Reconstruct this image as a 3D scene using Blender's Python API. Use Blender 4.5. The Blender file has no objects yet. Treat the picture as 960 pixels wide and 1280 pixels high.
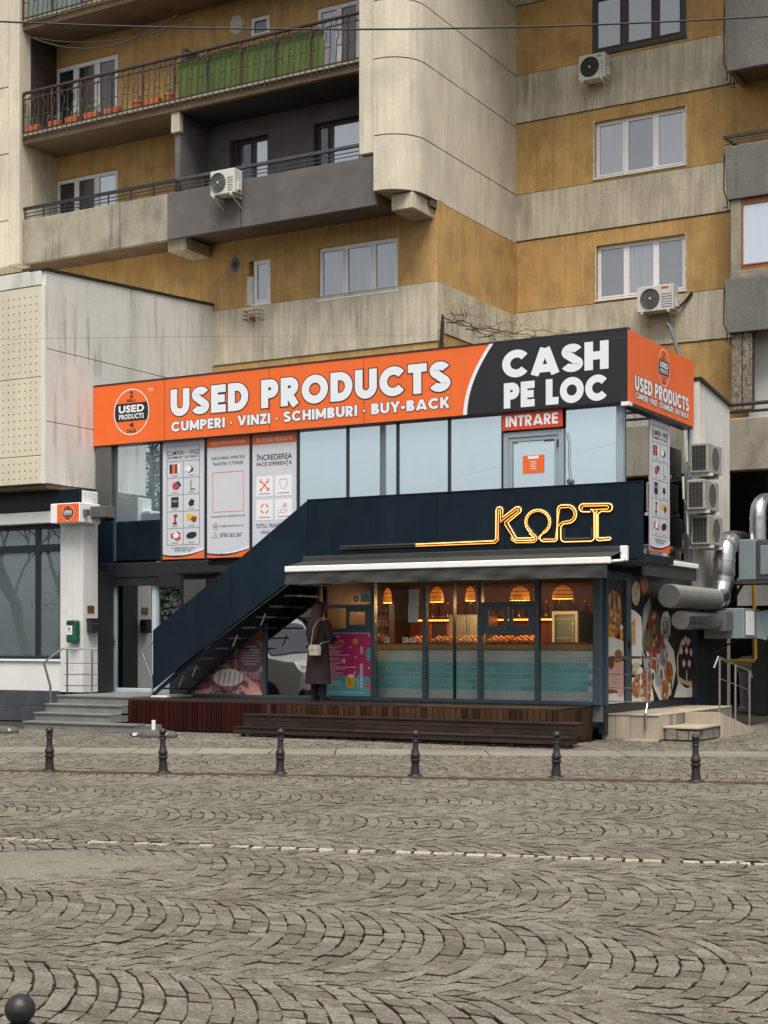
import bpy, bmesh, math, random
from mathutils import Vector, Matrix
random.seed(7)
sc = bpy.context.scene
# ---------------------------------------------------------------- camera, sky, sun, exposure
F, HOR, CH = 1880.0, 803.0, 1.6          # focal length and horizon row of the 960x1280 photograph, eye height
TH = math.radians(29.8)                  # the shop front is turned this much from the picture plane
C_, S_ = math.cos(TH), math.sin(TH)
cam = bpy.data.cameras.new('camera'); cam_o = bpy.data.objects.new('camera', cam)
sc.collection.objects.link(cam_o); sc.camera = cam_o
cam_o.location = (0, 0, CH); cam_o.rotation_euler = (math.radians(90), 0, 0)
cam.sensor_fit = 'VERTICAL'; cam.sensor_height = 36.0; cam.lens = 36.0 * F / 1280
cam.shift_y = (HOR - 640) / 1280; cam.clip_end = 1500; cam.clip_start = 0.1
SUN_EL, SUN_AZ = math.radians(62), math.radians(177)   # azimuth clockwise from +Y (away from the camera)
w = bpy.data.worlds.new('World'); sc.world = w; w.use_nodes = True
nt = w.node_tree; nt.nodes.clear()
wo = nt.nodes.new('ShaderNodeOutputWorld'); bg = nt.nodes.new('ShaderNodeBackground')
sky = nt.nodes.new('ShaderNodeTexSky'); sky.sky_type = 'NISHITA'; sky.sun_disc = False
sky.sun_elevation = SUN_EL; sky.sun_rotation = SUN_AZ; sky.air_density = 1.0; sky.dust_density = 3.0; sky.ozone_density = 1.0
hs = nt.nodes.new('ShaderNodeHueSaturation'); hs.inputs['Saturation'].default_value = 0.14
nt.links.new(sky.outputs[0], hs.inputs['Color']); nt.links.new(hs.outputs[0], bg.inputs[0])
bg.inputs[1].default_value = 0.06; nt.links.new(bg.outputs[0], wo.inputs[0])
sl = bpy.data.lights.new('sun', 'SUN'); sl.energy = 1.5; sl.angle = math.radians(35); sl.color = (1, .945, .86)
so = bpy.data.objects.new('sun', sl); sc.collection.objects.link(so)
so.location = (-10, -10, 30)
_d = Vector((math.sin(SUN_AZ) * math.cos(SUN_EL), math.cos(SUN_AZ) * math.cos(SUN_EL), math.sin(SUN_EL)))
so.rotation_euler = _d.to_track_quat('Z', 'Y').to_euler()
sc.view_settings.view_transform = 'Standard'; sc.view_settings.look = 'None'
sc.view_settings.gamma = 1; sc.view_settings.use_curve_mapping = False
sc.view_settings.exposure = 1.36
sc.render.film_transparent = False
sc.cycles.max_bounces = 7; sc.cycles.transparent_max_bounces = 12; sc.cycles.caustics_reflective = False; sc.cycles.caustics_refractive = False
sc.cycles.sample_clamp_indirect = 4

# ---------------------------------------------------------------- shop frame: u to the right along the shop front, v away into the block, z up
def _Y(x, v): return v / ((x - 480) / F * S_ + C_)
def U(x, v):
    k = (x - 480) / F; return v / (k * S_ + C_) * (k * C_ - S_)
def ZV(x, y, v): return CH - (y - HOR) / F * _Y(x, v)
def VU(x, u):
    k = (x - 480) / F; return u / (k * C_ - S_) * (k * S_ + C_)
def ZU(x, y, u):
    k = (x - 480) / F; return CH - (y - HOR) / F * (u / (k * C_ - S_))
def G(x, y, z=0.0):
    Y = (CH - z) * F / (y - HOR); X = (x - 480) / F * Y
    return (X * C_ - Y * S_, X * S_ + Y * C_)
def W(p): return Vector((p[0] * C_ + p[1] * S_, -p[0] * S_ + p[1] * C_, p[2]))
def UV(X, Y): return (X * C_ - Y * S_, X * S_ + Y * C_)

# ---------------------------------------------------------------- mesh helpers
class MB:
    def __init__(s): s.v = []; s.f = []; s.m = []; s.i = 0
    def add(s, vs, fs):
        n = len(s.v); s.v += [tuple(p) for p in vs]
        for f in fs: s.f.append([n + k for k in f]); s.m.append(s.i)
        return s
    def mat(s, i): s.i = i; return s
    def box(s, u0, u1, v0, v1, z0, z1):
        if u0 > u1: u0, u1 = u1, u0
        if v0 > v1: v0, v1 = v1, v0
        if z0 > z1: z0, z1 = z1, z0
        return s.add([(u0,v0,z0),(u1,v0,z0),(u1,v1,z0),(u0,v1,z0),(u0,v0,z1),(u1,v0,z1),(u1,v1,z1),(u0,v1,z1)],
                     [(0,3,2,1),(4,5,6,7),(0,1,5,4),(1,2,6,5),(2,3,7,6),(3,0,4,7)])
    def prism(s, poly, ax, a0, a1):
        n = len(poly)
        P = {'u': lambda p, a: (a, p[0], p[1]), 'v': lambda p, a: (p[0], a, p[1]), 'z': lambda p, a: (p[0], p[1], a)}[ax]
        vs = [P(p, a0) for p in poly] + [P(p, a1) for p in poly]
        fs = [list(range(n))[::-1], list(range(n, 2 * n))] + [(i, (i + 1) % n, n + (i + 1) % n, n + i) for i in range(n)]
        return s.add(vs, fs)
    def tube(s, pts, r, n=8, caps=True):
        pts = [Vector(p) for p in pts]; m = len(pts); rr = r if isinstance(r, (list, tuple)) else [r] * m
        vs = []; prev = None
        for i, p in enumerate(pts):
            j, k_ = min(i + 1, m - 1), max(i - 1, 0)
            while (pts[j] - pts[k_]).length < 1e-7 and (j < m - 1 or k_ > 0): j = min(j + 1, m - 1); k_ = max(k_ - 1, 0)
            t = pts[j] - pts[k_]; t = t.normalized() if t.length > 1e-9 else Vector((0, 0, 1))
            if prev is None:
                a = Vector((0, 0, 1)) if abs(t.z) < .9 else Vector((1, 0, 0)); b = t.cross(a).normalized()
            else:
                b = (prev - t * prev.dot(t)); b = b.normalized() if b.length > 1e-6 else t.orthogonal().normalized()
            prev = b; c = t.cross(b)
            vs += [p + (b * math.cos(2 * math.pi * k / n) + c * math.sin(2 * math.pi * k / n)) * rr[i] for k in range(n)]
        fs = [(i * n + k, i * n + (k + 1) % n, (i + 1) * n + (k + 1) % n, (i + 1) * n + k) for i in range(m - 1) for k in range(n)]
        if caps: fs += [list(range(n))[::-1], list(range((m - 1) * n, m * n))]
        return s.add(vs, fs)
    def lathe(s, c, prof, n=16, sx=1, sy=1):
        vs = []; m = len(prof)
        for r, z in prof: vs += [(c[0] + sx * r * math.cos(2 * math.pi * k / n), c[1] + sy * r * math.sin(2 * math.pi * k / n), c[2] + z) for k in range(n)]
        fs = [(i * n + k, i * n + (k + 1) % n, (i + 1) * n + (k + 1) % n, (i + 1) * n + k) for i in range(m - 1) for k in range(n)]
        fs += [list(range(n))[::-1], list(range((m - 1) * n, m * n))]
        return s.add(vs, fs)
    def ball(s, c, r, n=12, m=8, sx=1, sy=1, sz=1):
        prof = [(max(r * math.sin(math.pi * i / m), 1e-4), -r * math.cos(math.pi * i / m) * sz) for i in range(m + 1)]
        return s.lathe(c, prof, n, sx, sy)
    def loft(s, rings, caps=True):
        n = len(rings[0]); m = len(rings); vs = [p for r in rings for p in r]
        fs = [(i * n + k, i * n + (k + 1) % n, (i + 1) * n + (k + 1) % n, (i + 1) * n + k) for i in range(m - 1) for k in range(n)]
        if caps: fs += [list(range(n))[::-1], list(range((m - 1) * n, m * n))]
        return s.add(vs, fs)
    def wall(s, ax, c, t, a0, a1, z0, z1, holes=()):
        """wall with openings. ax 'v': plane v=c spanning u, thickness t towards +v; ax 'u': plane u=c spanning v, thickness t along u"""
        A = sorted({a0, a1} | {h[0] for h in holes} | {h[1] for h in holes}); A = [a for a in A if a0 <= a <= a1]
        Z = sorted({z0, z1} | {h[2] for h in holes} | {h[3] for h in holes}); Z = [z for z in Z if z0 <= z <= z1]
        P = (lambda a, z, d: (a, c + d, z)) if ax == 'v' else (lambda a, z, d: (c + d, a, z))
        solid = {}
        for i in range(len(A) - 1):
            for j in range(len(Z) - 1):
                ca, cz = (A[i] + A[i + 1]) / 2, (Z[j] + Z[j + 1]) / 2
                solid[i, j] = not any(h[0] < ca < h[1] and h[2] < cz < h[3] for h in holes)
        for (i, j), ok in solid.items():
            if not ok: continue
            q = [(A[i], Z[j]), (A[i + 1], Z[j]), (A[i + 1], Z[j + 1]), (A[i], Z[j + 1])]
            s.add([P(a, z, 0) for a, z in q], [(0, 1, 2, 3)]); s.add([P(a, z, t) for a, z in q], [(3, 2, 1, 0)])
            for di, dj, e in ((-1, 0, (3, 0)), (1, 0, (1, 2)), (0, -1, (0, 1)), (0, 1, (2, 3))):
                if not solid.get((i + di, j + dj), False):
                    p, r = q[e[0]], q[e[1]]
                    s.add([P(p[0], p[1], 0), P(r[0], r[1], 0), P(r[0], r[1], t), P(p[0], p[1], t)], [(0, 3, 2, 1)])
        return s

def tag(o, label=None, cat=None, group=None, kind=None):
    for k, x in (('label', label), ('category', cat), ('group', group), ('kind', kind)):
        if x: o[k] = x
    return o
def link(o): sc.collection.objects.link(o); return o
def thing(name, org, label, cat, group=None, rz=0.0):
    o = link(bpy.data.objects.new(name, None)); o.location = W(org); o.rotation_euler = (0, 0, -TH + rz)
    o.empty_display_size = .2; o['_org'] = list(org); return tag(o, label, cat, group)
def build(mb, name, mats, parent=None, org=None, bevel=0, smooth=False, seg=1, local=False):
    """mesh in absolute u,v,z -> one object; children take the origin of their thing (local=True: coordinates already relative)"""
    if not isinstance(mats, (list, tuple)): mats = [mats]
    if parent is not None and not local: org = parent['_org'] if '_org' in parent else (0, 0, 0)
    if org is None:
        if local: org = (0, 0, 0)
        else:
            xs = [p[0] for p in mb.v]; ys = [p[1] for p in mb.v]; zs = [p[2] for p in mb.v]
            org = ((min(xs) + max(xs)) / 2, (min(ys) + max(ys)) / 2, min(zs))
    d = (0, 0, 0) if local else org
    me = bpy.data.meshes.new(name)
    me.from_pydata([(p[0] - d[0], p[1] - d[1], p[2] - d[2]) for p in mb.v], [], mb.f)
    for m in mats: me.materials.append(m)
    me.polygons.foreach_set('material_index', mb.m)
    bm = bmesh.new(); bm.from_mesh(me)
    if bevel:
        bmesh.ops.remove_doubles(bm, verts=bm.verts, dist=1e-5)
        bmesh.ops.recalc_face_normals(bm, faces=bm.faces)
        es = [e for e in bm.edges if len(e.link_faces) == 2 and e.calc_face_angle(0) > .5]
        bmesh.ops.bevel(bm, geom=es, offset=bevel, segments=seg, affect='EDGES', clamp_overlap=True, profile=.6)
    else: bmesh.ops.recalc_face_normals(bm, faces=bm.faces)
    bm.to_mesh(me); bm.free()
    if smooth:
        for p in me.polygons: p.use_smooth = True
        try: me.set_sharp_from_angle(angle=math.radians(42))
        except Exception: pass
    o = link(bpy.data.objects.new(name, me))
    if parent is not None: o.parent = parent
    else: o.location = W(org); o.rotation_euler = (0, 0, -TH)
    o['_org'] = list(org); return o
def copy_tree(o, parent=None):
    c = link(o.copy()); c.parent = parent
    for ch in o.children: copy_tree(ch, c)
    return c
def piece(src, name, parent, loc, rot=None, scale=None):
    o = link(bpy.data.objects.new(name, src)); o.parent = parent; o.location = loc
    if rot: o.rotation_euler = rot
    if scale: o.scale = scale
    return o
def bez(ps, n=12):
    out = []
    for i in range(n + 1):
        t = i / n; q = [Vector(p) for p in ps]
        while len(q) > 1: q = [q[k].lerp(q[k + 1], t) for k in range(len(q) - 1)]
        out.append(tuple(q[0]))
    return out
def rnd(a, b): return random.uniform(a, b)

# ---------------------------------------------------------------- text as flat mesh
_tc = {}
def text_geo(s, bold=0.0):
    if (s, bold) in _tc: return _tc[s, bold]
    cu = bpy.data.curves.new('t', 'FONT'); cu.body = s; cu.offset = bold; cu.resolution_u = 4; cu.fill_mode = 'FRONT'; cu.space_character = 1 + bold * 2.2
    o = link(bpy.data.objects.new('t', cu)); bpy.context.view_layer.update()
    me = bpy.data.meshes.new_from_object(o.evaluated_get(bpy.context.evaluated_depsgraph_get()))
    vs = [(v.co.x, v.co.y) for v in me.vertices]; fs = [list(p.vertices) for p in me.polygons]
    bpy.data.objects.remove(o); bpy.data.curves.remove(cu); bpy.data.meshes.remove(me)
    x0, x1 = min(v[0] for v in vs), max(v[0] for v in vs); y0, y1 = min(v[1] for v in vs), max(v[1] for v in vs)
    _tc[s, bold] = ([((x - x0) / (x1 - x0), (y - y0) / (y1 - y0)) for x, y in vs], fs, (x1 - x0) / (y1 - y0)); return _tc[s, bold]
class Face:
    """flat drawing on a plane; ('v',c): a=u, looks towards -v; ('u',c): a=v, looks towards +u"""
    def __init__(s, ax, c, mb=None): s.ax = ax; s.c = c; s.mb = mb or MB()
    def p(s, a, b, d): return (a, s.c - d, b) if s.ax == 'v' else (s.c + d, a, b)
    def poly(s, pts, d, m=0):
        s.mb.mat(m).add([s.p(a, b, d) for a, b in pts], [list(range(len(pts)))]); return s
    def rect(s, a0, a1, b0, b1, d, m=0): return s.poly([(a0, b0), (a1, b0), (a1, b1), (a0, b1)], d, m)
    def ell(s, a, b, ra, rb, d, m=0, n=24, t0=0, rot=0):
        return s.poly([(a + ra * math.cos(t) * math.cos(rot) - rb * math.sin(t) * math.sin(rot), b + ra * math.cos(t) * math.sin(rot) + rb * math.sin(t) * math.cos(rot)) for t in [2 * math.pi * k / n for k in range(n)]], d, m)
    def ring(s, a, b, ra, rb, t, d, m=0, n=40, t0=0, t1=2 * math.pi):
        for k in range(n):
            p, q = t0 + (t1 - t0) * k / n, t0 + (t1 - t0) * (k + 1) / n
            s.poly([(a + (ra - t) * math.cos(p), b + (rb - t) * math.sin(p)), (a + ra * math.cos(p), b + rb * math.sin(p)), (a + ra * math.cos(q), b + rb * math.sin(q)), (a + (ra - t) * math.cos(q), b + (rb - t) * math.sin(q))], d, m)
        return s
    def text(s, t, a0, a1, b0, b1, d, m=0, bold=0.0):
        vs, fs, asp = text_geo(t, bold); s.mb.mat(m).add([s.p(a0 + (a1 - a0) * x, b0 + (b1 - b0) * y, d) for x, y in vs], fs); return s
    def blob(s, a, b, ra, rb, d, m=0, n=14, j=.18):
        return s.poly([(a + ra * rnd(1 - j, 1 + j) * math.cos(t), b + rb * rnd(1 - j, 1 + j) * math.sin(t)) for t in [2 * math.pi * k / n for k in range(n)]], d, m)

# ---------------------------------------------------------------- heavy geometric capitals drawn as strokes
def _arc(cx, cy, rx, ry, a0, a1, n=18): return [(cx + rx * math.cos(math.radians(a0 + (a1 - a0) * i / n)), cy + ry * math.sin(math.radians(a0 + (a1 - a0) * i / n))) for i in range(n + 1)]
def glyph(ch, w):
    a = w / 2; m = 1 - a; V = lambda x: [(x, 0), (x, 1)]
    if ch == 'U': return .80, [[(a, 1), (a, .4)] + _arc(.40, .40, .40 - a, .40 - a, 180, 360) + [(.80 - a, 1)]]
    if ch == 'S': return .72, [_arc(.36, .715, .35 - a, .285 - a, 18, 232) + _arc(.36, .285, .37 - a, .285 - a, 52, -162)]
    if ch == 'E': return .60, [V(a), [(a, m), (.60, m)], [(a, .5), (.56, .5)], [(a, a), (.60, a)]]
    if ch == 'D': return .82, [V(a), [(a, m), (.34, m)] + _arc(.34, .5, .48 - a, .5 - a, 90, -90) + [(a, a)]]
    if ch == 'P': return .68, [V(a), [(a, m), (.36, m)] + _arc(.36, .67, .32 - a, .33 - a, 90, -90) + [(a, .34 + a)]]
    if ch == 'R': return .72, [V(a), [(a, m), (.36, m)] + _arc(.36, .67, .32 - a, .33 - a, 90, -90) + [(a, .34 + a)], [(.30, .42), (.59, 0)]]
    if ch == 'B': return .72, [V(a), [(a, m), (.36, m)] + _arc(.36, .745, .30 - a, .255 - a, 90, -90, 12) + [(a, .49 + a)], [(a, .46 + a * .3), (.38, .46 + a * .3)] + _arc(.38, .28, .34 - a, .28 - a, 90, -90, 12) + [(a, a)]]
    if ch == 'O': return 1.0, [_arc(.5, .5, .5 - a, .5 - a, 90, 450, 36)]
    if ch == 'C': return .93, [_arc(.5, .5, .5 - a, .5 - a, 38, 322, 30)]
    if ch == 'T': return .66, [[(0, m), (.66, m)], [(.33, 0), (.33, m)]]
    if ch == 'A': return 1.0, [[(a * .98, 0), (.475, .955)], [(1.0 - a * .98, 0), (.525, .955)], [(.25, .23), (.75, .23)]]
    if ch == 'H': return .80, [V(a), V(.80 - a), [(a, .5), (.80 - a, .5)]]
    if ch == 'L': return .54, [V(a), [(a, a), (.54, a)]]
    if ch == 'I': return w, [V(a)]
    if ch == 'M': return 1.0, [V(a), V(1 - a), [(a, .96), (.5, .18)], [(1 - a, .96), (.5, .18)]]
    if ch == 'N': return .82, [V(a), V(.82 - a), [(a, .95), (.82 - a, .05)]]
    if ch == 'V': return .88, [[(a * .9, 1), (.44, .06)], [(.88 - a * .9, 1), (.44, .06)]]
    if ch == 'Z': return .66, [[(0, m), (.66, m)], [(0, a), (.66, a)], [(.56, .92), (.10, .08)]]
    if ch == 'Y': return .84, [[(a * .8, 1), (.42, .42)], [(.84 - a * .8, 1), (.42, .42)], [(.42, 0), (.42, .5)]]
    if ch == 'K': return .78, [V(a), [(.68, 1), (a + .06, .40)], [(.32, .55), (.70, 0)]]
    if ch == '-': return .40, [[(.02, .40), (.38, .40)]]
    if ch == '\u2022': return .26, [_arc(.13, .40, .055, .055, 90, 450, 14)]
    return .30, []
def heavy(f, txt, a0, a1, b0, b1, d, m=0, w=.24, gap=.075, grow=0.0):
    x = 0; gl = []
    for ch in txt:
        if ch == ' ': x += .42; continue
        wd, st = glyph(ch, .11 if ch == '\u2022' else w); gl.append((x, st, .11 if ch == '\u2022' else w)); x += wd + gap
    tot = x - gap; sx, sy = (a1 - a0) / tot, (b1 - b0); k = 0
    for x0, st, sw in gl:
        for pl in st:
            pl = [p for i, p in enumerate(pl) if i == 0 or math.hypot(p[0] - pl[i - 1][0], p[1] - pl[i - 1][1]) > 1e-4]
            h = sw / 2 + grow; n = len(pl); closed = n > 12 and abs(pl[0][0] - pl[-1][0]) + abs(pl[0][1] - pl[-1][1]) < 1e-4; L_, R_ = [], []
            for i, p in enumerate(pl):
                q0 = pl[i - 1] if i else (pl[-2] if closed else None); q1 = pl[i + 1] if i < n - 1 else (pl[1] if closed else None)
                def nd(a_, b_): l_ = math.hypot(b_[0] - a_[0], b_[1] - a_[1]) or 1; return ((b_[0] - a_[0]) / l_, (b_[1] - a_[1]) / l_)
                t0 = nd(q0, p) if q0 else None; t1 = nd(p, q1) if q1 else None; e = (0, 0)
                if t0 is None: t = t1; e = (-t[0] * grow, -t[1] * grow); s_ = 1
                elif t1 is None: t = t0; e = (t[0] * grow, t[1] * grow); s_ = 1
                else: t = nd((0, 0), (t0[0] + t1[0], t0[1] + t1[1])); s_ = 1 / max(.5, t[0] * t1[0] + t[1] * t1[1])
                L_.append((p[0] - t[1] * h * s_ + e[0], p[1] + t[0] * h * s_ + e[1])); R_.append((p[0] + t[1] * h * s_ + e[0], p[1] - t[0] * h * s_ + e[1]))
            T = lambda p: (a0 + (x0 + p[0]) * sx, b0 + p[1] * sy)
            for i in range(n - 1): f.poly([T(L_[i]), T(L_[i + 1]), T(R_[i + 1]), T(R_[i])], d + k * .00012, m)
            k = (k + 1) % 12

# ---------------------------------------------------------------- materials
_mats = {}
def mat(name, col, rough=.6, metal=0.0, var=.12, scale=2.5, bump=0.0, bscale=40., stretch=(1, 1, 1), dirt=None, spec=.5, coat=0.0, ribs=None, grain=0.0, emis=None, es=0.0, ov=0.0, drip=None):
    if name in _mats: return _mats[name]
    m = bpy.data.materials.new(name); m.use_nodes = True; n = m.node_tree.nodes; L = m.node_tree.links; b = n['Principled BSDF']
    b.inputs['Roughness'].default_value = rough; b.inputs['Metallic'].default_value = metal; b.inputs['Specular IOR Level'].default_value = spec
    b.inputs['Coat Weight'].default_value = coat
    tc = n.new('ShaderNodeTexCoord'); mp = n.new('ShaderNodeMapping'); mp.inputs['Scale'].default_value = stretch; L.new(tc.outputs['Object'], mp.inputs[0])
    def noise(sc_, det=6, vec=None, rgh=.6):
        t = n.new('ShaderNodeTexNoise'); t.inputs['Scale'].default_value = sc_; t.inputs['Detail'].default_value = det; t.inputs['Roughness'].default_value = rgh
        L.new((vec or mp).outputs[0], t.inputs['Vector']); return t
    def ramp(src, lo, hi, c0, c1):
        r = n.new('ShaderNodeValToRGB'); r.color_ramp.elements[0].position = lo; r.color_ramp.elements[1].position = hi
        r.color_ramp.elements[0].color = c0; r.color_ramp.elements[1].color = c1; L.new(src, r.inputs[0]); return r
    cl = lambda k: tuple(min(1, max(0, c * k)) for c in col[:3]) + (1,)
    r = ramp(noise(scale).outputs['Fac'], .3, .7, cl(1 - var), cl(1 + var)); out = r.outputs[0]
    def mix(fac, a, bcol, mode='MIX'):
        x = n.new('ShaderNodeMix'); x.data_type = 'RGBA'; x.blend_type = mode
        if isinstance(fac, float): x.inputs[0].default_value = fac
        else: L.new(fac, x.inputs[0])
        L.new(a, x.inputs[6])
        if isinstance(bcol, tuple): x.inputs[7].default_value = bcol
        else: L.new(bcol, x.inputs[7])
        return x.outputs[2]
    if grain:
        g = ramp(noise(scale * 28, 3).outputs['Fac'], .35, .65, (1 - grain, 1 - grain, 1 - grain, 1), (1 + grain * .5, 1 + grain * .5, 1 + grain * .5, 1))
        out = mix(1.0, out, g.outputs[0], 'MULTIPLY')
    if ov:                                       # every board or tile has its own tone
        oi = n.new('ShaderNodeObjectInfo'); og = ramp(oi.outputs['Random'], 0, 1, (1 - ov, 1 - ov, 1 - ov, 1), (1 + ov, 1 + ov * .95, 1 + ov * .9, 1)); out = mix(1.0, out, og.outputs[0], 'MULTIPLY')
    hgt = None
    if ribs:                                     # vertical board marks: (spacing, strength)
        sp = n.new('ShaderNodeSeparateXYZ'); L.new(tc.outputs['Object'], sp.inputs[0])
        ad = n.new('ShaderNodeMath'); ad.operation = 'ADD'; L.new(sp.outputs[0], ad.inputs[0]); L.new(sp.outputs[1], ad.inputs[1])
        cb = n.new('ShaderNodeCombineXYZ'); L.new(ad.outputs[0], cb.inputs[0]); zz = n.new('ShaderNodeMath'); zz.operation = 'MULTIPLY'; zz.inputs[1].default_value = .06; L.new(sp.outputs[2], zz.inputs[0]); L.new(zz.outputs[0], cb.inputs[2])
        rn = n.new('ShaderNodeTexNoise'); rn.inputs['Scale'].default_value = 1 / ribs[0]; rn.inputs['Detail'].default_value = 2; L.new(cb.outputs[0], rn.inputs['Vector'])
        k = ribs[1]; rr = ramp(rn.outputs['Fac'], .3, .68, (1 - k, 1 - k, 1 - k, 1), (1 + k * .6, 1 + k * .55, 1 + k * .5, 1))
        out = mix(1.0, out, rr.outputs[0], 'MULTIPLY'); hgt = rn.outputs['Fac']
    if dirt:                                     # (colour, amount, scale, stretch)
        dm = n.new('ShaderNodeMapping'); dm.inputs['Scale'].default_value = dirt[3]; L.new(tc.outputs['Object'], dm.inputs[0])
        dn = noise(dirt[2], 7, dm, .65); fr = ramp(dn.outputs['Fac'], .46, .72, (0, 0, 0, 1), (dirt[1],) * 3 + (1,))
        out = mix(fr.outputs[0], out, tuple(dirt[0]) + (1,))
    if drip:                                     # narrow rain streaks: (colour, amount)
        dm = n.new('ShaderNodeMapping'); dm.inputs['Scale'].default_value = (1, 1, .07); L.new(tc.outputs['Object'], dm.inputs[0])
        d1 = noise(7, 5, dm, .6); f1 = ramp(d1.outputs['Fac'], .52, .68, (0, 0, 0, 1), (1, 1, 1, 1)); d2 = noise(1.1, 3, mp, .5); f2 = ramp(d2.outputs['Fac'], .42, .66, (0, 0, 0, 1), (drip[1],) * 3 + (1,))
        ff = mix(1.0, f1.outputs[0], f2.outputs[0], 'MULTIPLY'); out = mix(ff, out, tuple(drip[0]) + (1,))
    L.new(out, b.inputs['Base Color'])
    if bump:
        bn = noise(bscale, 5); bp = n.new('ShaderNodeBump'); bp.inputs['Strength'].default_value = bump; bp.inputs['Distance'].default_value = .02
        if hgt is not None:
            av = n.new('ShaderNodeMath'); av.operation = 'MULTIPLY_ADD'; av.inputs[1].default_value = 1.2; L.new(hgt, av.inputs[0]); L.new(bn.outputs['Fac'], av.inputs[2]); L.new(av.outputs[0], bp.inputs['Height'])
        else: L.new(bn.outputs['Fac'], bp.inputs['Height'])
        L.new(bp.outputs[0], b.inputs['Normal'])
    if emis: b.inputs['Emission Color'].default_value = tuple(emis) + (1,); b.inputs['Emission Strength'].default_value = es
    _mats[name] = m; return m
def glass(name, tint=(.8, .85, .85), refl=.1, body=None, bodyfac=0.0, bcon=.2, gcol=(.95, .97, 1), rough=.01, wob=0.0, ior=1.5):
    """window glass: see-through, with a fresnel mirror on top; body = film, curtain or painted-in reflection of the pane"""
    m = bpy.data.materials.new(name); m.use_nodes = True; n = m.node_tree.nodes; L = m.node_tree.links
    n.remove(n['Principled BSDF']); o = n['Material Output']
    tr = n.new('ShaderNodeBsdfTransparent'); tr.inputs[0].default_value = tuple(tint) + (1,)
    gl = n.new('ShaderNodeBsdfGlossy'); gl.inputs[0].default_value = tuple(gcol) + (1,); gl.inputs['Roughness'].default_value = rough
    fr = n.new('ShaderNodeFresnel'); fr.inputs[0].default_value = ior
    ad = n.new('ShaderNodeMath'); ad.operation = 'ADD'; ad.use_clamp = True; ad.inputs[1].default_value = refl; L.new(fr.outputs[0], ad.inputs[0])
    if wob:
        tc = n.new('ShaderNodeTexCoord'); ns = n.new('ShaderNodeTexNoise'); ns.inputs['Scale'].default_value = 1.1; ns.inputs['Detail'].default_value = 1; L.new(tc.outputs['Object'], ns.inputs[0])
        bp = n.new('ShaderNodeBump'); bp.inputs['Strength'].default_value = wob; bp.inputs['Distance'].default_value = .05; L.new(ns.outputs[0], bp.inputs['Height']); L.new(bp.outputs[0], gl.inputs['Normal'])
    base = tr
    if body:
        df = n.new('ShaderNodeBsdfDiffuse'); tc = n.new('ShaderNodeTexCoord'); mp = n.new('ShaderNodeMapping'); mp.inputs['Scale'].default_value = (9, 9, .5); L.new(tc.outputs['Object'], mp.inputs[0])
        ns = n.new('ShaderNodeTexNoise'); ns.inputs['Scale'].default_value = 2; ns.inputs['Detail'].default_value = 4; L.new(mp.outputs[0], ns.inputs[0])
        r = n.new('ShaderNodeValToRGB'); r.color_ramp.elements[0].position = .3; r.color_ramp.elements[1].position = .7
        r.color_ramp.elements[0].color = tuple(c * (1 - bcon) for c in body) + (1,); r.color_ramp.elements[1].color = tuple(min(1, c * (1 + bcon * .55)) for c in body) + (1,); L.new(ns.outputs[0], r.inputs[0]); L.new(r.outputs[0], df.inputs[0])
        mb_ = n.new('ShaderNodeMixShader'); mb_.inputs[0].default_value = bodyfac; L.new(tr.outputs[0], mb_.inputs[1]); L.new(df.outputs[0], mb_.inputs[2]); base = mb_
    mx = n.new('ShaderNodeMixShader'); L.new(ad.outputs[0], mx.inputs[0]); L.new(base.outputs[0], mx.inputs[1]); L.new(gl.outputs[0], mx.inputs[2]); L.new(mx.outputs[0], o.inputs[0])
    return m

M = {}
M['concrete'] = mat('board_marked_concrete', (.62, .555, .42), .85, drip=((.17, .145, .11), .55), grain=.14, var=.12, scale=1.2, bump=.35, bscale=26, ribs=(.085, .17), dirt=((.20, .17, .13), .65, 1.8, (1, 1, .35)))
M['bay'] = mat('bay_concrete', (.66, .60, .47), .85, drip=((.26, .23, .18), .5), var=.09, scale=1.1, bump=.3, bscale=30, ribs=(.11, .07), dirt=((.27, .25, .21), .4, 1.0, (1, 1, .5)), grain=.07)
M['ochre'] = mat('ochre_render', (.56, .345, .125), .9, drip=((.22, .125, .05), .45), grain=.1, var=.13, scale=1.3, bump=.35, bscale=30, ribs=(.09, .12), dirt=((.27, .165, .07), .7, 2.2, (1, 1, .7)))
M['grey_render'] = mat('dark_grey_render', (.115, .105, .10), .9, var=.1, scale=2, bump=.3, bscale=40, dirt=((.2, .19, .18), .3, 2, (1, 1, 1)))
M['parapet'] = mat('weathered_concrete', (.34, .305, .235), .9, drip=((.10, .09, .07), .8), var=.16, scale=1.5, bump=.4, bscale=40, dirt=((.10, .09, .075), .75, 1.2, (1, 1, .7)), grain=.12)
M['balcony_grey'] = mat('pebbledash_grey', (.19, .185, .165), .95, drip=((.09, .085, .075), .7), var=.12, scale=2, bump=.6, bscale=70, grain=.25, dirt=((.10, .10, .09), .5, 1.2, (1, 1, .6)))
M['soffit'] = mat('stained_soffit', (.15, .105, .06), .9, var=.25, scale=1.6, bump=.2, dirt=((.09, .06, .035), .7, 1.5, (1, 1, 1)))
M['white_wall'] = mat('dirty_white_wall', (.70, .685, .64), .85, drip=((.28, .265, .235), .75), var=.07, scale=1.2, bump=.15, bscale=50, dirt=((.30, .285, .26), .6, 1.0, (1, 1, .22)), grain=.05)
M['cream_panel'] = mat('cream_panel', (.66, .61, .47), .6, var=.05, scale=1.0, dirt=((.45, .41, .31), .5, 1.2, (1, 1, .2)))
M['white_paint'] = mat('white_paint', (.78, .78, .76), .6, var=.03, dirt=((.5, .49, .47), .3, 1.2, (1, 1, .6)))
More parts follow.
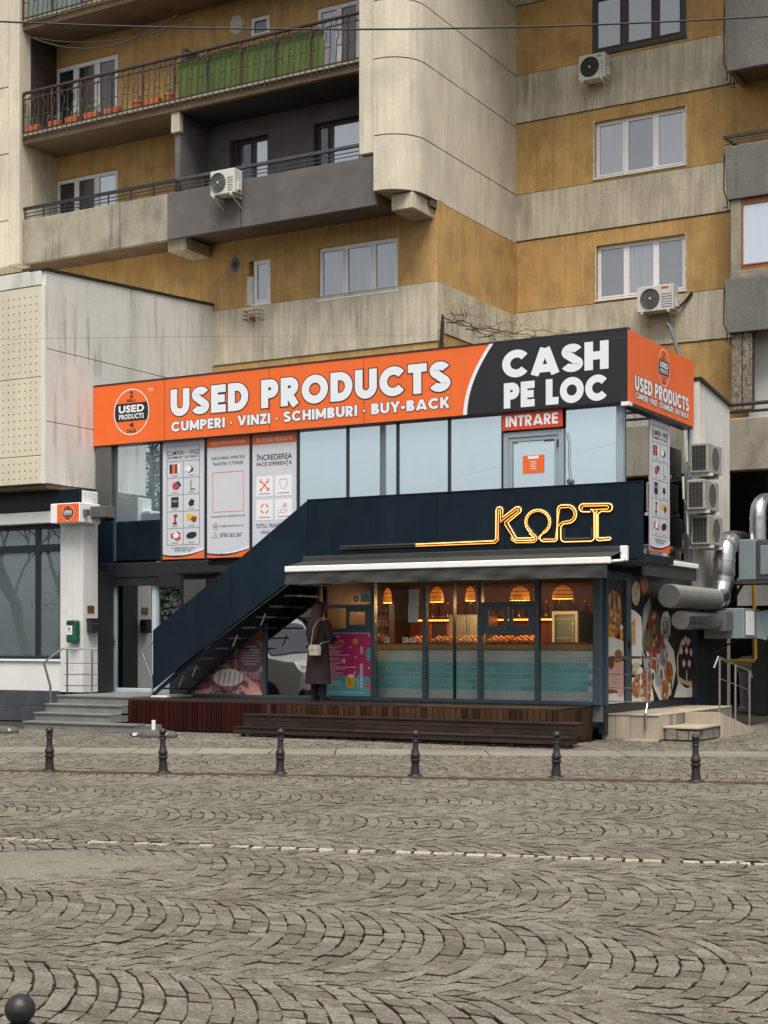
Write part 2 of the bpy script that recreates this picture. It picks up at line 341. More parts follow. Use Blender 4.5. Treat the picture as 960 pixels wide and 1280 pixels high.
M['white_plastic'] = mat('white_window_frame', (.84, .84, .83), .4, var=.03)
M['brown_frame'] = mat('brown_window_frame', (.035, .025, .022), .4, var=.1)
M['wood_frame'] = mat('orange_wood_frame', (.27, .10, .03), .5, var=.2, scale=6, stretch=(1, 1, .2))
M['dark_frame'] = mat('dark_frame', (.016, .02, .026), .4, var=.1)
M['blue_frame'] = mat('slate_blue_frame', (.055, .085, .105), .38, var=.08, spec=.5)
M['grey_frame'] = mat('grey_blue_frame', (.30, .365, .40), .38, var=.06)
M['navy'] = mat('navy_panel', (.0036, .0105, .0195), .45, ov=.3, var=.2, scale=1.5, dirt=((.012, .022, .034), .5, 2.5, (1, 1, .35)), spec=.22)
M['black_panel'] = mat('black_panel', (.012, .013, .016), .5, var=.15, dirt=((.03, .03, .03), .5, 2, (1, 1, .3)))
M['orange'] = mat('orange_sign', (.85, .145, .022), .45, var=.05, scale=.8, dirt=((.62, .13, .03), .3, 1.2, (1, 1, .4)))
M['sign_black'] = mat('sign_black', (.014, .014, .018), .45, var=.06)
M['sign_white'] = mat('sign_white', (.80, .82, .86), .5, var=.02)
M['ink'] = mat('ink', (.02, .02, .025), .6, var=0)
M['print_grey'] = mat('print_grey', (.60, .61, .66), .5, var=.02)
M['black_metal'] = mat('black_iron', (.014, .015, .015), .45, var=.25, scale=8, bump=.1, dirt=((.05, .04, .03), .5, 9, (1, 1, 1)))
M['rust_iron'] = mat('rusty_iron', (.035, .026, .022), .7, var=.3, scale=9, dirt=((.13, .055, .025), .6, 7, (1, 1, 1)))
M['steel'] = mat('brushed_steel', (.55, .55, .54), .25, 1.0, var=.08, scale=8)
M['galv'] = mat('galvanised_duct', (.52, .53, .54), .3, 1.0, var=.14, scale=5)
M['duct_grey'] = mat('painted_duct', (.12, .122, .118), .5, .3, var=.12, scale=5, dirt=((.10, .09, .08), .4, 4, (1, 1, 1)))
M['cabinet'] = mat('grey_cabinet', (.22, .27, .29), .45, .2, var=.08, dirt=((.12, .12, .12), .4, 3, (1, 1, .3)))
M['ac_white'] = mat('ac_casing', (.64, .63, .58), .5, drip=((.3, .27, .22), .5), var=.04, dirt=((.42, .39, .33), .45, 3, (1, 1, .4)))
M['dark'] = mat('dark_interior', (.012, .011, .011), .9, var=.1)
M['mesh_dark'] = mat('dark_grille', (.02, .02, .02), .6, var=.2)
M['deck_red'] = mat('dark_red_board', (.026, .0055, .0045), .6, spec=.12, ov=.35, var=.35, scale=3, bump=.2, bscale=30, stretch=(1, 1, .2))
M['wood'] = mat('dark_timber', (.031, .021, .0155), .6, spec=.18, ov=.3, var=.35, scale=4, stretch=(.3, 1, 1), bump=.25, bscale=22)
M['wood_brown'] = mat('brown_slat', (.05, .025, .014), .65, spec=.12, ov=.5, var=.4, scale=4, stretch=(1, 1, .25), bump=.2)
M['counter_wood'] = mat('counter_wood', (.46, .25, .085), .45, var=.25, scale=4, stretch=(.25, 1, 1))
M['step_stone'] = mat('grey_step_stone', (.185, .187, .18), .5, ov=.15, var=.22, scale=3, bump=.1, dirt=((.27, .26, .24), .35, 2.5, (.4, 1, 1)))
M['plinth'] = mat('dark_plinth', (.05, .055, .065), .6, var=.2, scale=3, dirt=((.14, .13, .12), .3, 2, (1, 1, .4)))
M['ramp_tile'] = mat('beige_tile', (.43, .37, .285), .55, ov=.15, var=.12, scale=4, stretch=(2, 2, .35), dirt=((.32, .27, .20), .5, 3, (1, 1, .4)))
M['broken'] = mat('broken_mortar', (.20, .185, .155), .95, var=.3, scale=8, bump=.8, bscale=20)
M['tile_grey'] = mat('grey_tile', (.70, .68, .63), .25, ov=.06, var=.06, scale=3)
M['tile_teal'] = mat('teal_tile', (.23, .58, .59), .25, ov=.12, var=.08, scale=3)
M['grout'] = mat('grout', (.88, .88, .85), .8, var=.05)
M['canvas'] = mat('charcoal_canvas', (.036, .039, .036), .85, var=.12, scale=3, bump=.2, bscale=14)
M['terracotta'] = mat('terracotta', (.48, .11, .04), .8, var=.15, scale=10)
M['leaf'] = mat('leaf', (.05, .085, .02), .7, var=.4, scale=14)
M['twig'] = mat('twig', (.03, .021, .016), .9, var=.3, scale=9)
M['green_sheet'] = mat('green_sheeting', (.085, .14, .022), .6, var=.12, scale=2, stretch=(1, 1, .4), dirt=((.05, .09, .02), .4, 3, (1, 1, .3)))
M['teal_sheet'] = mat('grey_green_sheeting', (.20, .26, .24), .6, var=.1)
M['cable'] = mat('cable', (.012, .012, .012), .6, var=.1)
M['yellow_pipe'] = mat('yellow_pipe', (.62, .36, .02), .45, var=.1)
M['green_plastic'] = mat('green_plastic', (.012, .095, .062), .35, var=.1)
M['glass'] = glass('shop_glass', (.95, .97, .965), .0, ior=1.27)
M['glass_dark'] = glass('dark_mirror_glass', (.20, .22, .21), .36)
M['glass_wobbly'] = glass('wavy_dark_glass', (.20, .24, .23), .30, wob=.12)
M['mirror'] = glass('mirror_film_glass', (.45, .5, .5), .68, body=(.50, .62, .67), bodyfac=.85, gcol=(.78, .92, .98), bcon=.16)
M['glass_apt'] = glass('flat_window_glass', (.5, .52, .54), .22, body=(.12, .125, .135), bodyfac=.75, bcon=.12)
M['glass_net'] = glass('curtained_window_glass', (.5, .52, .54), .24, body=(.25, .27, .30), bodyfac=.9, bcon=.28)
M['glass_black'] = glass('unlit_window_glass', (.25, .26, .27), .07, body=(.035, .037, .04), bodyfac=.7)
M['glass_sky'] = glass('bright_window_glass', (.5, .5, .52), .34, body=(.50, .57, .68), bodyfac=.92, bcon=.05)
from mathutils import noise
# ================================================================ GROUND AND PAVING
def stone_mat(name, cols, dirtc, grain=.25, rough=.8):
    m = bpy.data.materials.new(name); m.use_nodes = True; n = m.node_tree.nodes; L = m.node_tree.links; b = n['Principled BSDF']
    b.inputs['Roughness'].default_value = rough; b.inputs['Specular IOR Level'].default_value = .35
    g = n.new('ShaderNodeNewGeometry'); r = n.new('ShaderNodeValToRGB'); e = r.color_ramp.elements
    at = n.new('ShaderNodeAttribute'); at.attribute_name = 'tone'; L.new(at.outputs['Fac'], r.inputs[0])
    e[0].color = tuple(cols[0]) + (1,); e[1].color = tuple(cols[-1]) + (1,)
    for i, c in enumerate(cols[1:-1]): x = e.new((i + 1) / (len(cols) - 1)); x.color = tuple(c) + (1,)
    gp = g.outputs['Position']
    def mul(a, bcol):
        x = n.new('ShaderNodeMix'); x.data_type = 'RGBA'; x.blend_type = 'MULTIPLY'; x.inputs[0].default_value = 1; L.new(a, x.inputs[6]); L.new(bcol, x.inputs[7]); return x.outputs[2]
    def nz(s, d, lo, hi, c0, c1, rg=.6):
        t = n.new('ShaderNodeTexNoise'); t.inputs['Scale'].default_value = s; t.inputs['Detail'].default_value = d; t.inputs['Roughness'].default_value = rg; L.new(gp, t.inputs[0])
        q = n.new('ShaderNodeValToRGB'); q.color_ramp.elements[0].position = lo; q.color_ramp.elements[1].position = hi; q.color_ramp.elements[0].color = (c0, c0, c0, 1); q.color_ramp.elements[1].color = (c1, c1, c1, 1); L.new(t.outputs[0], q.inputs[0]); return q.outputs[0], t
    a, _ = nz(58, 6, .34, .66, 1 - grain, 1 + grain * 1.15, .8); c, _ = nz(.55, 5, .3, .72, .80, 1.14); d, t2 = nz(26, 7, .34, .66, .72, 1.26, .75)
    out = mul(mul(mul(r.outputs[0], a), c), d)
    dn = n.new('ShaderNodeTexNoise'); dn.inputs['Scale'].default_value = 1.7; dn.inputs['Detail'].default_value = 8; dn.inputs['Roughness'].default_value = .7; L.new(gp, dn.inputs[0])
    q = n.new('ShaderNodeValToRGB'); q.color_ramp.elements[0].position = .5; q.color_ramp.elements[1].position = .75; q.color_ramp.elements[0].color = (0, 0, 0, 1); q.color_ramp.elements[1].color = (.55, .55, .55, 1); L.new(dn.outputs[0], q.inputs[0])
    x = n.new('ShaderNodeMix'); x.data_type = 'RGBA'; L.new(q.outputs[0], x.inputs[0]); L.new(out, x.inputs[6]); x.inputs[7].default_value = tuple(dirtc) + (1,)
    L.new(x.outputs[2], b.inputs['Base Color'])
    bp = n.new('ShaderNodeBump'); bp.inputs['Strength'].default_value = .9; bp.inputs['Distance'].default_value = .012
    bt = n.new('ShaderNodeTexNoise'); bt.inputs['Scale'].default_value = 45; bt.inputs['Detail'].default_value = 6; L.new(gp, bt.inputs[0]); L.new(bt.outputs[0], bp.inputs['Height']); L.new(bp.outputs[0], b.inputs['Normal'])
    return m
M['sett'] = stone_mat('granite_sett', [(.105, .096, .074), (.138, .126, .098), (.16, .147, .116), (.195, .18, .143), (.13, .112, .086)], (.122, .108, .08), .62)
M['sett_white'] = stone_mat('white_marble_sett', [(.31, .28, .22), (.40, .37, .30), (.47, .44, .375)], (.21, .185, .14), .35)
M['slab'] = stone_mat('pale_paving_slab', [(.20, .185, .148), (.225, .21, .17), (.24, .225, .185)], (.18, .16, .125), .3)
M['dirt'] = stone_mat('joint_dirt_shade', [(.036, .031, .024), (.036, .031, .024)], (.075, .066, .048), .4, 1.0)  # joint soil; on the sett sides it also paints in joint shade
M['sand'] = stone_mat('sand_fill', [(.19, .174, .137), (.19, .174, .137)], (.15, .135, .10), .4, 1.0)

gm = MB(); gm.add([(-300, -300, -.022), (300, -300, -.022), (300, 300, -.022), (-300, 300, -.022)], [(0, 1, 2, 3)])
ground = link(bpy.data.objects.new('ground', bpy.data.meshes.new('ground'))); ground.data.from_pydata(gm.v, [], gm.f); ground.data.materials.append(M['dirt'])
tag(ground, kind='structure')
PA = math.radians(-11.8)                 # paving bands run this way, white line too
pc, ps = math.cos(PA), math.sin(PA)
def pav(a, b): return (a * pc - b * ps, a * ps + b * pc)      # band coords -> world XY
def unpav(X, Y): return (X * pc + Y * ps, -X * ps + Y * pc)
def gpx(x, y):
    Y = CH * F / (y - HOR); return ((x - 480) / F * Y, Y)
LN0, LN1 = unpav(*gpx(0, 1048)), unpav(*gpx(960, 1080))       # white line
WL = (LN0[1] + LN1[1]) / 2
DR0, DR1 = gpx(-40, 962.5), gpx(1000, 979.5)                  # drain channel
def line_y(P, Q, X): return P[1] + (Q[1] - P[1]) * (X - P[0]) / (Q[0] - P[0])
ST0, ST1 = gpx(0, 937), gpx(960, 943)                         # pale strip, centre line
ST_H, DR_H = .52, .11
fracs = {}; stones = []                                                    # quads of world XY corners
def inview(X, Y): return 4.0 < Y < 34 and abs(X) < .268 * Y + 2.2
def blocked(X, Y):
    if abs(beyond(X, Y)) < .085: return True
    if abs(Y - line_y(DR0, DR1, X)) < DR_H + .05: return True
    if abs(Y - line_y(ST0, ST1, X)) < ST_H + .03: return True
    u, v = UV(X, Y)
    if v > 21.7 and u < -9.2: return True
    if v > 20.8 and u < -17.3: return True
    if v > 30 or (v > 23.45 and u < -8.3): return True
    return False
def grow_band(b_c, Wd, Rr, A, B, nst, t, keep):
    """one band of arched courses; A runs along the band, B across it"""
    at = lambda a, b: (a * A[0] + b * B[0], a * A[1] + b * B[1])
    half = Wd / 2; th0 = math.asin(half / Rr); off = rnd(0, .1)
    for n_ in range(-190, 200):
        a_base = off + n_ * t
        X, Y = at(a_base, b_c)
        if not (2.0 < Y < 36 and abs(X) < .268 * Y + 4): continue
        cuts = sorted([-th0] + [th0 * (-1 + 2 * (i - .5 * (n_ % 2) + rnd(-.17, .17)) / nst) for i in range(1, nst + (n_ % 2))] + [th0])
        for i in range(len(cuts) - 1):
            c0, c1 = Rr * math.sin(cuts[i]), Rr * math.sin(cuts[i + 1]); q = []
            for (bb, da) in ((c0, 0), (c1, 0), (c1, t), (c0, t)):
                wx = noise.noise((a_base * .8, (b_c + bb) * .9, 0)) * .035; wy = noise.noise((a_base * .7, (b_c + bb) * .8, 9)) * .02
                q.append(at(a_base + da + math.sqrt(Rr * Rr - bb * bb) - Rr + wx + rnd(-.007, .007), b_c + bb + wy + rnd(-.006, .006)))
            X = sum(p[0] for p in q) / 4; Y = sum(p[1] for p in q) / 4
            if inview(X, Y) and keep(X, Y) and not blocked(X, Y): stones.append(q); fracs[id(q)] = abs((c0 + c1) / 2) / half
def beyond(X, Y):
    a, b = unpav(X, Y); return b - (LN0[1] + (LN1[1] - LN0[1]) / (LN1[0] - LN0[0]) * (a - LN0[0]))
rad = math.radians
for k in range(-3, 5): grow_band(7.575 + 1.95 * k, 1.95, .76 * 1.95, (math.cos(rad(-20)), math.sin(rad(-20))), (math.sin(rad(10)), math.cos(rad(10))), 16, .113, lambda X, Y: beyond(X, Y) < 0)
for k in range(0, 14): grow_band(11.0 + 1.9 * k, 1.9, .76 * 1.9, (math.cos(rad(-12)), math.sin(rad(-12))), (math.sin(rad(9)), math.cos(rad(9))), 15, .11, lambda X, Y: beyond(X, Y) > 0)
def sett_geo(q, gap, zt, rise=.022, jz=.004):
    cx = sum(p[0] for p in q) / 4; cy = sum(p[1] for p in q) / 4
    lt = max(.03, math.hypot(q[1][0] - q[0][0], q[1][1] - q[0][1])); lc = max(.03, math.hypot(q[3][0] - q[0][0], q[3][1] - q[0][1]))
    def ins(gt, gc):
        s0 = min(.35, gt / lt); r0 = min(.35, gc / lc); out = []
        for s_, r_ in ((s0, r0), (1 - s0, r0), (1 - s0, 1 - r0), (s0, 1 - r0)):
            out.append(tuple((q[0][k] * (1 - s_) + q[1][k] * s_) * (1 - r_) + (q[3][k] * (1 - s_) + q[2][k] * s_) * r_ for k in (0, 1)))
        return out
    gt = rnd(.0065, .0105); gc = gap * rnd(.35, .6) * (1 + 1.0 * fracs.get(id(q), 0) ** 2); a, b, c = ins(gt * .9, gc * .9), ins(gt, gc), ins(gt + .003, gc + .004)
    tz = [zt + rnd(-jz, jz) for _ in range(4)]
    vs = [(x, y, -.034) for x, y in a] + [(x, y, z - .0035) for (x, y), z in zip(b, tz)] + [(x, y, z) for (x, y), z in zip(c, tz)]
    fs = [(8, 9, 10, 11)] + [(i, (i + 1) % 4, 4 + (i + 1) % 4, 4 + i) for i in range(4)] + [(4 + i, 4 + (i + 1) % 4, 8 + (i + 1) % 4, 8 + i) for i in range(4)]
    return vs, fs, (cx, cy)
def visible(q):
    X = sum(p[0] for p in q) / 4; Y = sum(p[1] for p in q) / 4
    return Y > CH * F / 476 and abs(X) < .255 * Y
def dist(q): return math.hypot(sum(p[0] for p in q) / 4, sum(p[1] for p in q) / 4)
order = sorted(range(len(stones)), key=lambda i: (not visible(stones[i]), dist(stones[i])))
def tone_attr(me, vals):
    at = me.attributes.new('tone', 'FLOAT', 'FACE'); at.data.foreach_set('value', vals)
SAND_C = gpx(60, 1078)
def sett_z(q):
    X = sum(p[0] for p in q) / 4; Y = sum(p[1] for p in q) / 4
    d = math.hypot((X - SAND_C[0]) / 1.3, (Y - SAND_C[1]) / .75)
    return -.001 + .004 * math.sin(X * 1.7 + Y * .9) + rnd(-.0035, .0035) - (.006 if d < 1 else 0)
for i in order[:300]:
    vs, fs, c = sett_geo(stones[i], rnd(.005, .0085), sett_z(stones[i]))
    me = bpy.data.meshes.new('sett'); me.from_pydata([(x - c[0], y - c[1], z) for x, y, z in vs], [], fs); me.materials.append(M['sett']); me.materials.append(M['dirt']); me.polygons.foreach_set('material_index', [0] + [1] * 4 + [0] * 4); tone_attr(me, [random.random()] * len(fs))  # side faces in soil colour, part dirt and part painted joint shade
    o = link(bpy.data.objects.new('sett', me)); o.parent = ground; o.location = (c[0], c[1], 0)
AV, AF, AT = [], [], []
for i in order[300:]:
    vs, fs, c = sett_geo(stones[i], rnd(.005, .0085), sett_z(stones[i])); n0 = len(AV); AV += vs; tn = random.random()
    AF += [[n0 + k for k in f] for f in fs]; AT += [tn] * len(fs)
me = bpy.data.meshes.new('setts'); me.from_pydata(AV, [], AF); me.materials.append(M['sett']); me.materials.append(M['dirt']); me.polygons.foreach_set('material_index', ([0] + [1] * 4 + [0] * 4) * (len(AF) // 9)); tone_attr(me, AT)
o = link(bpy.data.objects.new('setts', me)); o.parent = ground; tag(o, kind='stuff')
# sand lying over the setts, low mounds between the stone heads
def sheet(name, cx, cy, rx, ry, m, z=.0035, n=56, seed=0):
    vs = []; fs = []; rg = random.Random(seed)
    ph = [rg.uniform(0, 6.28) for _ in range(6)]
    for i in range(9):
        for k in range(n):
            t = 2 * math.pi * k / n; r = (i / 8) * (1 + .16 * math.sin(3 * t + ph[0]) + .1 * math.sin(7 * t + ph[1]) + .06 * math.sin(13 * t + ph[2]))
            vs.append((cx + rx * r * math.cos(t), cy + ry * r * math.sin(t), -.0045 + z * .5 * (1 - (i / 8) ** 2) - .02 * (i / 8) ** 4 + .0022 * rg.uniform(-1, 1)))
    for i in range(8):
        for k in range(n): fs.append((i * n + k, i * n + (k + 1) % n, (i + 1) * n + (k + 1) % n, (i + 1) * n + k))
    me = bpy.data.meshes.new(name); me.from_pydata(vs, [], fs); me.materials.append(m); tone_attr(me, [.5] * len(fs))
    o = link(bpy.data.objects.new(name, me)); o.parent = ground; tag(o, kind='stuff'); return o
sheet('sand', SAND_C[0], SAND_C[1], 1.25, .85, M['sand'], .006, seed=3)
X_, Y_ = gpx(560, 1092); sheet('sand', X_, Y_, .55, .28, M['sand'], .004, seed=5)
X_, Y_ = gpx(250, 925); sheet('sand', X_, Y_, 1.2, .3, M['sand'], .004, seed=6)
# white line of marble setts, with worn and missing ones
a = unpav(*gpx(-120, 1044))[0] - 2.0; i = 0
sl0 = (LN1[1] - LN0[1]) / (LN1[0] - LN0[0])
while a < unpav(*gpx(1080, 1084))[0] + 2:
    ln = rnd(.085, .165); bb = LN0[1] + sl0 * (a - LN0[0]) + rnd(-.006, .006); worn = random.random()
    q = [pav(a + rnd(0, .006), bb - .043), pav(a + ln, bb - .043 + rnd(-.005, .005)), pav(a + ln + rnd(-.01, .01), bb + .043), pav(a, bb + .043 + rnd(-.005, .005))]
    vs, fs, c = sett_geo(q, .004, .001 + rnd(-.003, .003))
    me = bpy.data.meshes.new('line_sett'); me.from_pydata([(x - c[0], y - c[1], z) for x, y, z in vs], [], fs)
    me.materials.append(M['sett_white'] if worn > .15 else M['sett']); tone_attr(me, [random.random()] * len(fs))
    o = link(bpy.data.objects.new('line_sett', me)); o.parent = ground; o.location = (c[0], c[1], 0); a += ln + .006
# pale strip of slabs
X = -11.0
ang = math.atan2(ST1[1] - ST0[1], ST1[0] - ST0[0])
while X < 11:
    ln = rnd(.85, 1.15)
    for r in range(2):
        h = ST_H; y0 = line_y(ST0, ST1, X) - h + r * h; y1 = line_y(ST0, ST1, X + ln) - h + r * h
        q = [(X, y0), (X + ln, y1), (X + ln, y1 + h), (X, y0 + h)]
        vs, fs, c = sett_geo(q, .004, .004 + rnd(-.003, .003), jz=.0015)
        me = bpy.data.meshes.new('paving_slab'); me.from_pydata([(x - c[0], y - c[1], z) for x, y, z in vs], [], fs); me.materials.append(M['slab']); tone_attr(me, [random.random()] * len(fs))
        o = link(bpy.data.objects.new('paving_slab', me)); o.parent = ground; o.location = (c[0], c[1], 0)
    X += ln
# drain gratings
M['grate'] = mat('rusty_grate', (.075, .055, .042), .75, var=.3, scale=10, dirt=((.15, .075, .035), .5, 7, (1, 1, 1)))
g = MB(); L_ = .98
g.box(-L_/2, L_/2, -DR_H, -DR_H + .03, -.03, .002).box(-L_/2, L_/2, DR_H - .03, DR_H, -.03, .002)
nb = 24
for i in range(nb): x = -L_/2 + .008 + i * (L_ - .016) / (nb - 1); g.add([(x - .009, -DR_H + .028, .001), (x + .009, -DR_H + .028, .001), (x + .035, DR_H - .028, .001), (x + .017, DR_H - .028, .001), (x - .009, -DR_H + .028, -.02), (x + .009, -DR_H + .028, -.02), (x + .035, DR_H - .028, -.02), (x + .017, DR_H - .028, -.02)], [(0, 1, 2, 3), (0, 4, 5, 1), (1, 5, 6, 2), (2, 6, 7, 3), (3, 7, 4, 0)])
gme = bpy.data.meshes.new('drain_grate'); gme.from_pydata(g.v, [], g.f); gme.materials.append(M['grate'])
dang = math.atan2(DR1[1] - DR0[1], DR1[0] - DR0[0])
for i in range(-9, 9):
    X = i * math.cos(dang) + .3; piece(gme, 'drain_grate', ground, (X, line_y(DR0, DR1, X), 0), (0, 0, dang))

# ================================================================ BOLLARDS
def bollard(x, y, label, Z=None):
    if Z is None: X, Y = gpx(x, y)
    else: X, Y = x, y
    u, v = UV(X, Y); t = thing('bollard', (u, v, 0), label, 'bollard', 'cast iron bollards along the drain'); t.rotation_euler[0] = rnd(-.025, .025); t.rotation_euler[1] = rnd(-.025, .025)
    k = 1.0
    p = MB().lathe((0, 0, 0), [(.001, -.02), (.088, -.02), (.088, .012), (.082, .02), (.06, .024)], 20); build(p, 'base_plate', M['black_metal'], t, local=True, smooth=True)
    prof = [(.058, .02), (.056, .05), (.050, .10), (.046, .165), (.047, .17), (.058, .18), (.060, .195), (.056, .207), (.046, .212), (.046, .218), (.057, .232), (.059, .25), (.053, .27), (.042, .295), (.036, .33), (.034, .38), (.033, .405), (.042, .41), (.044, .42), (.036, .428), (.034, .436), (.044, .442), (.046, .455), (.038, .462), (.026, .466)]
    n = 16; b = MB().lathe((0, 0, 0), prof, n)
    build(b, 'post', M['black_metal'], t, local=True, smooth=True)
    build(MB().ball((0, 0, .505), .046, 18, 12), 'ball_head', M['black_metal'], t, local=True, smooth=True)
    return t
for (x, y), d in zip(((62, 964), (204, 966), (350, 967), (519, 970), (695, 972), (870, 977)),
                     ('leftmost, in front of the grey stone steps', 'second from left, before the rubber base', 'third from left, before the bench left end',
                      'fourth from left, before the bench middle', 'fifth from left, near the bench right end', 'rightmost, in front of the broken ramp')):
    bollard(x, y, 'black iron ball topped bollard, ' + d)
bollard(-1.082, 4.49, 'black bollard ball cut off by the bottom edge, nearest the camera', Z=1)
# ================================================================ APARTMENT BLOCK
VW, VL, VB = 32.0, 28.07, 26.9            # right wall, recessed left wall, balcony fronts
UB = -14.775                              # side of the projecting bay
apt = thing('apartment_block', (UB, VL, 0), 'tall ochre and concrete apartment block with balconies rising behind the shop', 'apartment block')
A = lambda mb, name, m, **k: build(mb, name, m, apt, **k)
def window(par, ax, c, a0, a1, z0, z1, cols, fm, gms, rec=.1, fw=.055, name='window', sill=True):
    """ax 'v': window in plane v=c; recessed by rec. cols: relative widths; gms: one pane material per column"""
    f = MB(); d0, d1 = c + rec, c + rec + .06
    f.box(a0, a0 + fw, d0, d1, z0, z1).box(a1 - fw, a1, d0, d1, z0, z1).box(a0 + fw, a1 - fw, d0, d1, z0, z0 + fw).box(a0 + fw, a1 - fw, d0, d1, z1 - fw, z1)
    tot = sum(cols); xs = [a0]
    for w_ in cols: xs.append(xs[-1] + (a1 - a0) * w_ / tot)
    for x in xs[1:-1]: f.box(x - fw * .6, x + fw * .6, d0 + .002, d1 - .002, z0 + fw, z1 - fw)
    w_ = build(f, name, fm, par, bevel=.006)
    for i, gmx in enumerate(gms):
        p0 = xs[i] + (fw if i == 0 else fw * .6); p1 = xs[i + 1] - (fw if i == len(gms) - 1 else fw * .6); s_ = .035
        sb = MB(); e0 = d0 - .012; e1 = d1 - .01
        sb.box(p0, p0 + s_, e0, e1, z0 + fw, z1 - fw).box(p1 - s_, p1, e0, e1, z0 + fw, z1 - fw).box(p0 + s_, p1 - s_, e0, e1, z0 + fw, z0 + fw + s_).box(p0 + s_, p1 - s_, e0, e1, z1 - fw - s_, z1 - fw)
        build(sb, 'sash', fm, w_, bevel=.004)
        build(MB().box(p0 + s_, p1 - s_, d0 + .02, d0 + .03, z0 + fw + s_, z1 - fw - s_), 'pane', gmx, w_)
    if sill: build(MB().box(a0 - .03, a1 + .03, c - .04, d0 + .01, z0 - .035, z0 - .002), 'sill', fm, w_, bevel=.006)
    return w_
# ---- right wall, one panel per band; ochre panels set back 3 cm
bands = [(5.5, 8.2, 'ochre'), (8.2, 9.29, 'concrete'), (9.29, 10.95, 'ochre'), (10.95, 12.04, 'concrete'), (12.04, 13.70, 'ochre'), (13.70, 14.82, 'concrete'), (14.82, 16.45, 'ochre'), (16.45, 18.5, 'concrete')]
UR1 = U(1010, VW)
wz = {'low': (U(744.5, VW), U(856, VW), 9.36, 10.60), 'mid': (U(742.5, VW), U(856.5, VW), 12.13, 13.42), 'top': (U(740, VW), U(857, VW), 14.93, 16.27)}
for z0, z1, k in bands:
    h = [x for x in wz.values() if x[2] >= z0 and x[3] <= z1 + .01]
    c = VW + (.03 if k == 'ochre' else 0)
    A(MB().wall('v', c, .3, UB + .001, UR1, z0 + .012, z1 - .012 if k == 'concrete' else z1 - .0, h), 'wall_panel', M[k], bevel=0)
    A(MB().box(UB, UR1, c + .02, c + .28, z0 - .012, z0 + .012), 'joint', M['soffit'])
window(apt, 'v', VW + .03, *wz['low'], (1, 1, 1), M['white_plastic'], [M['glass_apt'], M['glass_net'], M['glass_apt']], rec=.10)
window(apt, 'v', VW + .03, *wz['mid'], (1, 1, 1), M['white_plastic'], [M['glass_net'], M['glass_apt'], M['glass_net']], rec=.10)
window(apt, 'v', VW + .03, *wz['top'], (1.05, 1, .95), M['brown_frame'], [M['glass_apt'], M['glass_apt'], M['glass_apt']], rec=-.02, fw=.1)
A(MB().box(wz['top'][0] - .02, wz['top'][1] + .02, VW - .02, VW + .1, wz['top'][3] + .0, wz['top'][3] + .2), 'shutter_box', M['brown_frame'], bevel=.02)
# ragged plaster reveals round the two white windows
M['plaster'] = mat('ragged_plaster', (.66, .64, .58), .9, var=.15, scale=9, bump=.6)
for kx in ('low', 'mid'):
    a0, a1, z0, z1 = wz[kx]; pr = MB(); rg = random.Random(len(kx) + ord(kx[0]))
    for side in (0, 1):
        z = z0 - .02
        while z < z1:
            hh = rg.uniform(.06, .16); wd = rg.uniform(.008, .04); x = a0 if side == 0 else a1
            pr.box(x - wd if side == 0 else x - .001, x + .001 if side == 0 else x + wd * .7, VW + .022, VW + .05, z, min(z + hh, z1 + .02)); z += hh
        A(pr, 'plaster_patch', M['plaster']); pr = MB()
# ---- bay: side wall, rounded corner and front, above z 10.95
RB = .75
def bay_ring(n=14):
    pts = [(-15.60, VB - .1), (UB - RB, VB - .1)]
    cx, cy = UB - RB, VB - .1 + RB
    pts += [(cx + RB * math.sin(t), cy - RB * math.cos(t)) for t in [math.pi / 2 * i / n for i in range(1, n + 1)]]
    return pts + [(UB, VW + .08)]
ring = bay_ring()
for z0, z1 in ((10.90, 12.04), (12.04, 13.62), (13.62, 14.82), (14.82, 16.4), (16.4, 18.5)):
    mb = MB(); rr = ring + [(-15.60, VW + .08)]
    mb.prism(rr, 'z', z0 + .012, z1 - .012); A(mb, 'bay_panel', M['bay'], smooth=True)
    r2 = [(u - .02 if u > -15.5 else u, v + .02 if v < 27 else v) for u, v in rr]
    A(MB().prism(r2, 'z', z1 - .014, z1 + .014), 'joint', M['soffit'])
A(MB().box(U(489, VB + .25), U(516, VB + .25), VB + .25, VL + .01, ZV(500, 262, VB + .25), 10.885), 'bracket', M['concrete'], bevel=.015)
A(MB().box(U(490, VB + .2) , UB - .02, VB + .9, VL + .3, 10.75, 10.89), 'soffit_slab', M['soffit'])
# ---- lower walls under the bay
UL0 = -27.5
wl = (U(398, VL), U(497.5, VL), ZV(448, 369, VL), ZV(448, 303, VL)); ws = (U(311, VL), U(338, VL), ZV(325, 384, VL), ZV(325, 325, VL))
lo = MB().wall('v', VL, .3, UL0, UB, 9.22, 10.95, [(wl[0], wl[1], wl[2], wl[3]), (ws[0], ws[1], max(ws[2], 9.24), ws[3])]); A(lo, 'wall_panel', M['ochre'])
A(MB().wall('v', VL - .03, .33, UL0, UB + .012, 7.96, 9.205), 'wall_panel', M['concrete'])
A(MB().box(UL0, UB, VL, VL + .28, 9.2, 9.225), 'joint', M['soffit'])
A(MB().wall('v', VL, .3, UL0, UB, 3.0, 7.95), 'wall_panel', M['ochre'])
sd = MB().wall('u', UB - .003, -.3, VL + .002, VW + .08, 9.22, 10.9); A(sd, 'wall_panel', M['ochre'])
A(MB().wall('u', UB + .02, -.32, VL - .028, VW + .08, 8.17, 9.205), 'wall_panel', M['concrete'])
A(MB().wall('u', UB - .003, -.3, VL + .002, VW + .08, 3.0, 8.15), 'wall_panel', M['ochre'])
window(apt, 'v', VL, wl[0], wl[1], wl[2], wl[3], (1, 1.05, .95), M['white_plastic'], [M['glass_net'], M['glass_net'], M['glass_net']], rec=.05, fw=.06)
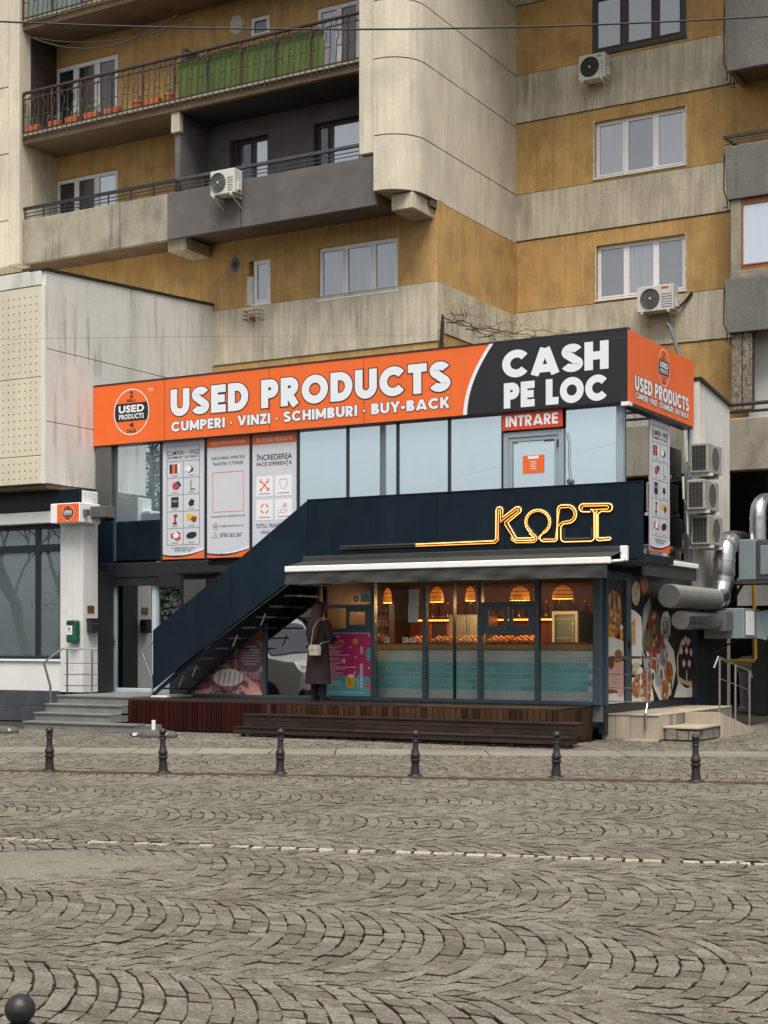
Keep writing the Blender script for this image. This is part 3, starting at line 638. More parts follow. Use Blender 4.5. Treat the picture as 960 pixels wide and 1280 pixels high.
window(apt, 'v', VL, ws[0] + .12, ws[1], max(ws[2], 9.24), ws[3], (1,), M['white_plastic'], [M['glass_net']], rec=.03, fw=.06)
A(MB().box(ws[0] - .04, ws[0] + .118, VL - .012, VL + .05, 9.24, ws[3] - .35), 'plaster_patch', M['plaster'])
# ---- loggias on the left: grey and ochre halves, two floors and the underside of a third
VR = VL                                    # back wall of the loggias
UD = U(220, VB)                            # dividing wall
UPL = U(28, VB)                            # left pier
FZ = (10.95, 13.70, 16.42)                 # floor levels
for i, z in enumerate(FZ):
    zt = z + 2.55
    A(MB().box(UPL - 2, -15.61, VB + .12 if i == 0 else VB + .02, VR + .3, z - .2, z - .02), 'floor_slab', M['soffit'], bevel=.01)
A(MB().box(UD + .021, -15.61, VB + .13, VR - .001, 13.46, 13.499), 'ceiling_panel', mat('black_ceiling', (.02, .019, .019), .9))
wA = (U(68, VR), U(147.5, VR)); wB = (U(70, VR), U(147, VR))
holesO = [(wA[0], wA[1], ZV(108, 133, VR) - .9, ZV(108, 76, VR)), (wB[0], wB[1], 11.1, ZV(108, 219, VR))]
holesO.append((U(313, VR), U(337, VR), ZV(325, 45, VR), ZV(325, 20, VR))); holesO.append((U(396, VR), U(450, VR), 13.9, ZV(425, 4, VR)))
# upper floor back wall is ochre everywhere; lower floor is ochre left of the divider, grey right of it
A(MB().wall('v', VR, .3, UL0, -15.6, 13.68, 18.2, [h for h in holesO if h[3] > 13.8]), 'wall_panel', M['ochre'])
A(MB().wall('v', VR, .3, UL0, UD, 10.93, 13.5, [holesO[1]]), 'wall_panel', M['ochre'])
hg = [(U(287, VR), U(335, VR), 10.97, ZV(310, 172, VR)), (U(392, VR), U(462, VR), 10.97, ZV(420, 149, VR))]
A(MB().wall('v', VR, .3, UD, -15.6, 10.93, 13.5, hg), 'wall_panel', M['grey_render'])
A(MB().box(UD - .12, UD + .02, VB + .12, VR, 10.95, 13.5), 'divider', M['grey_render'])
A(MB().box(UD - .19, UD + .05, VB + .06, VB + .2, 13.05, 13.52), 'beam_end', M['concrete'], bevel=.01)
A(MB().box(UD - .08, UD + .04, VB + .3, VR, 13.7, 15.0), 'divider', M['rust_iron'])
A(MB().box(-15.99, -15.605, VB - .04, VB + .28, 11.72, 18.4), 'pier', M['bay'], bevel=.02)
for z0, z1 in ((10.60, 11.70), (11.72, 13.30), (13.32, 14.9), (14.92, 18.4)):
    A(MB().box(UPL - 3, UPL - .36, VB - .1, VB + .4, z0, z1), 'pier_panel', M['bay'], bevel=.015)
A(MB().box(UPL - .35, UPL, VB - .12, VB + .3, 10.62, 18.4), 'pier', M['bay'], bevel=.02)
A(MB().box(UPL - .3, UPL + .02, VB + .3, VR, 10.95, 13.5), 'side_wall', M['concrete'])
A(MB().box(UPL - .3, UPL + .02, VB + .3, VR, 13.7, 16.2), 'side_wall', M['rust_iron'])
window(apt, 'v', VR, wA[0], wA[1], holesO[0][2], holesO[0][3], (1, 1, 1), M['white_plastic'], [M['glass_black']] * 3, rec=.04, fw=.08)
window(apt, 'v', VR, wB[0], wB[1], 11.1, holesO[1][3], (1, 1, 1.05), M['white_plastic'], [M['glass_black'], M['glass_black'], M['glass_sky']], rec=.04, fw=.06)
h = holesO[2]; window(apt, 'v', VR, h[0], h[1], h[2], h[3], (1,), M['white_plastic'], [M['glass_black']], rec=.03)
h = holesO[3]; window(apt, 'v', VR, h[0], h[1], h[2], h[3], (1, 1), M['white_plastic'], [M['glass_apt'], M['glass_black']], rec=.03, fw=.07)
window(apt, 'v', VR, *hg[0], (1.1, .9), M['dark_frame'], [M['glass_black'], M['glass_sky']], rec=.12, name='balcony_door', sill=False)
window(apt, 'v', VR, *hg[1], (.35, 1), M['dark_frame'], [M['glass_black'], M['glass_sky']], rec=.12, name='balcony_door', sill=False)
# parapets of the lower balcony
UJ = U(149.5, VB); UG = U(209, VB); PZ0, PZ1 = 10.64, 11.68
A(MB().box(U(12, VB), UJ - .012, VB, VB + .12, PZ0, PZ1), 'parapet', M['parapet'], bevel=.015)
A(MB().box(UJ + .012, UG, VB, VB + .12, PZ0, PZ1 + .0), 'parapet', M['parapet'], bevel=.012)
UJ2 = U(301, VB)
A(MB().box(UG + .002, UJ2 - .01, VB - .006, VB + .115, PZ0, PZ1), 'parapet', M['grey_render'], bevel=.012)
A(MB().box(UJ2 + .01, -15.60, VB - .006, VB + .115, PZ0, PZ1), 'parapet', M['grey_render'], bevel=.012)
A(MB().box(U(208, VB + .2), U(231, VB + .2), VB + .25, VL, 10.45, 10.72), 'bracket', M['concrete'], bevel=.01)
# low handrail on the parapet
def rail(u0, u1, m):
    r = A(MB().box(u0, u1, VB + .02, VB + .09, 11.93, 12.0), 'handrail', m, bevel=.008)
    for z in (11.76, 11.84): build(MB().box(u0, u1, VB + .045, VB + .065, z, z + .018), 'rail_bar', m, apt)
    n = max(2, int((u1 - u0) / .62))
    for i in range(n + 1): u = u0 + .02 + (u1 - u0 - .04) * i / n; build(MB().box(u - .012, u + .012, VB + .042, VB + .068, 11.682, 11.93), 'baluster', m, apt)
rail(U(26, VB), UD, M['dark_frame']); rail(UD + .005, -16.0, M['plinth'])
# wrought iron railing of the upper balcony and of the next one
def iron(z, u0, u1, zt, fill):
    A(MB().box(u0, u1, VB - .03, VB + .05, zt - .06, zt), 'handrail', M['rust_iron'], bevel=.012)
    A(MB().box(u0, u1, VB - .045, VB + .02, z - .05, z - .0), 'edge_strip', M['parapet'], bevel=.006)
    for zz in (z + .03, zt - .2): A(MB().box(u0, u1, VB - .012, VB + .012, zz, zz + .03), 'rail_bar', M['rust_iron'])
    n = int((u1 - u0) / .30)
    orn = MB()
    for i in range(n + 1):
        u = u0 + (u1 - u0) * i / n
        if i % 3 == 0: A(MB().box(u - .018, u + .018, VB - .02, VB + .02, z - .03, zt - .06), 'post', M['rust_iron'])
        if i == n: break
        a, b = u + .06, u + .2
        for (p, q) in (((a, z - .16), (a, z + .55)), ((b, z - .16), (b, z + .4))): orn.tube([(p[0], VB - .055, p[1]), (p[0], VB - .055, z + .1), (q[0], VB - .02, q[1])], .011, 5)
        orn.tube([(a, VB - .02, z + .55), (a + .04, VB - .02, z + .55), (a + .04, VB - .02, z + .72), (a - .02, VB - .02, z + .72), (a - .02, VB - .02, zt - .12), (a + .03, VB - .02, zt - .08)], .011, 5)
        orn.tube([(b, VB - .02, z + .4), (a, VB - .02, z + .4)], .011, 5); orn.tube([(b, VB - .02, z + .4), (b, VB - .02, zt - .2), (b + .04, VB - .02, zt - .12)], .011, 5)
        for uu in (a, b): orn.tube([(uu, VB - .055, z - .16), (uu, VB - .08, z - .18), (uu, VB - .095, z - .14)], .011, 5)
    o = A(orn, 'scrollwork', M['rust_iron'])
iron(13.72, U(29, VB), -15.99, 14.74, True); iron(16.45, U(29, VB), -15.99, 17.5, True)
gs = MB(); ug0, ug1 = U(221, VB), U(403, VB); nn = 7
for i in range(nn): gs = MB().box(ug0 + (ug1 - ug0) * i / nn + .006, ug0 + (ug1 - ug0) * (i + 1) / nn - .006, VB + .052 + .004 * (i % 2), VB + .06 + .004 * (i % 2), 13.76, 14.6 + .02 * (i % 3)); A(gs, 'screen_sheet', M['green_sheet'])
A(MB().box(U(33, VB), U(150, VB), VB + .055, VB + .065, 16.5, 17.3), 'screen_sheet', M['teal_sheet'])
for x, y in ((286, 30),):
    A(MB().lathe((0, 0, 0), [(.001, 0), (.06, 0), (.06, .3), (.001, .3)], 10), 'vent_pipe', M['duct_grey']).matrix_local = Matrix.Translation(Vector((U(x, VR), VR + .05, ZV(x, y, VR))) - Vector(apt['_org'])) @ Matrix.Rotation(math.radians(100), 4, 'X')
A(Face('v', VR - .004).blob(U(295, VR), ZV(295, 30, VR), .2, .2, 0, 0, 16, .25).mb, 'plaster_patch', M['plaster'])
for x, y in ((294, 331),):
    A(Face('v', VL - .006).ell(U(x, VL), ZV(x, y, VL), .13, .17, 0, 0, 18).ring(U(x, VL), ZV(x, y, VL), .06, .06, .05, .004, 1).mb, 'vent_cover', [M['duct_grey'], M['ink']])
# ---- balconies at the right edge
UBR = U(905, 30.9); VBR = 30.9
for z0, z1 in ((13.55, 15.2), (10.86, 11.98), (8.07, 9.2)):
    A(MB().prism([(UBR + .06, z0), (UBR + 4, z0), (UBR + 4, z1), (UBR, z1)], 'v', VBR, VBR + .12), 'parapet', M['balcony_grey'], bevel=.015)
    A(MB().box(UBR + .05, UBR + .17, VBR + .12, VW - .003, z0 + .02, z1), 'parapet', M['balcony_grey'], bevel=.01)
    A(MB().box(UBR + .05, UBR + 4, VBR + .1, VW, z0 + .1, z0 + .25), 'floor_slab', M['soffit'])
    for s_ in range(3):
        A(MB().tube([(UBR - .04, VBR + .15 + s_ * .25, z1 - .1), (UBR - .05, VBR + .15 + s_ * .25, z0 + .25), (UBR + .02, VBR + .15 + s_ * .25, z0 + .05), (UBR + .02, VBR + .15 + s_ * .25, z0 - .12), (UBR - .05, VBR + .13 + s_ * .25, z0 - .10)], .014, 6), 'hanger', M['rust_iron'])
A(MB().box(UBR - .02, UBR + 4, VBR + .0, VBR + .06, 12.15, 12.22), 'handrail', M['rust_iron'])
for z in (12.03, 12.09): A(MB().box(UBR + .02, UBR + 4, VBR + .02, VBR + .04, z, z + .02), 'rail_bar', M['rust_iron'])
for i in range(3): A(MB().tube([(UBR + .02, VBR + .1 + .2 * i, 12.18), (UBR + .3, VBR + .1 + .2 * i, 11.97)], .02, 6), 'brace', M['rust_iron'])
# glazed-in balcony below it
A(MB().box(UBR + .12, UBR + .34, VBR + .06, VBR + .3, 9.2, 10.88), 'post', M['parapet'], bevel=.01)
A(MB().box(UBR + .12, UBR + 4, VBR + .02, VBR + .14, 9.2, 9.36), 'sill', M['parapet'], bevel=.01)
window(apt, 'v', VBR, U(920, VBR), U(920, VBR) + 2.2, 9.37, 10.86, (1, 1), M['wood_frame'], [M['glass_sky'], M['glass_sky']], rec=.08, fw=.09, sill=False)
# mosaic strip column, loft wall and the beam over the passage
M['mosaic'] = mat('mosaic_strip', (.14, .115, .09), .7, var=.9, scale=14, stretch=(1, 1, .5), bump=.4, dirt=((.42, .38, .3), .8, 30, (1, 1, .5)))
VC = 31.0
A(MB().box(U(915, VC), U(927, VC), VC, VC + .1, ZV(925, 512, VC), 8.12), 'mosaic_strip', M['mosaic']); A(MB().box(U(928.5, VC), U(940, VC), VC, VC + .1, ZV(925, 512, VC), 8.12), 'mosaic_strip', M['mosaic'])
A(MB().box(U(915, VC), U(940, VC) + .02, VC + .02, VC + .13, ZV(925, 512, VC) + .01, 8.1), 'mosaic_frame', M['rust_iron'])
A(MB().box(U(936, 31.6), U(936, 31.6) + 4, 31.6, 31.7, 6, 8.2), 'loft_wall', M['white_wall'])
VPA = 30.5
A(MB().box(U(908, VPA), U(908, VPA) + 5, VPA, VPA + .3, ZV(930, 588, VPA), ZV(930, 522, VPA)), 'beam', M['parapet'], bevel=.02)
A(MB().tube([(U(905, VPA), VPA + .1, ZV(905, 506, VPA)), (U(905, VPA) + 4, VPA + .1, ZV(905, 506, VPA) + .02)], .04, 8), 'pipe', M['rust_iron'])
A(MB().tube([(U(905, VPA), VPA + .16, ZV(905, 515, VPA)), (U(905, VPA) + 4, VPA + .16, ZV(905, 515, VPA) + .02)], .03, 8), 'pipe', M['rust_iron'])
# dark passage at ground level
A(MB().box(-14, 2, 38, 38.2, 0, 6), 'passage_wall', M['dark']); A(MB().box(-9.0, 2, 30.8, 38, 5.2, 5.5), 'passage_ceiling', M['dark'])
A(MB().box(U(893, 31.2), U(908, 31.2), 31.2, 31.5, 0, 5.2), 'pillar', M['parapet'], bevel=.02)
A(MB().box(U(905, 32.8) + .3, U(985, 32.8), 32.8, 32.9, ZV(940, 757, 32.8), ZV(940, 722, 32.8)), 'white_panel', M['white_wall'])
# roof above the frame keeps the block solid
A(MB().box(UL0, UR1, VR + .29, VW + 8, 18.2, 18.5), 'roof', M['soffit'])
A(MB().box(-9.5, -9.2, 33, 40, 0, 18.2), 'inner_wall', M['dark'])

# ---- air conditioners and other things on the block
def ac_unit(org, wdt, dep, hgt, label, fanside=0.3, faces='v', rot=0, fan_r=None, badge=None, brackets=True, dark=False):
    t = thing('air_conditioner', org, label, 'air conditioner', 'outdoor air conditioner units', rz=rot)
    build(MB().box(-wdt/2, wdt/2, -dep, 0, 0, hgt), 'casing', M['ac_white'], t, local=True, bevel=.018, seg=2)
    r = fan_r or hgt * .38; cx = -wdt/2 + wdt * fanside; cz = hgt * .5
    f = MB(); n = 24; vs = [(cx + r * math.cos(2*math.pi*k/n), -dep - .006, cz + r * math.sin(2*math.pi*k/n)) for k in range(n)]; f.add(vs, [list(range(n))])
    build(f, 'fan_opening', M['mesh_dark'] if dark else mat('fan_grey', (.10, .10, .095), .6), t, local=True)
    gr = MB()
    for rr in [r * q for q in ((.2, .4, .6, .8, 1.0) if not dark else (.5, 1.0))]: gr.tube([(cx + rr * math.cos(2*math.pi*k/20), -dep - .014, cz + rr * math.sin(2*math.pi*k/20)) for k in range(21)], .0035 if rr < r else .012, 4, False)
    for k in range(8): a = math.pi * k / 4; gr.tube([(cx, -dep - .014, cz), (cx + r * math.cos(a), -dep - .014, cz + r * math.sin(a))], .0035, 4)
    build(gr, 'fan_grille', M['duct_grey'] if not dark else M['mesh_dark'], t, local=True)
    build(MB().ball((cx, -dep - .014, cz), r * .13, 10, 6, 1, .4), 'fan_hub', M['ac_white'], t, local=True)
    lv = MB()
    for k in range(6): z = hgt * (.12 + .1 * k); lv.box(cx + r + .05, wdt/2 - .04, -dep - .006, -dep + .002, z, z + .012)
    build(lv, 'louvre', M['duct_grey'], t, local=True)
    if badge: build(MB().box(wdt * .17, wdt * .36, -dep - .005, -dep + .002, hgt * .84, hgt * .92), 'badge', badge, t, local=True)
    if brackets:
        for s_ in (-.36, .36):
            build(MB().box(wdt*s_ - .02, wdt*s_ + .02, -dep - .02, .12, -.05, -.002), 'bracket', M['ac_white'], t, local=True)
            build(MB().tube([(wdt*s_, -dep + .02, -.045), (wdt*s_, .11, -.25)], .014, 6), 'bracket', M['ac_white'], t, local=True)
    build(MB().box(wdt/2 - .002, wdt/2 + .05, -dep * .7, -dep * .25, .06, hgt * .45), 'valve_cover', M['ac_white'], t, local=True, bevel=.01)
    return t
v_ = VB - .08; ac_unit((U(288, v_), v_, ZV(288, 247, v_)), .64, .3, .53, 'white air conditioner hung on the dark grey balcony parapet', .32, rot=0)
v_ = VW - .12; ac_unit((U(746, v_), v_, ZV(746, 104, v_)), .63, .3, .56, 'white air conditioner with black fan under the brown framed window', .42, dark=True, badge=M['cabinet'])
ac_unit((U(825, v_), v_, ZV(825, 392, v_)), .84, .32, .56, 'cream air conditioner with small red badge at the lower white window', .36, badge=M['terracotta'])
t = build(MB().tube([(U(845, VW) , VW - .3, 9.0), (U(848, VW), VW - .12, 8.92), (U(858, VW), VW - .05, 9.1), (U(866, VW), VW - .04, 9.28)], .03, 8), 'pipe_hose', M['cable']); tag(t, 'dark hose curving from cream air conditioner up to a hole in the wall', 'hose')
t = build(MB().tube([(U(834, 28.6), 28.6, ZV(834, 405, 28.6)), (U(838, 28.6), 28.6, ZV(836, 410, 28.6)), (U(850, 28.0), 28.0, ZV(850, 447, 28.0))], .04, 8), 'vent_stack', M['duct_grey']); tag(t, 'thin grey leaning pipe sticking up behind the orange sign corner', 'pipe')
# flower pots on the upper left balcony
def trough(x, wd, kind, label):
    v = VB + .09; u = U(x, v); t = thing('flower_pot', (u, v, 13.72), label, 'flower pot', 'terracotta pots on the iron balcony')
    if kind == 0:
        b = MB().prism([(-wd/2 + .03, 0), (wd/2 - .03, 0), (wd/2, .2), (-wd/2, .2)], 'v', -.07, .07); build(b, 'pot', M['terracotta'], t, local=True, bevel=.012)
        build(MB().box(-wd/2 + .02, wd/2 - .02, -.055, .055, .19, .208), 'soil', M['twig'], t, local=True)
    else:
        build(MB().lathe((0, 0, 0), [(.001, 0), (.09, 0), (.115, .17), (.13, .17), (.13, .22), (.1, .22), (.095, .19), (.001, .19)], 16), 'pot', M['terracotta'], t, local=True, smooth=True)
    pl = MB(); rg = random.Random(int(x))
    for _ in range(10):
        p = Vector((rg.uniform(-wd/2 + .05, wd/2 - .05), rg.uniform(-.04, .04), .17)); q = p + Vector((rg.uniform(-.08, .08), rg.uniform(-.05, .05), rg.uniform(.06, .2)))
        pl.tube([p, (p + q) / 2 + Vector((.01, 0, 0)), q], .004, 4)
        pl.add([q, q + Vector((.04, .01, .02)), q + Vector((.02, .02, .05)), q + Vector((-.02, .0, .03))], [(0, 1, 2, 3)])
    build(pl, 'dry_plant', M['leaf'], t, local=True)
for x, wd, kd, d in ((42, .42, 0, 'leftmost on the iron balcony'), (69, .36, 0, 'second from left on the iron balcony'), (91, .40, 0, 'third from left on the iron balcony'), (115, .44, 0, 'under the white balcony window, fourth from left'),
                     (141, .44, 0, 'fifth from left on the iron balcony'), (173, .26, 1, 'round one standing between two long troughs'), (190, .50, 0, 'long one near the green screen'), (212, .24, 1, 'round one right beside the green screen')):
    trough(x, wd, kd, 'terracotta flower pot, ' + d)
# overhead cables
def cable(x0, y0, x1, y1, sag, D, r, label):
    p = []
    for i in range(33):
        t = i / 32; x = x0 + (x1 - x0) * t; y = y0 + (y1 - y0) * t + sag * 4 * t * (1 - t); Y = D
        X = (x - 480) / F * Y; u, v = UV(X, Y); p.append((u, v, CH - (y - HOR) / F * Y))
    return tag(build(MB().tube(p, r, 6), 'overhead_cable', M['cable']), label, 'cable')
cable(-900, -60, 2100, -120, 125, 22, .013, 'thick black cable crossing the whole facade near the top')
cable(37, 46, 222, 18, 27, 29.6, .011, 'upper of the two slack wires hanging across the iron balcony')
cable(37, 46, 240, 24, 16, 29.5, .008, 'lower thin slack wire hanging across the iron balcony')
cable(-300, 432, 2000, 470, -28, 21, .002, 'very thin wire running in front of the orange sign')
# small wire basket under the narrow window
t = thing('window_basket', (U(318, VL - .1), VL - .1, ZV(318, 402, VL)), 'small rusty wire basket hung under the narrow window', 'basket')
for k in range(3): z = .02 + .09 * k; build(MB().tube([(-.22, -.12, z), (.22, -.12, z), (.22, .1, z), (-.22, .1, z), (-.22, -.12, z)], .009, 5), 'hoop', M['rust_iron'], t, local=True)
for k in range(9): u = -.22 + .055 * k; build(MB().tube([(u, .1, .0), (u, -.12, .0), (u, -.12, .2)], .005, 4), 'wire', M['rust_iron'], t, local=True)
build(MB().box(-.1, .0, -.06, .02, .01, .1), 'pot', M['terracotta'], t, local=True)
# bare climber at the corner of the lower wall
t = thing('bare_climber', (U(552, VL - .2), VL - .2, 6.9), 'bare tangled climber on the wall corner above the sign', 'climber')
rg = random.Random(11); cl = MB(); o0 = Vector(t['_org'])
def P3(x, y, v): return Vector((U(x, v), v, ZV(x, y, v))) - o0
st = [P3(551, 447, VL - .12), P3(552, 425, VL - .12), P3(553, 405, VL - .12), P3(553, 393, VL - .12)]; cl.tube(st, [.05, .045, .04, .02], 6)
build(cl, 'stem', M['twig'], t, local=True)
tw = MB()
def wander(p, q, r, amp, n=10):
    out = []
    for i in range(n + 1): out.append(p.lerp(q, i / n) + Vector((rg.uniform(-amp, amp), rg.uniform(-amp, amp) * .5, rg.uniform(-amp, amp) + amp * 1.5 * math.sin(math.pi * i / n))))
    tw.tube(out, [r * (1 - .6 * i / n) for i in range(n + 1)], 4); return out
lines = [((553, 398), (620, 425), .013), ((554, 402), (660, 432), .012), ((553, 395), (598, 398), .008), ((575, 405), (592, 384), .006), ((580, 410), (700, 428), .012), ((600, 420), (720, 418), .01), ((560, 400), (640, 438), .009), ((640, 430), (700, 426), .008), ((590, 415), (660, 405), .007)]
for a, b, r in lines:
    pth = wander(P3(*a, VL - .1 + rg.uniform(0, .6)), P3(*b, VL + .1 + rg.uniform(0, .5) if b[0] < 640 else 25.5), r, .05)
    for _ in range(7):
        s0 = rg.choice(pth); e = s0 + Vector((rg.uniform(-.35, .35), rg.uniform(-.1, .1), rg.uniform(-.2, .35))); wander(s0, e, r * .5, .03, 5)
build(tw, 'twig', M['twig'], t, local=True)
# ================================================================ SHOP BUILDING
VG, VN, VU_ = 23.05, 22.15, 24.05        # ground glazing, navy balustrade, upper glazing
US = -9.10                               # right side wall
UE = -20.55                              # left end
VBK = 27.40                              # back
DZ = .57                                 # deck and floor level
shop = thing('shop_building', (US, VG, 0), 'two storey glass and navy shop pavilion with orange fascia', 'shop building')
S = lambda mb, name, m, **k: build(mb, name, m, shop, **k)
ZS = 3.0                                 # walkway level
UG0 = U(229, 23.05)                             # left end of the projecting ground glazing
# slabs
S(MB().box(UE, US - .02, VU_ - .1, VBK, ZS - .25, ZS - .02), 'floor_slab', M['black_panel'])
S(MB().box(UG0, -8.2, VN + .06, VU_ - .1, ZS - .12, ZS), 'walkway_slab', M['black_panel'])
S(MB().box(UE, US - .01, VU_ - .08, VBK, 6.52, 6.72), 'roof', M['black_panel'])
S(MB().box(UE, US - .02, VG + .02, VBK, .3, DZ - .006), 'ground_slab', M['step_stone'])
S(MB().box(UE, US - .05, VBK - .2, VBK, DZ, 6.5), 'rear_wall', M['dark'])
S(MB().box(UE, UE + .1, VU_ + .0, VBK - .21, ZS, 6.5), 'end_wall', M['dark'])
# upper interior backing so that panes do not look into an empty shell
S(MB().box(UE + .1, US - .5, VU_ + .6, VU_ + .66, ZS, 6.5), 'inner_screen', M['white_wall'])
# ---- upper glazing
xm = [144, 202, 257.5, 314, 373, 435, 497.5, 562, 629]
ZT = 5.72
def mull(x, z0, z1, m=M['dark_frame'], w_=.05, v=VU_, d=.1): u = U(x, v); return S(MB().box(u - w_/2, u + w_/2, v - .03, v + d, z0, z1), 'mullion', m, bevel=.006)
for x in xm[1:]: mull(x, ZS, ZT)
ZP = ZV(230, 699, VU_)
for i in range(len(xm) - 1):
    a0, a1 = U(xm[i], VU_) + .028, U(xm[i + 1], VU_) - .028
    z0 = ZV(172, 651, VU_) if i == 0 else max(ZS + .02, 3.02) if i > 3 else ZP
    S(MB().box(a0, a1, VU_, VU_ + .012, z0, ZT - .01), 'window_pane', M['mirror'])
S(MB().box(U(146, VU_), U(200.5, VU_), VU_ - .02, VU_ + .05, ZP + .01, ZV(172, 652, VU_)), 'spandrel_panel', M['navy'], bevel=.01)
S(MB().box(U(144, VU_), U(146, VU_), VU_ - .04, VU_ + .1, ZP, ZT), 'mullion', M['blue_frame'])
S(MB().box(UE + .0, U(143.5, VU_) - .003, VU_ - .12, VU_ + .1, ZV(130, 640, VU_), 5.75), 'corner_pier', M['duct_grey'], bevel=.01)
S(MB().box(UE + .0, U(143.5, VU_) - .003, VU_ - .06, VU_ + .1, ZP - .1, ZV(130, 652, VU_)), 'corner_panel', M['navy'], bevel=.01)
# window right of the door and corner post
S(MB().box(U(707, VU_), U(777, VU_), VU_, VU_ + .012, ZS + .02, ZT - .01), 'window_pane', M['mirror'])
S(MB().box(US - .13, US - .012, VU_ - .04, VU_ + .09, ZS, ZT), 'corner_post', M['grey_frame'], bevel=.01)
# entrance door on the walkway
d0, d1 = U(630.5, VU_), U(705.5, VU_); zt = ZV(668, 539, VU_)
dr = S(MB().box(d0, d0 + .10, VU_ - .05, VU_ + .06, ZS, zt).box(d1 - .10, d1, VU_ - .05, VU_ + .06, ZS, zt).box(d0 + .1, d1 - .1, VU_ - .05, VU_ + .06, zt - .10, zt), 'entrance_door', M['grey_frame'], bevel=.008)
build(MB().box(d0 + .1, d0 + .17, VU_ - .035, VU_ + .03, ZS + .02, zt - .1).box(d1 - .17, d1 - .1, VU_ - .035, VU_ + .03, ZS + .02, zt - .1).box(d0 + .17, d1 - .17, VU_ - .035, VU_ + .03, zt - .17, zt - .1).box(d0 + .17, d1 - .17, VU_ - .035, VU_ + .03, ZS + .02, ZS + .15), 'leaf_frame', M['grey_frame'], dr, bevel=.006)
build(MB().box(d0 + .17, d1 - .17, VU_ - .005, VU_ + .005, ZS + .15, zt - .17), 'pane', M['mirror'], dr)
for z in (zt - .3, 3.9, 3.2): build(MB().tube([(d1 - .1, VU_ - .06, z), (d1 - .1, VU_ - .06, z + .12)], .018, 8), 'hinge', M['dark_frame'], dr)
zi0, zi1 = ZV(667, 537.5, VU_), ZV(667, 514, VU_)
t = thing('entrance_sign', ((d0 + d1) / 2, VU_ - .06, zi0), 'red panel reading INTRARE above the upper glass door', 'sign')
build(MB().box(d0, d1, VU_ - .09, VU_ - .06, zi0 + .005, zi1 + .06), 'panel', mat('red_sign', (.62, .055, .02), .5, var=.04), t, bevel=.006)
f = Face('v', VU_ - .09); heavy(f, 'INTRARE', d0 + .07, d1 - .08, zi0 + .07, zi1 - .065, .003, 0, .22, .09); build(f.mb, 'lettering', M['sign_white'], t)
def notice(x0, y0, x1, y1, v, label, mats, draw, name='notice'):
    a0, a1 = U(x0, v), U(x1, v); xm_ = (x0 + x1) / 2; b0, b1 = ZV(xm_, y1, v), ZV(xm_, y0, v)
    t = thing(name, ((a0 + a1) / 2, v, b0), label, 'poster'); build(MB().box(a0, a1, v - .003, v, b0, b1), 'sheet', mats[0], t)
    f = Face('v', v - .003); draw(f, a0, a1, b0, b1); build(f.mb, 'print', mats, t); return t
v_ = VU_ - .012
def dn(f, a0, a1, b0, b1):
    W_, H_ = a1 - a0, b1 - b0; f.rect(a0 + W_*.25, a0 + W_*.75, b1 - H_*.2, b1 - H_*.04, .002, 1)
    for k in range(4): f.rect(a0 + W_*.36, a0 + W_*.64, b0 + H_*(.62 - .13*k), b0 + H_*(.66 - .13*k), .002, 1)
notice(653.5, 569, 680, 591.5, v_, 'orange notice sheet taped to the middle of the upper glass door', [M['orange'], M['sign_white']], dn)
M['yellow'] = mat('yellow_print', (.75, .45, .03), .5, var=.05)
notice(641, 545, 646.5, 555, v_, 'small yellow sticker in the top left corner of the upper glass door', [M['yellow'], M['orange']], lambda f, a0, a1, b0, b1: f.blob((a0+a1)/2, (b0+b1)*.5 + .02, .025, .035, .002, 1), 'sticker')
notice(680, 543, 693.5, 551.5, v_, 'small dark photo sticker in the top right corner of the upper glass door', [M['terracotta'], M['leaf'], M['yellow']], lambda f, a0, a1, b0, b1: f.blob(a0 + .05, b0 + .06, .04, .03, .002, 1).blob(a0 + .12, b0 + .04, .03, .02, .002, 2), 'sticker')
t = thing('vent_plug', (U(713, v_), v_ - .02, ZV(713, 602, v_)), 'round grey vent fitting with a cord on the upper window by the door', 'vent')
build(MB().lathe((0, 0, 0), [(.001, 0), (.05, 0), (.055, .02), (.03, .035), (.001, .035)], 14), 'plug', M['duct_grey'], t, local=True).rotation_euler = (math.radians(90), 0, 0)
build(MB().tube([(0, -.01, .04), (-.03, -.01, .35), (-.015, -.01, .62), (-.06, -.01, .85)], .006, 5), 'cord', M['cable'], t, local=True)
# ---- upper side glazing (right end)
zs0, zs1 = ZS - .02, 5.72
vB = VU(863, US) - .1
M['glass_side'] = glass('side_mirror_glass', (.12, .13, .13), .5)
S(MB().box(US - .012, US, VU_ + .1, vB, zs0 + .1, zs1), 'side_pane', M['glass_side'])
S(MB().box(US - .06, US + .03, vB, vB + .13, zs0, zs1), 'corner_post', M['grey_frame'], bevel=.01)
S(MB().box(US - .1, US + .02, VU_ + .09, vB, zs0 - .1, zs0 + .1), 'side_rail', M['dark_frame'], bevel=.01)
S(MB().box(US - 1.4, US - 1.3, VU_ + .7, VBK - .3, ZS, 6.4), 'inner_wall', M['dark'])
# ---- black band over the lower left entrance
vb = VU_ - .12
S(MB().box(UE - .02, U(198, vb), vb, vb + .2, ZV(160, 722, vb), ZV(190, 702.5, vb)), 'black_band', M['black_panel'], bevel=.012); S(MB().box(U(198, vb) + .002, U(259, vb), vb, vb + .2, ZV(228, 733.5, vb), ZV(190, 702.5, vb)), 'black_band', M['black_panel'], bevel=.012)
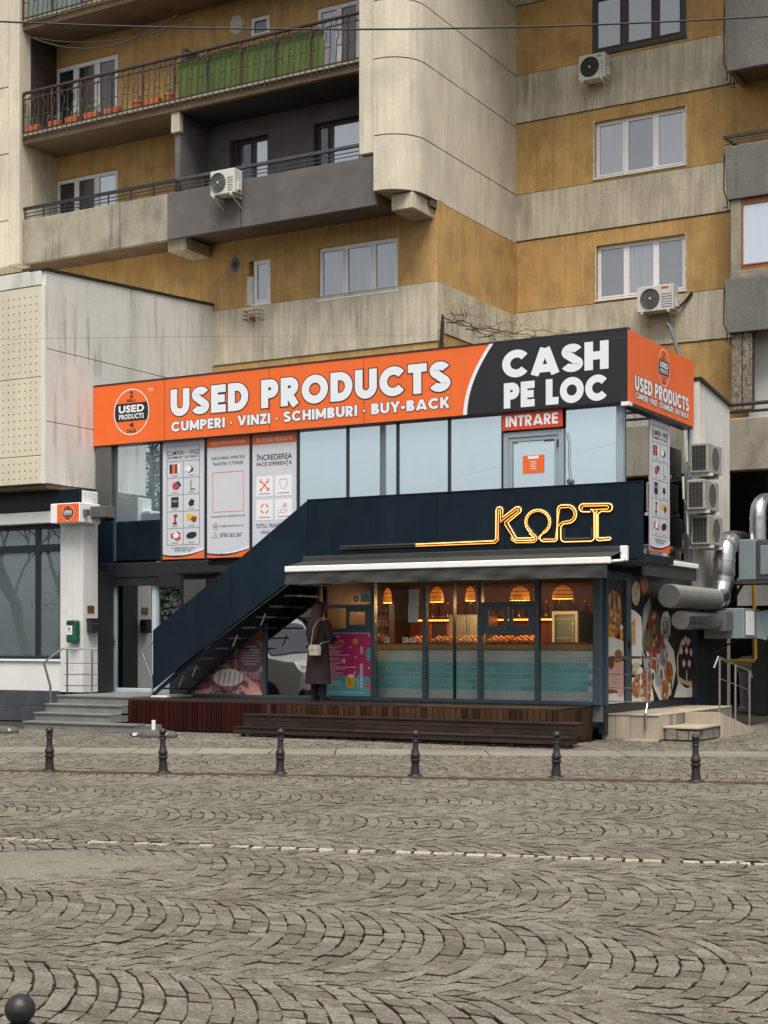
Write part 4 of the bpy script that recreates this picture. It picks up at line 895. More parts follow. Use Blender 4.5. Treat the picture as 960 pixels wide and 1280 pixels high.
# ---- ground floor left: door and side light
zl = DZ + .0; ztop = ZV(170, 721, VU_)
g0, g1 = U(140, VU_), U(196.5, VU_)
M['door_frame_lightened'] = mat('lightened_door_frame', (.46, .54, .58), .38, var=.05)  # frame colour lightened to offset the shade in the door recess
dr = S(MB().box(g0, g0 + .13, VU_ - .04, VU_ + .05, zl, ztop).box(g1 - .1, g1, VU_ - .04, VU_ + .05, zl, ztop).box(g0 + .13, g1 - .1, VU_ - .04, VU_ + .05, ztop - .11, ztop).box(g0 + .13, g1 - .1, VU_ - .04, VU_ + .05, zl, zl + .1), 'street_door', M['door_frame_lightened'], bevel=.01)
build(MB().box(g0, g1, VU_ - .035, VU_ + .045, ztop + .002, ztop + .2), 'door_head', M['door_frame_lightened'], dr, bevel=.008)
build(MB().box(g0 + .13, g1 - .1, VU_, VU_ + .01, zl + .1, ztop - .11), 'pane', M['glass_dark'], dr)
build(MB().tube([(g0 + .07, VU_ - .04, 1.62), (g0 + .07, VU_ - .09, 1.62), (g0 + .17, VU_ - .09, 1.62)], .013, 8).box(g0 + .05, g0 + .09, VU_ - .05, VU_ - .038, 1.52, 1.7), 'door_handle', M['dark_frame'], dr)
s0 = U(128, VU_)
S(MB().box(s0, g0 - .1, VU_ + .02, VU_ + .03, zl + .1, ztop), 'side_light', M['glass_dark'])
S(MB().box(s0 - .08, s0, VU_ - .04, VU_ + .05, zl, ztop + .1).box(g0 - .1, g0 - .003, VU_ - .03, VU_ + .04, zl, ztop + .1), 'side_light_frame', M['door_frame_lightened'], bevel=.008)
S(MB().box(g1 + .05, UG0, VU_ + .01, VU_ + .02, 1.0, ztop + .2), 'window_pane', M['glass_dark'])
S(MB().box(g1, g1 + .05, VU_ - .02, VU_ + .05, zl, ztop + .3).box(g1 + .05, UG0, VU_ - .02, VU_ + .05, zl, 1.0), 'window_frame', M['grey_frame'], bevel=.006)
S(MB().box(UE + .1, US - 7.6, VU_ + 1.4, VU_ + 1.5, DZ, ZS - .25), 'inner_wall', M['dark'])
S(MB().box(UG0 - .06, UG0, VG, VU_ + .1, DZ, ZS - .12), 'return_wall', M['black_panel'])
# ---- projecting ground glazing
ZGT = 2.86
def gm_(x, w_=.075, m=M['blue_frame']): u = U(x, VG); S(MB().box(u - w_/2, u + w_/2, VG - .05, VG + .07, DZ + .06, ZGT), 'mullion', m, bevel=.008)
for x in (331.5, 399, 467, 531.5, 600.5, 672): gm_(x)
gm_(568, .012, M['dark_frame'])
uc = US - .005
S(MB().box(uc - .14, uc, VG - .06, VG + .09, DZ, ZGT + .1), 'corner_post', M['blue_frame'], bevel=.01)
S(MB().box(UG0, uc - .14, VG - .045, VG + .06, DZ - .004, DZ + .06), 'bottom_rail', M['blue_frame'], bevel=.008)
S(MB().box(UG0, uc - .14, VG - .045, VG + .06, ZGT - .06, ZS - .12), 'top_rail', M['dark_frame'], bevel=.008)
def pane(x0, x1, z0, z1, m): S(MB().box(U(x0, VG) + .04, U(x1, VG) - .04, VG, VG + .01, z0, z1), 'window_pane', m)
S(MB().box(UG0 + .01, U(331.5, VG) - .04, VG, VG + .01, DZ + .06, ZGT - .06), 'window_pane', M['glass_dark'])
pane(331.5, 399, DZ + .06, ZGT - .06, M['glass_wobbly'])
S(MB().box(UG0, U(399, VG), VG + .25, VG + .3, DZ, ZS - .25), 'inner_screen', M['dark'])
for a, b in ((467, 531.5), (531.5, 600.5), (672, 746)): pane(a, b, DZ + .06, ZGT - .06, M['glass'])
# hatches: (left pixel, right pixel, low row, high row)
def hatch(xa, xb, y0, y1, nm, open_left):
    a, b = U(xa, VG) + .04, U(xb, VG) - .04; xm_ = (xa + xb) / 2; z0, z1 = ZV(xm_, y1, VG), ZV(xm_, y0, VG)
    w_ = S(MB().box(a, b, VG - .055, VG + .05, z0 - .06, z0).box(a, b, VG - .055, VG + .05, z1, z1 + .06).box(a, a + .05, VG - .055, VG + .05, z0, z1).box(b - .05, b, VG - .055, VG + .05, z0, z1), 'serving_hatch', M['blue_frame'], bevel=.007)
    mid = (a + b) / 2
    for k, (p, q) in enumerate(((a + .05, mid), (mid, b - .05))):
        if k == 0 and open_left: continue
        e = VG - .04 + .03 * k
        sf = build(MB().box(p, p + .08, e, e + .025, z0, z1).box(q - .08, q, e, e + .025, z0, z1).box(p + .08, q - .08, e, e + .025, z0, z0 + .07).box(p + .08, q - .08, e, e + .025, z1 - .07, z1), 'sliding_sash', M['blue_frame'], w_, bevel=.005)
        build(MB().box(p + .08, q - .08, e + .01, e + .015, z0 + .07, z1 - .07), 'pane', M['glass'], w_)
    return a, b, z0, z1
h1 = hatch(399, 467, 760, 786, 'a', True); h2 = hatch(600.5, 672, 757, 788, 'b', False)
pane(399, 467, h1[3] + .06, ZGT - .06, M['glass']); pane(600.5, 672, h2[3] + .06, ZGT - .06, M['glass']); pane(600.5, 672, DZ + .06, h2[2] - .06, M['glass'])
S(MB().box(U(399, VG) + .04, U(467, VG) - .04, VG, VG + .03, DZ + .06, h1[2] - .06), 'lower_panel', M['sign_white'])
# ---- ground side wall with door
vS0, vS1 = VG + .1, VU(865.5, US)
S(MB().box(US - .15, US - .03, VG + .09, VBK, DZ, ZS - .12), 'side_wall', M['dark_frame'])
S(MB().box(US - .02, US + .05, vS0 - .01, vS0 + .06, DZ, 2.78), 'door_frame', M['blue_frame'], bevel=.006)
vD = VU(783, US); S(MB().box(US - .02, US + .05, vD - .1, vD + .1, DZ, 2.78), 'door_frame', M['blue_frame'], bevel=.006)
S(MB().box(US - .02, US + .05, vS0 + .06, vD - .1, 2.64, 2.78), 'door_frame', M['blue_frame'], bevel=.006)
S(MB().box(US + .05, US + .09, vD - .05, vD + .0, 1.5, 1.62), 'door_handle', M['dark_frame'], bevel=.008)
S(MB().box(US - .1, US + .015, vS0, VBK + .2, .1, DZ - .0), 'side_plinth', M['dark_frame'])
S(MB().box(US - .1, US + .03, vS1, vS1 + .25, DZ, ZS - .2), 'corner_post', M['duct_grey'], bevel=.01)

# ================================================================ ORANGE FASCIA SIGN
VS, UF = 23.90, -8.98; z0, z1 = 5.64, 6.855; uL, uR = U(117, VS), UF
t = thing('fascia_sign', ((uL + uR) / 2, VS + .05, z0), 'long orange and black fascia sign reading USED PRODUCTS and CASH PE LOC', 'shop sign')
vR2 = VU(867.2, UF)
build(MB().box(uL, uR, VS, VS + .12, z0, z1), 'front_board', M['orange'], t)
build(MB().box(uR - .12, uR, VS + .1205, vR2, z0, z1), 'side_board', M['orange'], t)
build(MB().box(uL, uR, VS - .008, VS + .14, z1, z1 + .03), 'top_trim', M['dark_frame'], t)
build(MB().box(uL + .02, uR - .02, VS + .01, VS + .14, z0 - .02, z0 - .002), 'bottom_trim', M['dark_frame'], t)
build(MB().box(uR - .14, uR - .01, VS + .145, vR2 - .02, z0 - .05, z0 - .002), 'bottom_trim', M['dark_frame'], t)
build(MB().box(U(779, VS), uR + .06, VS - .1, VS + .06, z0 - .08, z0 - .015), 'corner_bracket', M['white_plastic'], t)
f = Face('v', VS)
# black field with a curved edge and its white stripe
n = 20; edge = []
for i in range(n + 1):
    y_ = i / n; x = 579 + 5 + 33 * y_ ** 1.9; edge.append((U(x, VS), z0 + (z1 - z0) * y_))
f.poly(edge[::-1] + [(uR - .002, z0), (uR - .002, z1)], .004, 0)
for i in range(n): (a, b), (c, d) = edge[i], edge[i + 1]; f.poly([(a - .075, b), (a + .0, b), (c + .0, d), (c - .075, d)], .006, 1)
def band(txt, x0, x1, yl0, yl1, yr0, yr1, bold, outline=0):
    a0, a1 = U(x0, VS), U(x1, VS); b0 = (ZV(x0, yl1, VS) + ZV(x1, yr1, VS)) / 2; b1 = (ZV(x0, yl0, VS) + ZV(x1, yr0, VS)) / 2
    if outline: heavy(f, txt, a0, a1, b0, b1, .004, 2, bold, .09, outline)
    heavy(f, txt, a0, a1, b0, b1, .008, 1, bold, .09 if outline else .06)
for x in (206, 337, 455, 703):
    f.rect(U(x, VS) - .004, U(x, VS) + .004, z0, z1, .0055, 2)
band('USED PRODUCTS', 213.5, 563, 487, 519.5, 451, 490.5, .28, .035)
band('CUMPERI • VINZI • SCHIMBURI • BUY-BACK', 214.5, 562, 526.5, 538, 497, 512, .25, .045)
band('CASH', 628, 761, 438.5, 473, 425.5, 461, .285); band('PE LOC', 630, 760, 478.5, 510, 468, 501, .285)
def logo(f, a, b, ra, rb, k):
    f.ring(a, b, ra, rb, rb * .045, .006, 1); f.ell(a, b, ra * .96, rb * .96, .003, 3)
    hh = rb * .38; pts = [(a + ra*.95 * math.cos(t), b + rb*.95 * math.sin(t)) for t in [-.42 + .84 * i / 8 for i in range(9)]] + [(a - ra*.95 * math.cos(t), b + rb*.95 * math.sin(t)) for t in [.42 - .84 * i / 8 for i in range(9)]]
    f.poly(pts, .005, 0)
    f.text('USED', a - ra*.72, a + ra*.72, b - rb*.02, b + rb*.30, .009, 1, .045); f.text('PRODUCTS', a - ra*.70, a + ra*.70, b - rb*.30, b - rb*.08, .009, 1, .03)
    for s_, y0_, y1_, hw in (('2', .62, .90, .1), ('SELL', .44, .56, .27), ('4', -.68, -.44, .12), ('SALE', -.88, -.73, .25)): f.text(s_, a - ra*hw, a + ra*hw, b + rb*y0_, b + rb*y1_, .007, 2, .03)
a = U(164.5, VS); rb = .47; logo(f, a, ZV(164.5, 515, VS), rb * .97, rb, 1)
f.text('TM', a + .43, a + .55, ZV(184, 490, VS), ZV(184, 490, VS) + .07, .006, 1, 0)
build(f.mb, 'lettering', [M['sign_black'], M['sign_white'], M['ink'], M['orange']], t)
f = Face('u', UF); V_ = lambda x: VU(x, UF)
a = V_(829.5); logo(f, a, ZU(829.5, 460, UF), .30, .33, 1)
def sband(txt, x0, x1, yl0, yl1, yr0, yr1, bold):
    b0 = (ZU(x0, yl1, UF) + ZU(x1, yr1, UF)) / 2; b1 = (ZU(x0, yl0, UF) + ZU(x1, yr0, UF)) / 2
    heavy(f, txt, V_(x0), V_(x1), b0, b1, .004, 2, bold, .09, .04); heavy(f, txt, V_(x0), V_(x1), b0, b1, .008, 1, bold, .09)
sband('USED PRODUCTS', 793, 860.5, 469, 489, 497, 514, .25); sband('CUMPERI • VINZI • SCHIMBURI • BUY-BACK', 794, 860, 491.5, 498, 515.5, 523.5, .22)
build(f.mb, 'lettering', [M['sign_black'], M['sign_white'], M['ink'], M['orange']], t)

# ================================================================ WINDOW POSTERS OF THE UPPER FLOOR
pm = [M['print_grey'], M['orange'], M['ink'], M['sign_white'], mat('print_red', (.55, .05, .04), .5), mat('print_brown', (.16, .06, .03), .5), mat('print_blue', (.03, .08, .16), .5), M['yellow'], mat('print_line', (.22, .22, .24), .6, var=0)]
def footer(f, a0, a1, b0, b1):
    W_ = a1 - a0; H_ = b1 - b0; N = 10
    up = [(a0 + W_ * i / N, b0 + H_ * (.045 - .035 * math.sin(math.pi * (.15 + .85 * i / N)) + .02 * (i / N) ** 2)) for i in range(N + 1)]
    f.poly([(a0, b0)] + [(a1, b0)] + [(x, z) for x, z in up[::-1]], .004, 1)
    for i in range(N): (p, q), (r, s_) = up[i], up[i + 1]; th = .018 * H_ * (1 - abs(i / N - .3)); f.poly([(p, q), (r, s_), (r, s_ + th), (p, q + th)], .005, 2); f.poly([(p, q + th), (r, s_ + th), (r, s_ + th + .022 * H_ * i / N), (p, q + th + .022 * H_ * i / N)], .0045, 3)
def items_poster(f, a0, a1, b0, b1):
    W_, H_ = a1 - a0, b1 - b0; X = lambda k: a0 + W_ * k; Zz = lambda k: b0 + H_ * k
    f.rect(a0, a1, b0, b1, 0, 0); footer(f, a0, a1, b0, b1)
    L = lambda x0, x1, y0, y1: f.rect(X(x0), X(x1), Zz(y0), Zz(y1), .003, 8)
    L(.1, .9, .963, .967); L(.1, .115, .12, .966); L(.885, .9, .12, .966); L(.1, .9, .836, .840)
    for i in range(1, 6): L(.1, .9, .836 - .1437 * i, .840 - .1437 * i)
    L(.493, .507, .12, .838)
    f.text('CUMPERI • VINZI', X(.12), X(.88), Zz(.89), Zz(.928), .004, 2, .008); f.text('SCHIMBURI • BUY-BACK', X(.13), X(.87), Zz(.86), Zz(.882), .004, 2, .002)
    rg = random.Random(4); pal = [[2, 1, 5, 3], [5, 2, 3], [2, 6, 4], [2, 3], [2, 8], [8, 2], [4, 5], [7, 7, 5], [4, 2, 4, 3], [2]]
    for r in range(5):
        for c in range(2):
            cx, cy = .3 + .4 * c, .838 - .1437 * (r + .45); pl = pal[r * 2 + c]
            if r == 0 and c == 0:
                for k in range(4): f.rect(X(cx - .13 + .065 * k), X(cx - .07 + .065 * k), Zz(cy - .038), Zz(cy + .04), .004, pl[k])
            elif r == 4 and c == 1: f.ell(X(cx), Zz(cy), W_ * .13, H_ * .028, .004, 2, 16, rot=.15)
            elif r == 1 and c == 1: f.rect(X(cx - .03), X(cx), Zz(cy - .04), Zz(cy + .04), .004, 8); f.rect(X(cx - .03), X(cx + .09), Zz(cy - .042), Zz(cy - .035), .004, 2)
            elif r == 2 and c == 0: f.rect(X(cx - .09), X(cx + .09), Zz(cy - .045), Zz(cy + .045), .004, 2); f.rect(X(cx - .06), X(cx + .06), Zz(cy), Zz(cy + .02), .005, 8)
            elif r == 3 and c == 0: f.rect(X(cx - .02), X(cx + .03), Zz(cy - .03), Zz(cy + .03), .004, 4); f.rect(X(cx - .03), X(cx + .06), Zz(cy + .02), Zz(cy + .04), .004, 5); f.rect(X(cx - .05), X(cx + .05), Zz(cy - .045), Zz(cy - .03), .004, 2)
            else:
                for k, m in enumerate(pl): f.blob(X(cx + (rg.uniform(-.09, .09) if len(pl) > 2 else 0)), Zz(cy + rg.uniform(-.012, .012)), W_ * (.07 if len(pl) < 3 else .075), H_ * .026, .004 + .0006 * k, m, 12, .3)
            f.rect(X(cx - .07), X(cx + .07), Zz(cy - .063), Zz(cy - .058), .004, 8)
    f.text('CUMPĂRĂM PE LOC', X(.22), X(.78), Zz(.086), Zz(.103), .006, 2, .005); f.text('0750 263 267', X(.3), X(.7), Zz(.064), Zz(.08), .006, 2, .005)
def code_poster(f, a0, a1, b0, b1):
    W_, H_ = a1 - a0, b1 - b0; X = lambda k: a0 + W_ * k; Zz = lambda k: b0 + H_ * k
    f.rect(a0, a1, b0, b1, 0, 0); footer(f, a0, a1, b0, b1); f.rect(a0, a1, Zz(.93), b1, .003, 1); f.text('USED PRODUCTS IAȘI', X(.1), X(.9), Zz(.945), Zz(.975), .005, 3, .006)
    f.text('DESCOPERĂ OFERTELE', X(.1), X(.9), Zz(.825), Zz(.856), .004, 2, .003); f.text('ÎNAINTEA TUTUROR', X(.14), X(.86), Zz(.775), Zz(.81), .004, 2, .003)
    for r in ((.13, .87, .715, .719), (.13, .87, .382, .386), (.13, .142, .384, .717), (.858, .87, .384, .717)): f.rect(X(r[0]), X(r[1]), Zz(r[2]), Zz(r[3]), .003, 1)
    f.text('SCANEAZĂ ȘI URMĂREȘTE-NE', X(.1), X(.9), Zz(.333), Zz(.358), .004, 2, .0)
    f.ring(X(.2), Zz(.262), W_ * .07, W_ * .07, .008, .004, 8, 20); f.rect(X(.16), X(.24), Zz(.255), Zz(.27), .0045, 8); f.text('iasi@usedproducts.ro', X(.3), X(.86), Zz(.253), Zz(.274), .004, 2, .0)
    f.ring(X(.2), Zz(.197), W_ * .035, W_ * .035, .008, .004, 8, 16); f.text('WhatsApp', X(.1), X(.28), Zz(.162), Zz(.175), .004, 2, 0); f.text('0750 263 267', X(.31), X(.83), Zz(.17), Zz(.203), .004, 2, .006)
def why_poster(f, a0, a1, b0, b1):
    W_, H_ = a1 - a0, b1 - b0; X = lambda k: a0 + W_ * k; Zz = lambda k: b0 + H_ * k
    f.rect(a0, a1, b0, b1, 0, 0); footer(f, a0, a1, b0, b1); f.rect(a0, a1, Zz(.925), b1, .003, 1); f.text('DE CE USED PRODUCTS?', X(.09), X(.92), Zz(.944), Zz(.974), .005, 3, .006)
    f.text('ÎNCREDEREA', X(.1), X(.9), Zz(.792), Zz(.85), .004, 2, .012); f.text('FACE DIFERENȚA', X(.1), X(.9), Zz(.735), Zz(.778), .004, 2, .008)
    for cx, cy in ((.28, .575), (.71, .575), (.28, .38), (.71, .38)): f.rect(X(cx - .19), X(cx + .19), Zz(cy - .085), Zz(cy + .085), .003, 3); f.rect(X(cx - .13), X(cx + .13), Zz(cy - .065), Zz(cy - .058), .004, 8)
    cx, cy = X(.28), Zz(.585)                                            # crossed tools
    for s_ in (-1, 1):
        d = .085; f.poly([(cx - s_*d - .018, cy - d), (cx - s_*d + .018, cy - d), (cx + s_*d + .018, cy + d), (cx + s_*d - .018, cy + d)], .004, 1); f.ring(cx + s_*d, cy + d, .035, .035, .016, .0045, 1, 14, .5, 5.6); f.ring(cx - s_*d, cy - d, .03, .03, .02, .0045, 1, 14)
    cx, cy = X(.71), Zz(.59); sh = [(-.09, .07), (0, .1), (.09, .07), (.085, -.02), (.05, -.075), (0, -.11), (-.05, -.075), (-.085, -.02)]
    for i in range(8): (p, q), (r, s_) = sh[i], sh[(i + 1) % 8]; f.poly([(cx + p, cy + q), (cx + r, cy + s_), (cx + r * .88, cy + s_ * .9), (cx + p * .88, cy + q * .9)], .004, 4)
    for k in range(4): f.ring(X(.28), Zz(.39), .10, .10, .03, .004, 1, 8, k * math.pi / 2 + .2, k * math.pi / 2 + 1.3)
    f.ring(X(.74), Zz(.41), .045, .045, .01, .004, 4, 18); f.text('€', X(.72), X(.76), Zz(.398), Zz(.422), .004, 4, .0)
    for q in ([(-.11, -.03), (-.05, -.03), (-.05, -.075), (-.11, -.075)], [(-.04, -.02), (.02, -.03), (.06, -.04), (.1, -.02), (.11, -.03), (.04, -.075), (-.04, -.075)]):
        for i in range(len(q)): (p, a_), (r, c_) = q[i], q[(i + 1) % len(q)]; dx, dz = r - p, c_ - a_; l_ = math.hypot(dx, dz) or 1; nx, nz_ = -dz / l_ * .006, dx / l_ * .006; cx, cy = X(.69), Zz(.385); f.poly([(cx + p, cy + a_), (cx + r, cy + c_), (cx + r + nx, cy + c_ + nz_), (cx + p + nx, cy + a_ + nz_)], .004, 4)
    f.text('TOTUL TRANSPARENT', X(.08), X(.92), Zz(.233), Zz(.265), .004, 2, .003); f.text('FĂRĂ SURPRIZE', X(.2), X(.8), Zz(.183), Zz(.215), .004, 2, .003)
for i, (fn, lb) in enumerate(((items_poster, 'pale poster with a two column grid of goods, left of three in the upper windows'), (code_poster, 'middle poster of the upper windows with a phone number and orange header'), (why_poster, 'poster with four white icon squares, right of three in the upper windows'))):
    a0, a1 = U(xm[i + 1], VU_) + .035, U(xm[i + 2], VU_) - .035; t = thing('window_poster', ((a0 + a1) / 2, VU_ - .012, ZP), lb, 'poster', 'advertising posters in the upper windows')
    build(MB().box(a0, a1, VU_ - .009, VU_ - .002, ZP + .005, 5.655), 'sheet', M['print_grey'], t)
    f = Face('v', VU_ - .011); fn(f, a0 + .002, a1 - .002, ZP + .01, 5.60); build(f.mb, 'print', pm, t)
# the same goods poster on the side glazing
a0, a1 = VU(811.5, US), VU(836.5, US); zb, zt_ = ZU(824, 690, US), ZU(824, 528, US)
t = thing('window_poster', (US + .01, (a0 + a1) / 2, zb), 'narrow pale poster with a grid of goods on the dark side glazing', 'poster', 'advertising posters in the upper windows')
build(MB().box(US + .003, US + .009, a0, a1, zb, zt_), 'sheet', M['print_grey'], t); f = Face('u', US + .011); items_poster(f, a0 + .002, a1 - .002, zb, zt_); build(f.mb, 'print', pm, t)

# ================================================================ NAVY BALUSTRADE, STAIR, NEON
ZN0, ZN1 = 2.90, 4.08
t = thing('navy_balustrade', (-11.5, VN, ZN0), 'navy panelled balustrade of the upper walkway carrying the neon lettering', 'balustrade')
uA = U(384, VN)
cuts = [uA, U(463, VN), U(546, VN), U(630, VN), U(803.5, VN)]
for i in range(4): build(MB().box(cuts[i] + .002, cuts[i + 1] - .002, VN - .002 * (i % 2), VN + .05, ZN0, ZN1), 'panel', M['navy'], t, bevel=.004)
build(MB().box(uA, cuts[-1], VN - .01, VN + .07, ZN1, ZN1 + .02), 'cap', M['navy'], t)
# stair
t = thing('outdoor_stair', (U(200, VN), VN + .4, DZ), 'steep outdoor stair behind a slanting navy side panel', 'stair')
pt = lambda x, y, v=VN: (U(x, v), ZV(x, y, v))
pa, pb, pc_, pd, pe, pf = pt(191, 788), pt(382, 629.5), (uA - .004, ZN1), (uA - .004, ZN0), pt(364, 722), pt(191, 861)
uspl = U(290, VN); 
def ontop(u): return pa[1] + (pb[1] - pa[1]) * (u - pa[0]) / (pb[0] - pa[0])
def onbot(u): return pf[1] + (pe[1] - pf[1]) * (u - pf[0]) / (pe[0] - pf[0])
build(MB().prism([pa, (uspl - .002, ontop(uspl)), (uspl - .002, onbot(uspl)), pf], 'v', VN, VN + .04), 'side_panel', M['navy'], t, bevel=.004)
build(MB().prism([(uspl + .002, ontop(uspl)), (pc_[0], ZN1), (pc_[0], min(onbot(pc_[0]), ZN0)), (uspl + .002, onbot(uspl))], 'v', VN + .001, VN + .04), 'side_panel', M['navy'], t, bevel=.004)
vs_ = VG - .12
q0, q1 = pt(217, 868, vs_), pt(384, 737, vs_)
q0 = (q0[0], DZ + .005)
for vv in (vs_, VN + .06):
    build(MB().prism([(q0[0] - .1, DZ + .002), (q0[0] + .22, DZ + .002), (q1[0] + .5, q1[1] + .45), (q1[0] - .1, q1[1] + .35), (q0[0] - .1, q0[1] + .3)], 'v', vv, vv + .05) if vv == vs_ else MB().prism([(q0[0] - .05, DZ + .002), (q0[0] + .05, DZ + .002), (q1[0] + .3, q1[1] + .45), (q1[0] + .05, q1[1] + .35)], 'v', vv, vv + .05), 'stringer', M['dark_frame'], t)
ns_ = 12; us0, us1 = U(205, VN + .2), uA + .35
trd = bpy.data.meshes.new('tread'); tb = MB().box(-.14, .14, 0, .72, -.03, 0); trd.from_pydata(tb.v, [], tb.f); trd.materials.append(M['dark_frame'])
M['bare_metal'] = mat('scratched_metal', (.28, .27, .24), .45, .8, var=.3, scale=9)
org = Vector(t['_org'])
for i in range(ns_):
    u = us0 + (us1 - us0) * (i + .5) / ns_; z = DZ + (ZS - DZ) * (i + 1) / (ns_ + 1)
    piece(trd, 'tread', t, Vector((u, VN + .1, z)) - org)
    if i in (1, 2, 5, 7): build(MB().tube([(u - .02, VN + .09, z - .16), (u + .08, VN + .09, z + .04)], .014, 6), 'cleat', M['bare_metal'], t)
for dz in (.0, .1): build(MB().tube([(us0 - .1, VN + .07, DZ + .22 + dz), (us1 - .1, VN + .07, ZS + .05 + dz)], .014, 6), 'stay_rod', M['bare_metal'], t)
build(MB().tube([pt(178, 815, VN + .3)[:1] + (VN + .3, pt(178, 815, VN + .3)[1]), (U(190, VN + .3), VN + .3, ZV(190, 803, VN + .3)), (U(196, VN + .3), VN + .3, ZV(196, 802, VN + .3))], .022, 8), 'handrail', M['steel'], t)
build(MB().tube([(U(178, VN + .3), VN + .3, ZV(178, 815, VN + .3)), (U(190, VN + .3), VN + .3, ZV(190, 845, VN + .3)), (U(191, VN + .3), VN + .3, DZ)], .022, 8), 'handrail', M['steel'], t)
# neon lettering traced on the balustrade
M['neon'] = mat('neon_tube', (.9, .5, .12), .4, var=0, emis=(1.0, .24, .02), es=.8)
M['neon_hot'] = mat('neon_tube_bright', (1, .8, .4), .4, var=0, emis=(1.0, .38, .055), es=.85)
M['neon_off'] = mat('neon_tube_unlit', (.06, .045, .04), .4, var=0)
M['neon_back'] = mat('neon_channel', (.018, .014, .013), .6, var=.1)
t = thing('neon_sign', (U(695, VN - .02), VN - .02, 3.1), 'glowing orange neon letters KOPT with a long tail line', 'neon sign')
Q = lambda x, y: (U(640 + x / 6, VN), ZV(640 + x / 6, 600 + y / 6, VN))        # enlarged crop of the photograph
Q2 = lambda x, y: (U(400 + x / 2.4, VN), ZV(400 + x / 2.4, 610 + y / 2.4, VN))
def circ(cx, cy, r, a0, a1, n=14): return [(cx + r * math.cos(math.radians(a0 + (a1 - a0) * i / n)), cy + r * math.sin(math.radians(a0 + (a1 - a0) * i / n))) for i in range(n + 1)]
paths = [  # (mapped points, material)
    ([Q2(x, y) for x, y in ((66, 178), (290, 169))], 'neon_off'), ([Q2(x, y) for x, y in ((66, 184), (290, 175))], 'neon_off'), ([Q2(x, y) for x, y in ((66, 178), (63, 181), (66, 184))], 'neon_off'),
    ([Q2(x, y) for x, y in ((290, 169), (524, 159), (530, 154), (531, 66), (535, 59), (541, 57), (548, 60), (551, 66), (551, 88), (590, 58), (598, 57), (605, 62), (606, 69), (603, 74), (566, 105), (592, 151), (636, 150), (645, 147))], 'neon_hot'),
    ([Q2(x, y) for x, y in ((290, 175), (528, 166), (537, 158), (538, 68), (541, 64), (544, 68), (545, 104), (552, 96), (594, 64), (599, 66), (597, 71), (556, 104), (558, 112), (588, 158), (640, 159))], 'neon'),
    ([Q(x, y) for x, y in [(0, 432), (40, 455), (165, 453), (176, 447), (176, 435), (165, 424), (135, 402)] + circ(200, 318, 95, 125, 415, 26) + [(240, 400), (222, 420), (215, 440), (222, 455), (240, 463), (330, 462), (345, 450), (347, 220), (355, 200), (372, 190), (420, 188)] + circ(420, 258, 70, -90, 90, 12) + [(395, 330), (378, 345), (372, 365), (372, 440), (382, 460), (400, 465), (600, 460), (618, 448), (624, 430), (622, 250), (612, 228), (595, 222)]], 'neon_hot'),
    ([Q(x, y) for x, y in [(0, 448), (36, 472), (172, 470), (190, 455), (192, 432), (178, 414), (150, 395)] + circ(200, 318, 82, 122, 418, 26) + [(235, 404), (210, 425), (203, 445)] ], 'neon'),
    ([Q(x, y) for x, y in [(238, 445), (325, 446), (332, 440), (362, 225), (370, 210), (420, 208)] + circ(420, 258, 52, -90, 90, 12) + [(390, 314), (364, 330), (356, 350)]], 'neon'),
    ([Q(x, y) for x, y in [(595, 240)] + circ(540, 210, 30, 90, 270, 10) + [(730, 178)] + circ(728, 208, 30, -80, 90, 10) + [(680, 236), (655, 250), (650, 270), (650, 430), (660, 436), (740, 432), (748, 440), (740, 450), (660, 456), (645, 452), (638, 440), (638, 240), (645, 232)]], 'neon_hot'),
    ([Q(x, y) for x, y in [(535, 222), (530, 210), (538, 198), (722, 194), (732, 206), (725, 219), (660, 222), (600, 224)]], 'neon'),
    ([Q(x, y) for x, y in ((395, 360), (392, 430), (400, 446), (595, 440), (604, 430), (603, 350))], 'neon_off'),
]
for pts, m in paths:
    build(MB().tube([(u, VN - .035, z) for u, z in pts], (.008 if m == 'neon_hot' else .0065), 6), 'tube', M[m], t)
    bk = MB(); bk.tube([(u, VN - .012, z) for u, z in pts], .026, 4); build(bk, 'channel', M['neon_back'], t)

# ================================================================ AWNINGS
VA, ZA = 21.50, 2.83; ua0, ua1 = U(356.5, VA), U(763, VA); ub0, ub1 = U(381, VN), U(779, VN)
t = thing('awning', ((ua0 + ua1) / 2, VN - .05, ZA), 'long charcoal awning with white front bar over the bakery front', 'awning', 'charcoal awnings')
cl = MB(); nn = 40
top = [((ub0 + (ub1 - ub0) * i / nn), VN - .03, 3.02 + .0 * i) for i in range(nn + 1)]; bot = [((ua0 + (ua1 - ua0) * i / nn), VA + .02, ZA + .075) for i in range(nn + 1)]
cl.add(top + bot, [(i, i + 1, nn + 2 + i, nn + 1 + i) for i in range(nn)]); cl.add([(x, y, z - .01) for x, y, z in top + bot], [(nn + 1 + i, nn + 2 + i, i + 1, i) for i in range(nn)])
build(cl, 'canvas', M['canvas'], t, smooth=True)
build(MB().box(ua0, ua1, VA - .03, VA + .05, ZA - .03, ZA + .07), 'front_bar', mat('awning_bar', (.88, .88, .86), .4, var=.02, dirt=((.7, .69, .65), .3, 3, (1, 1, 1))), t, bevel=.012)
vl = MB(); rows = 6; nn = 150; rg = random.Random(3); ph = [rg.uniform(0, 6) for _ in range(4)]
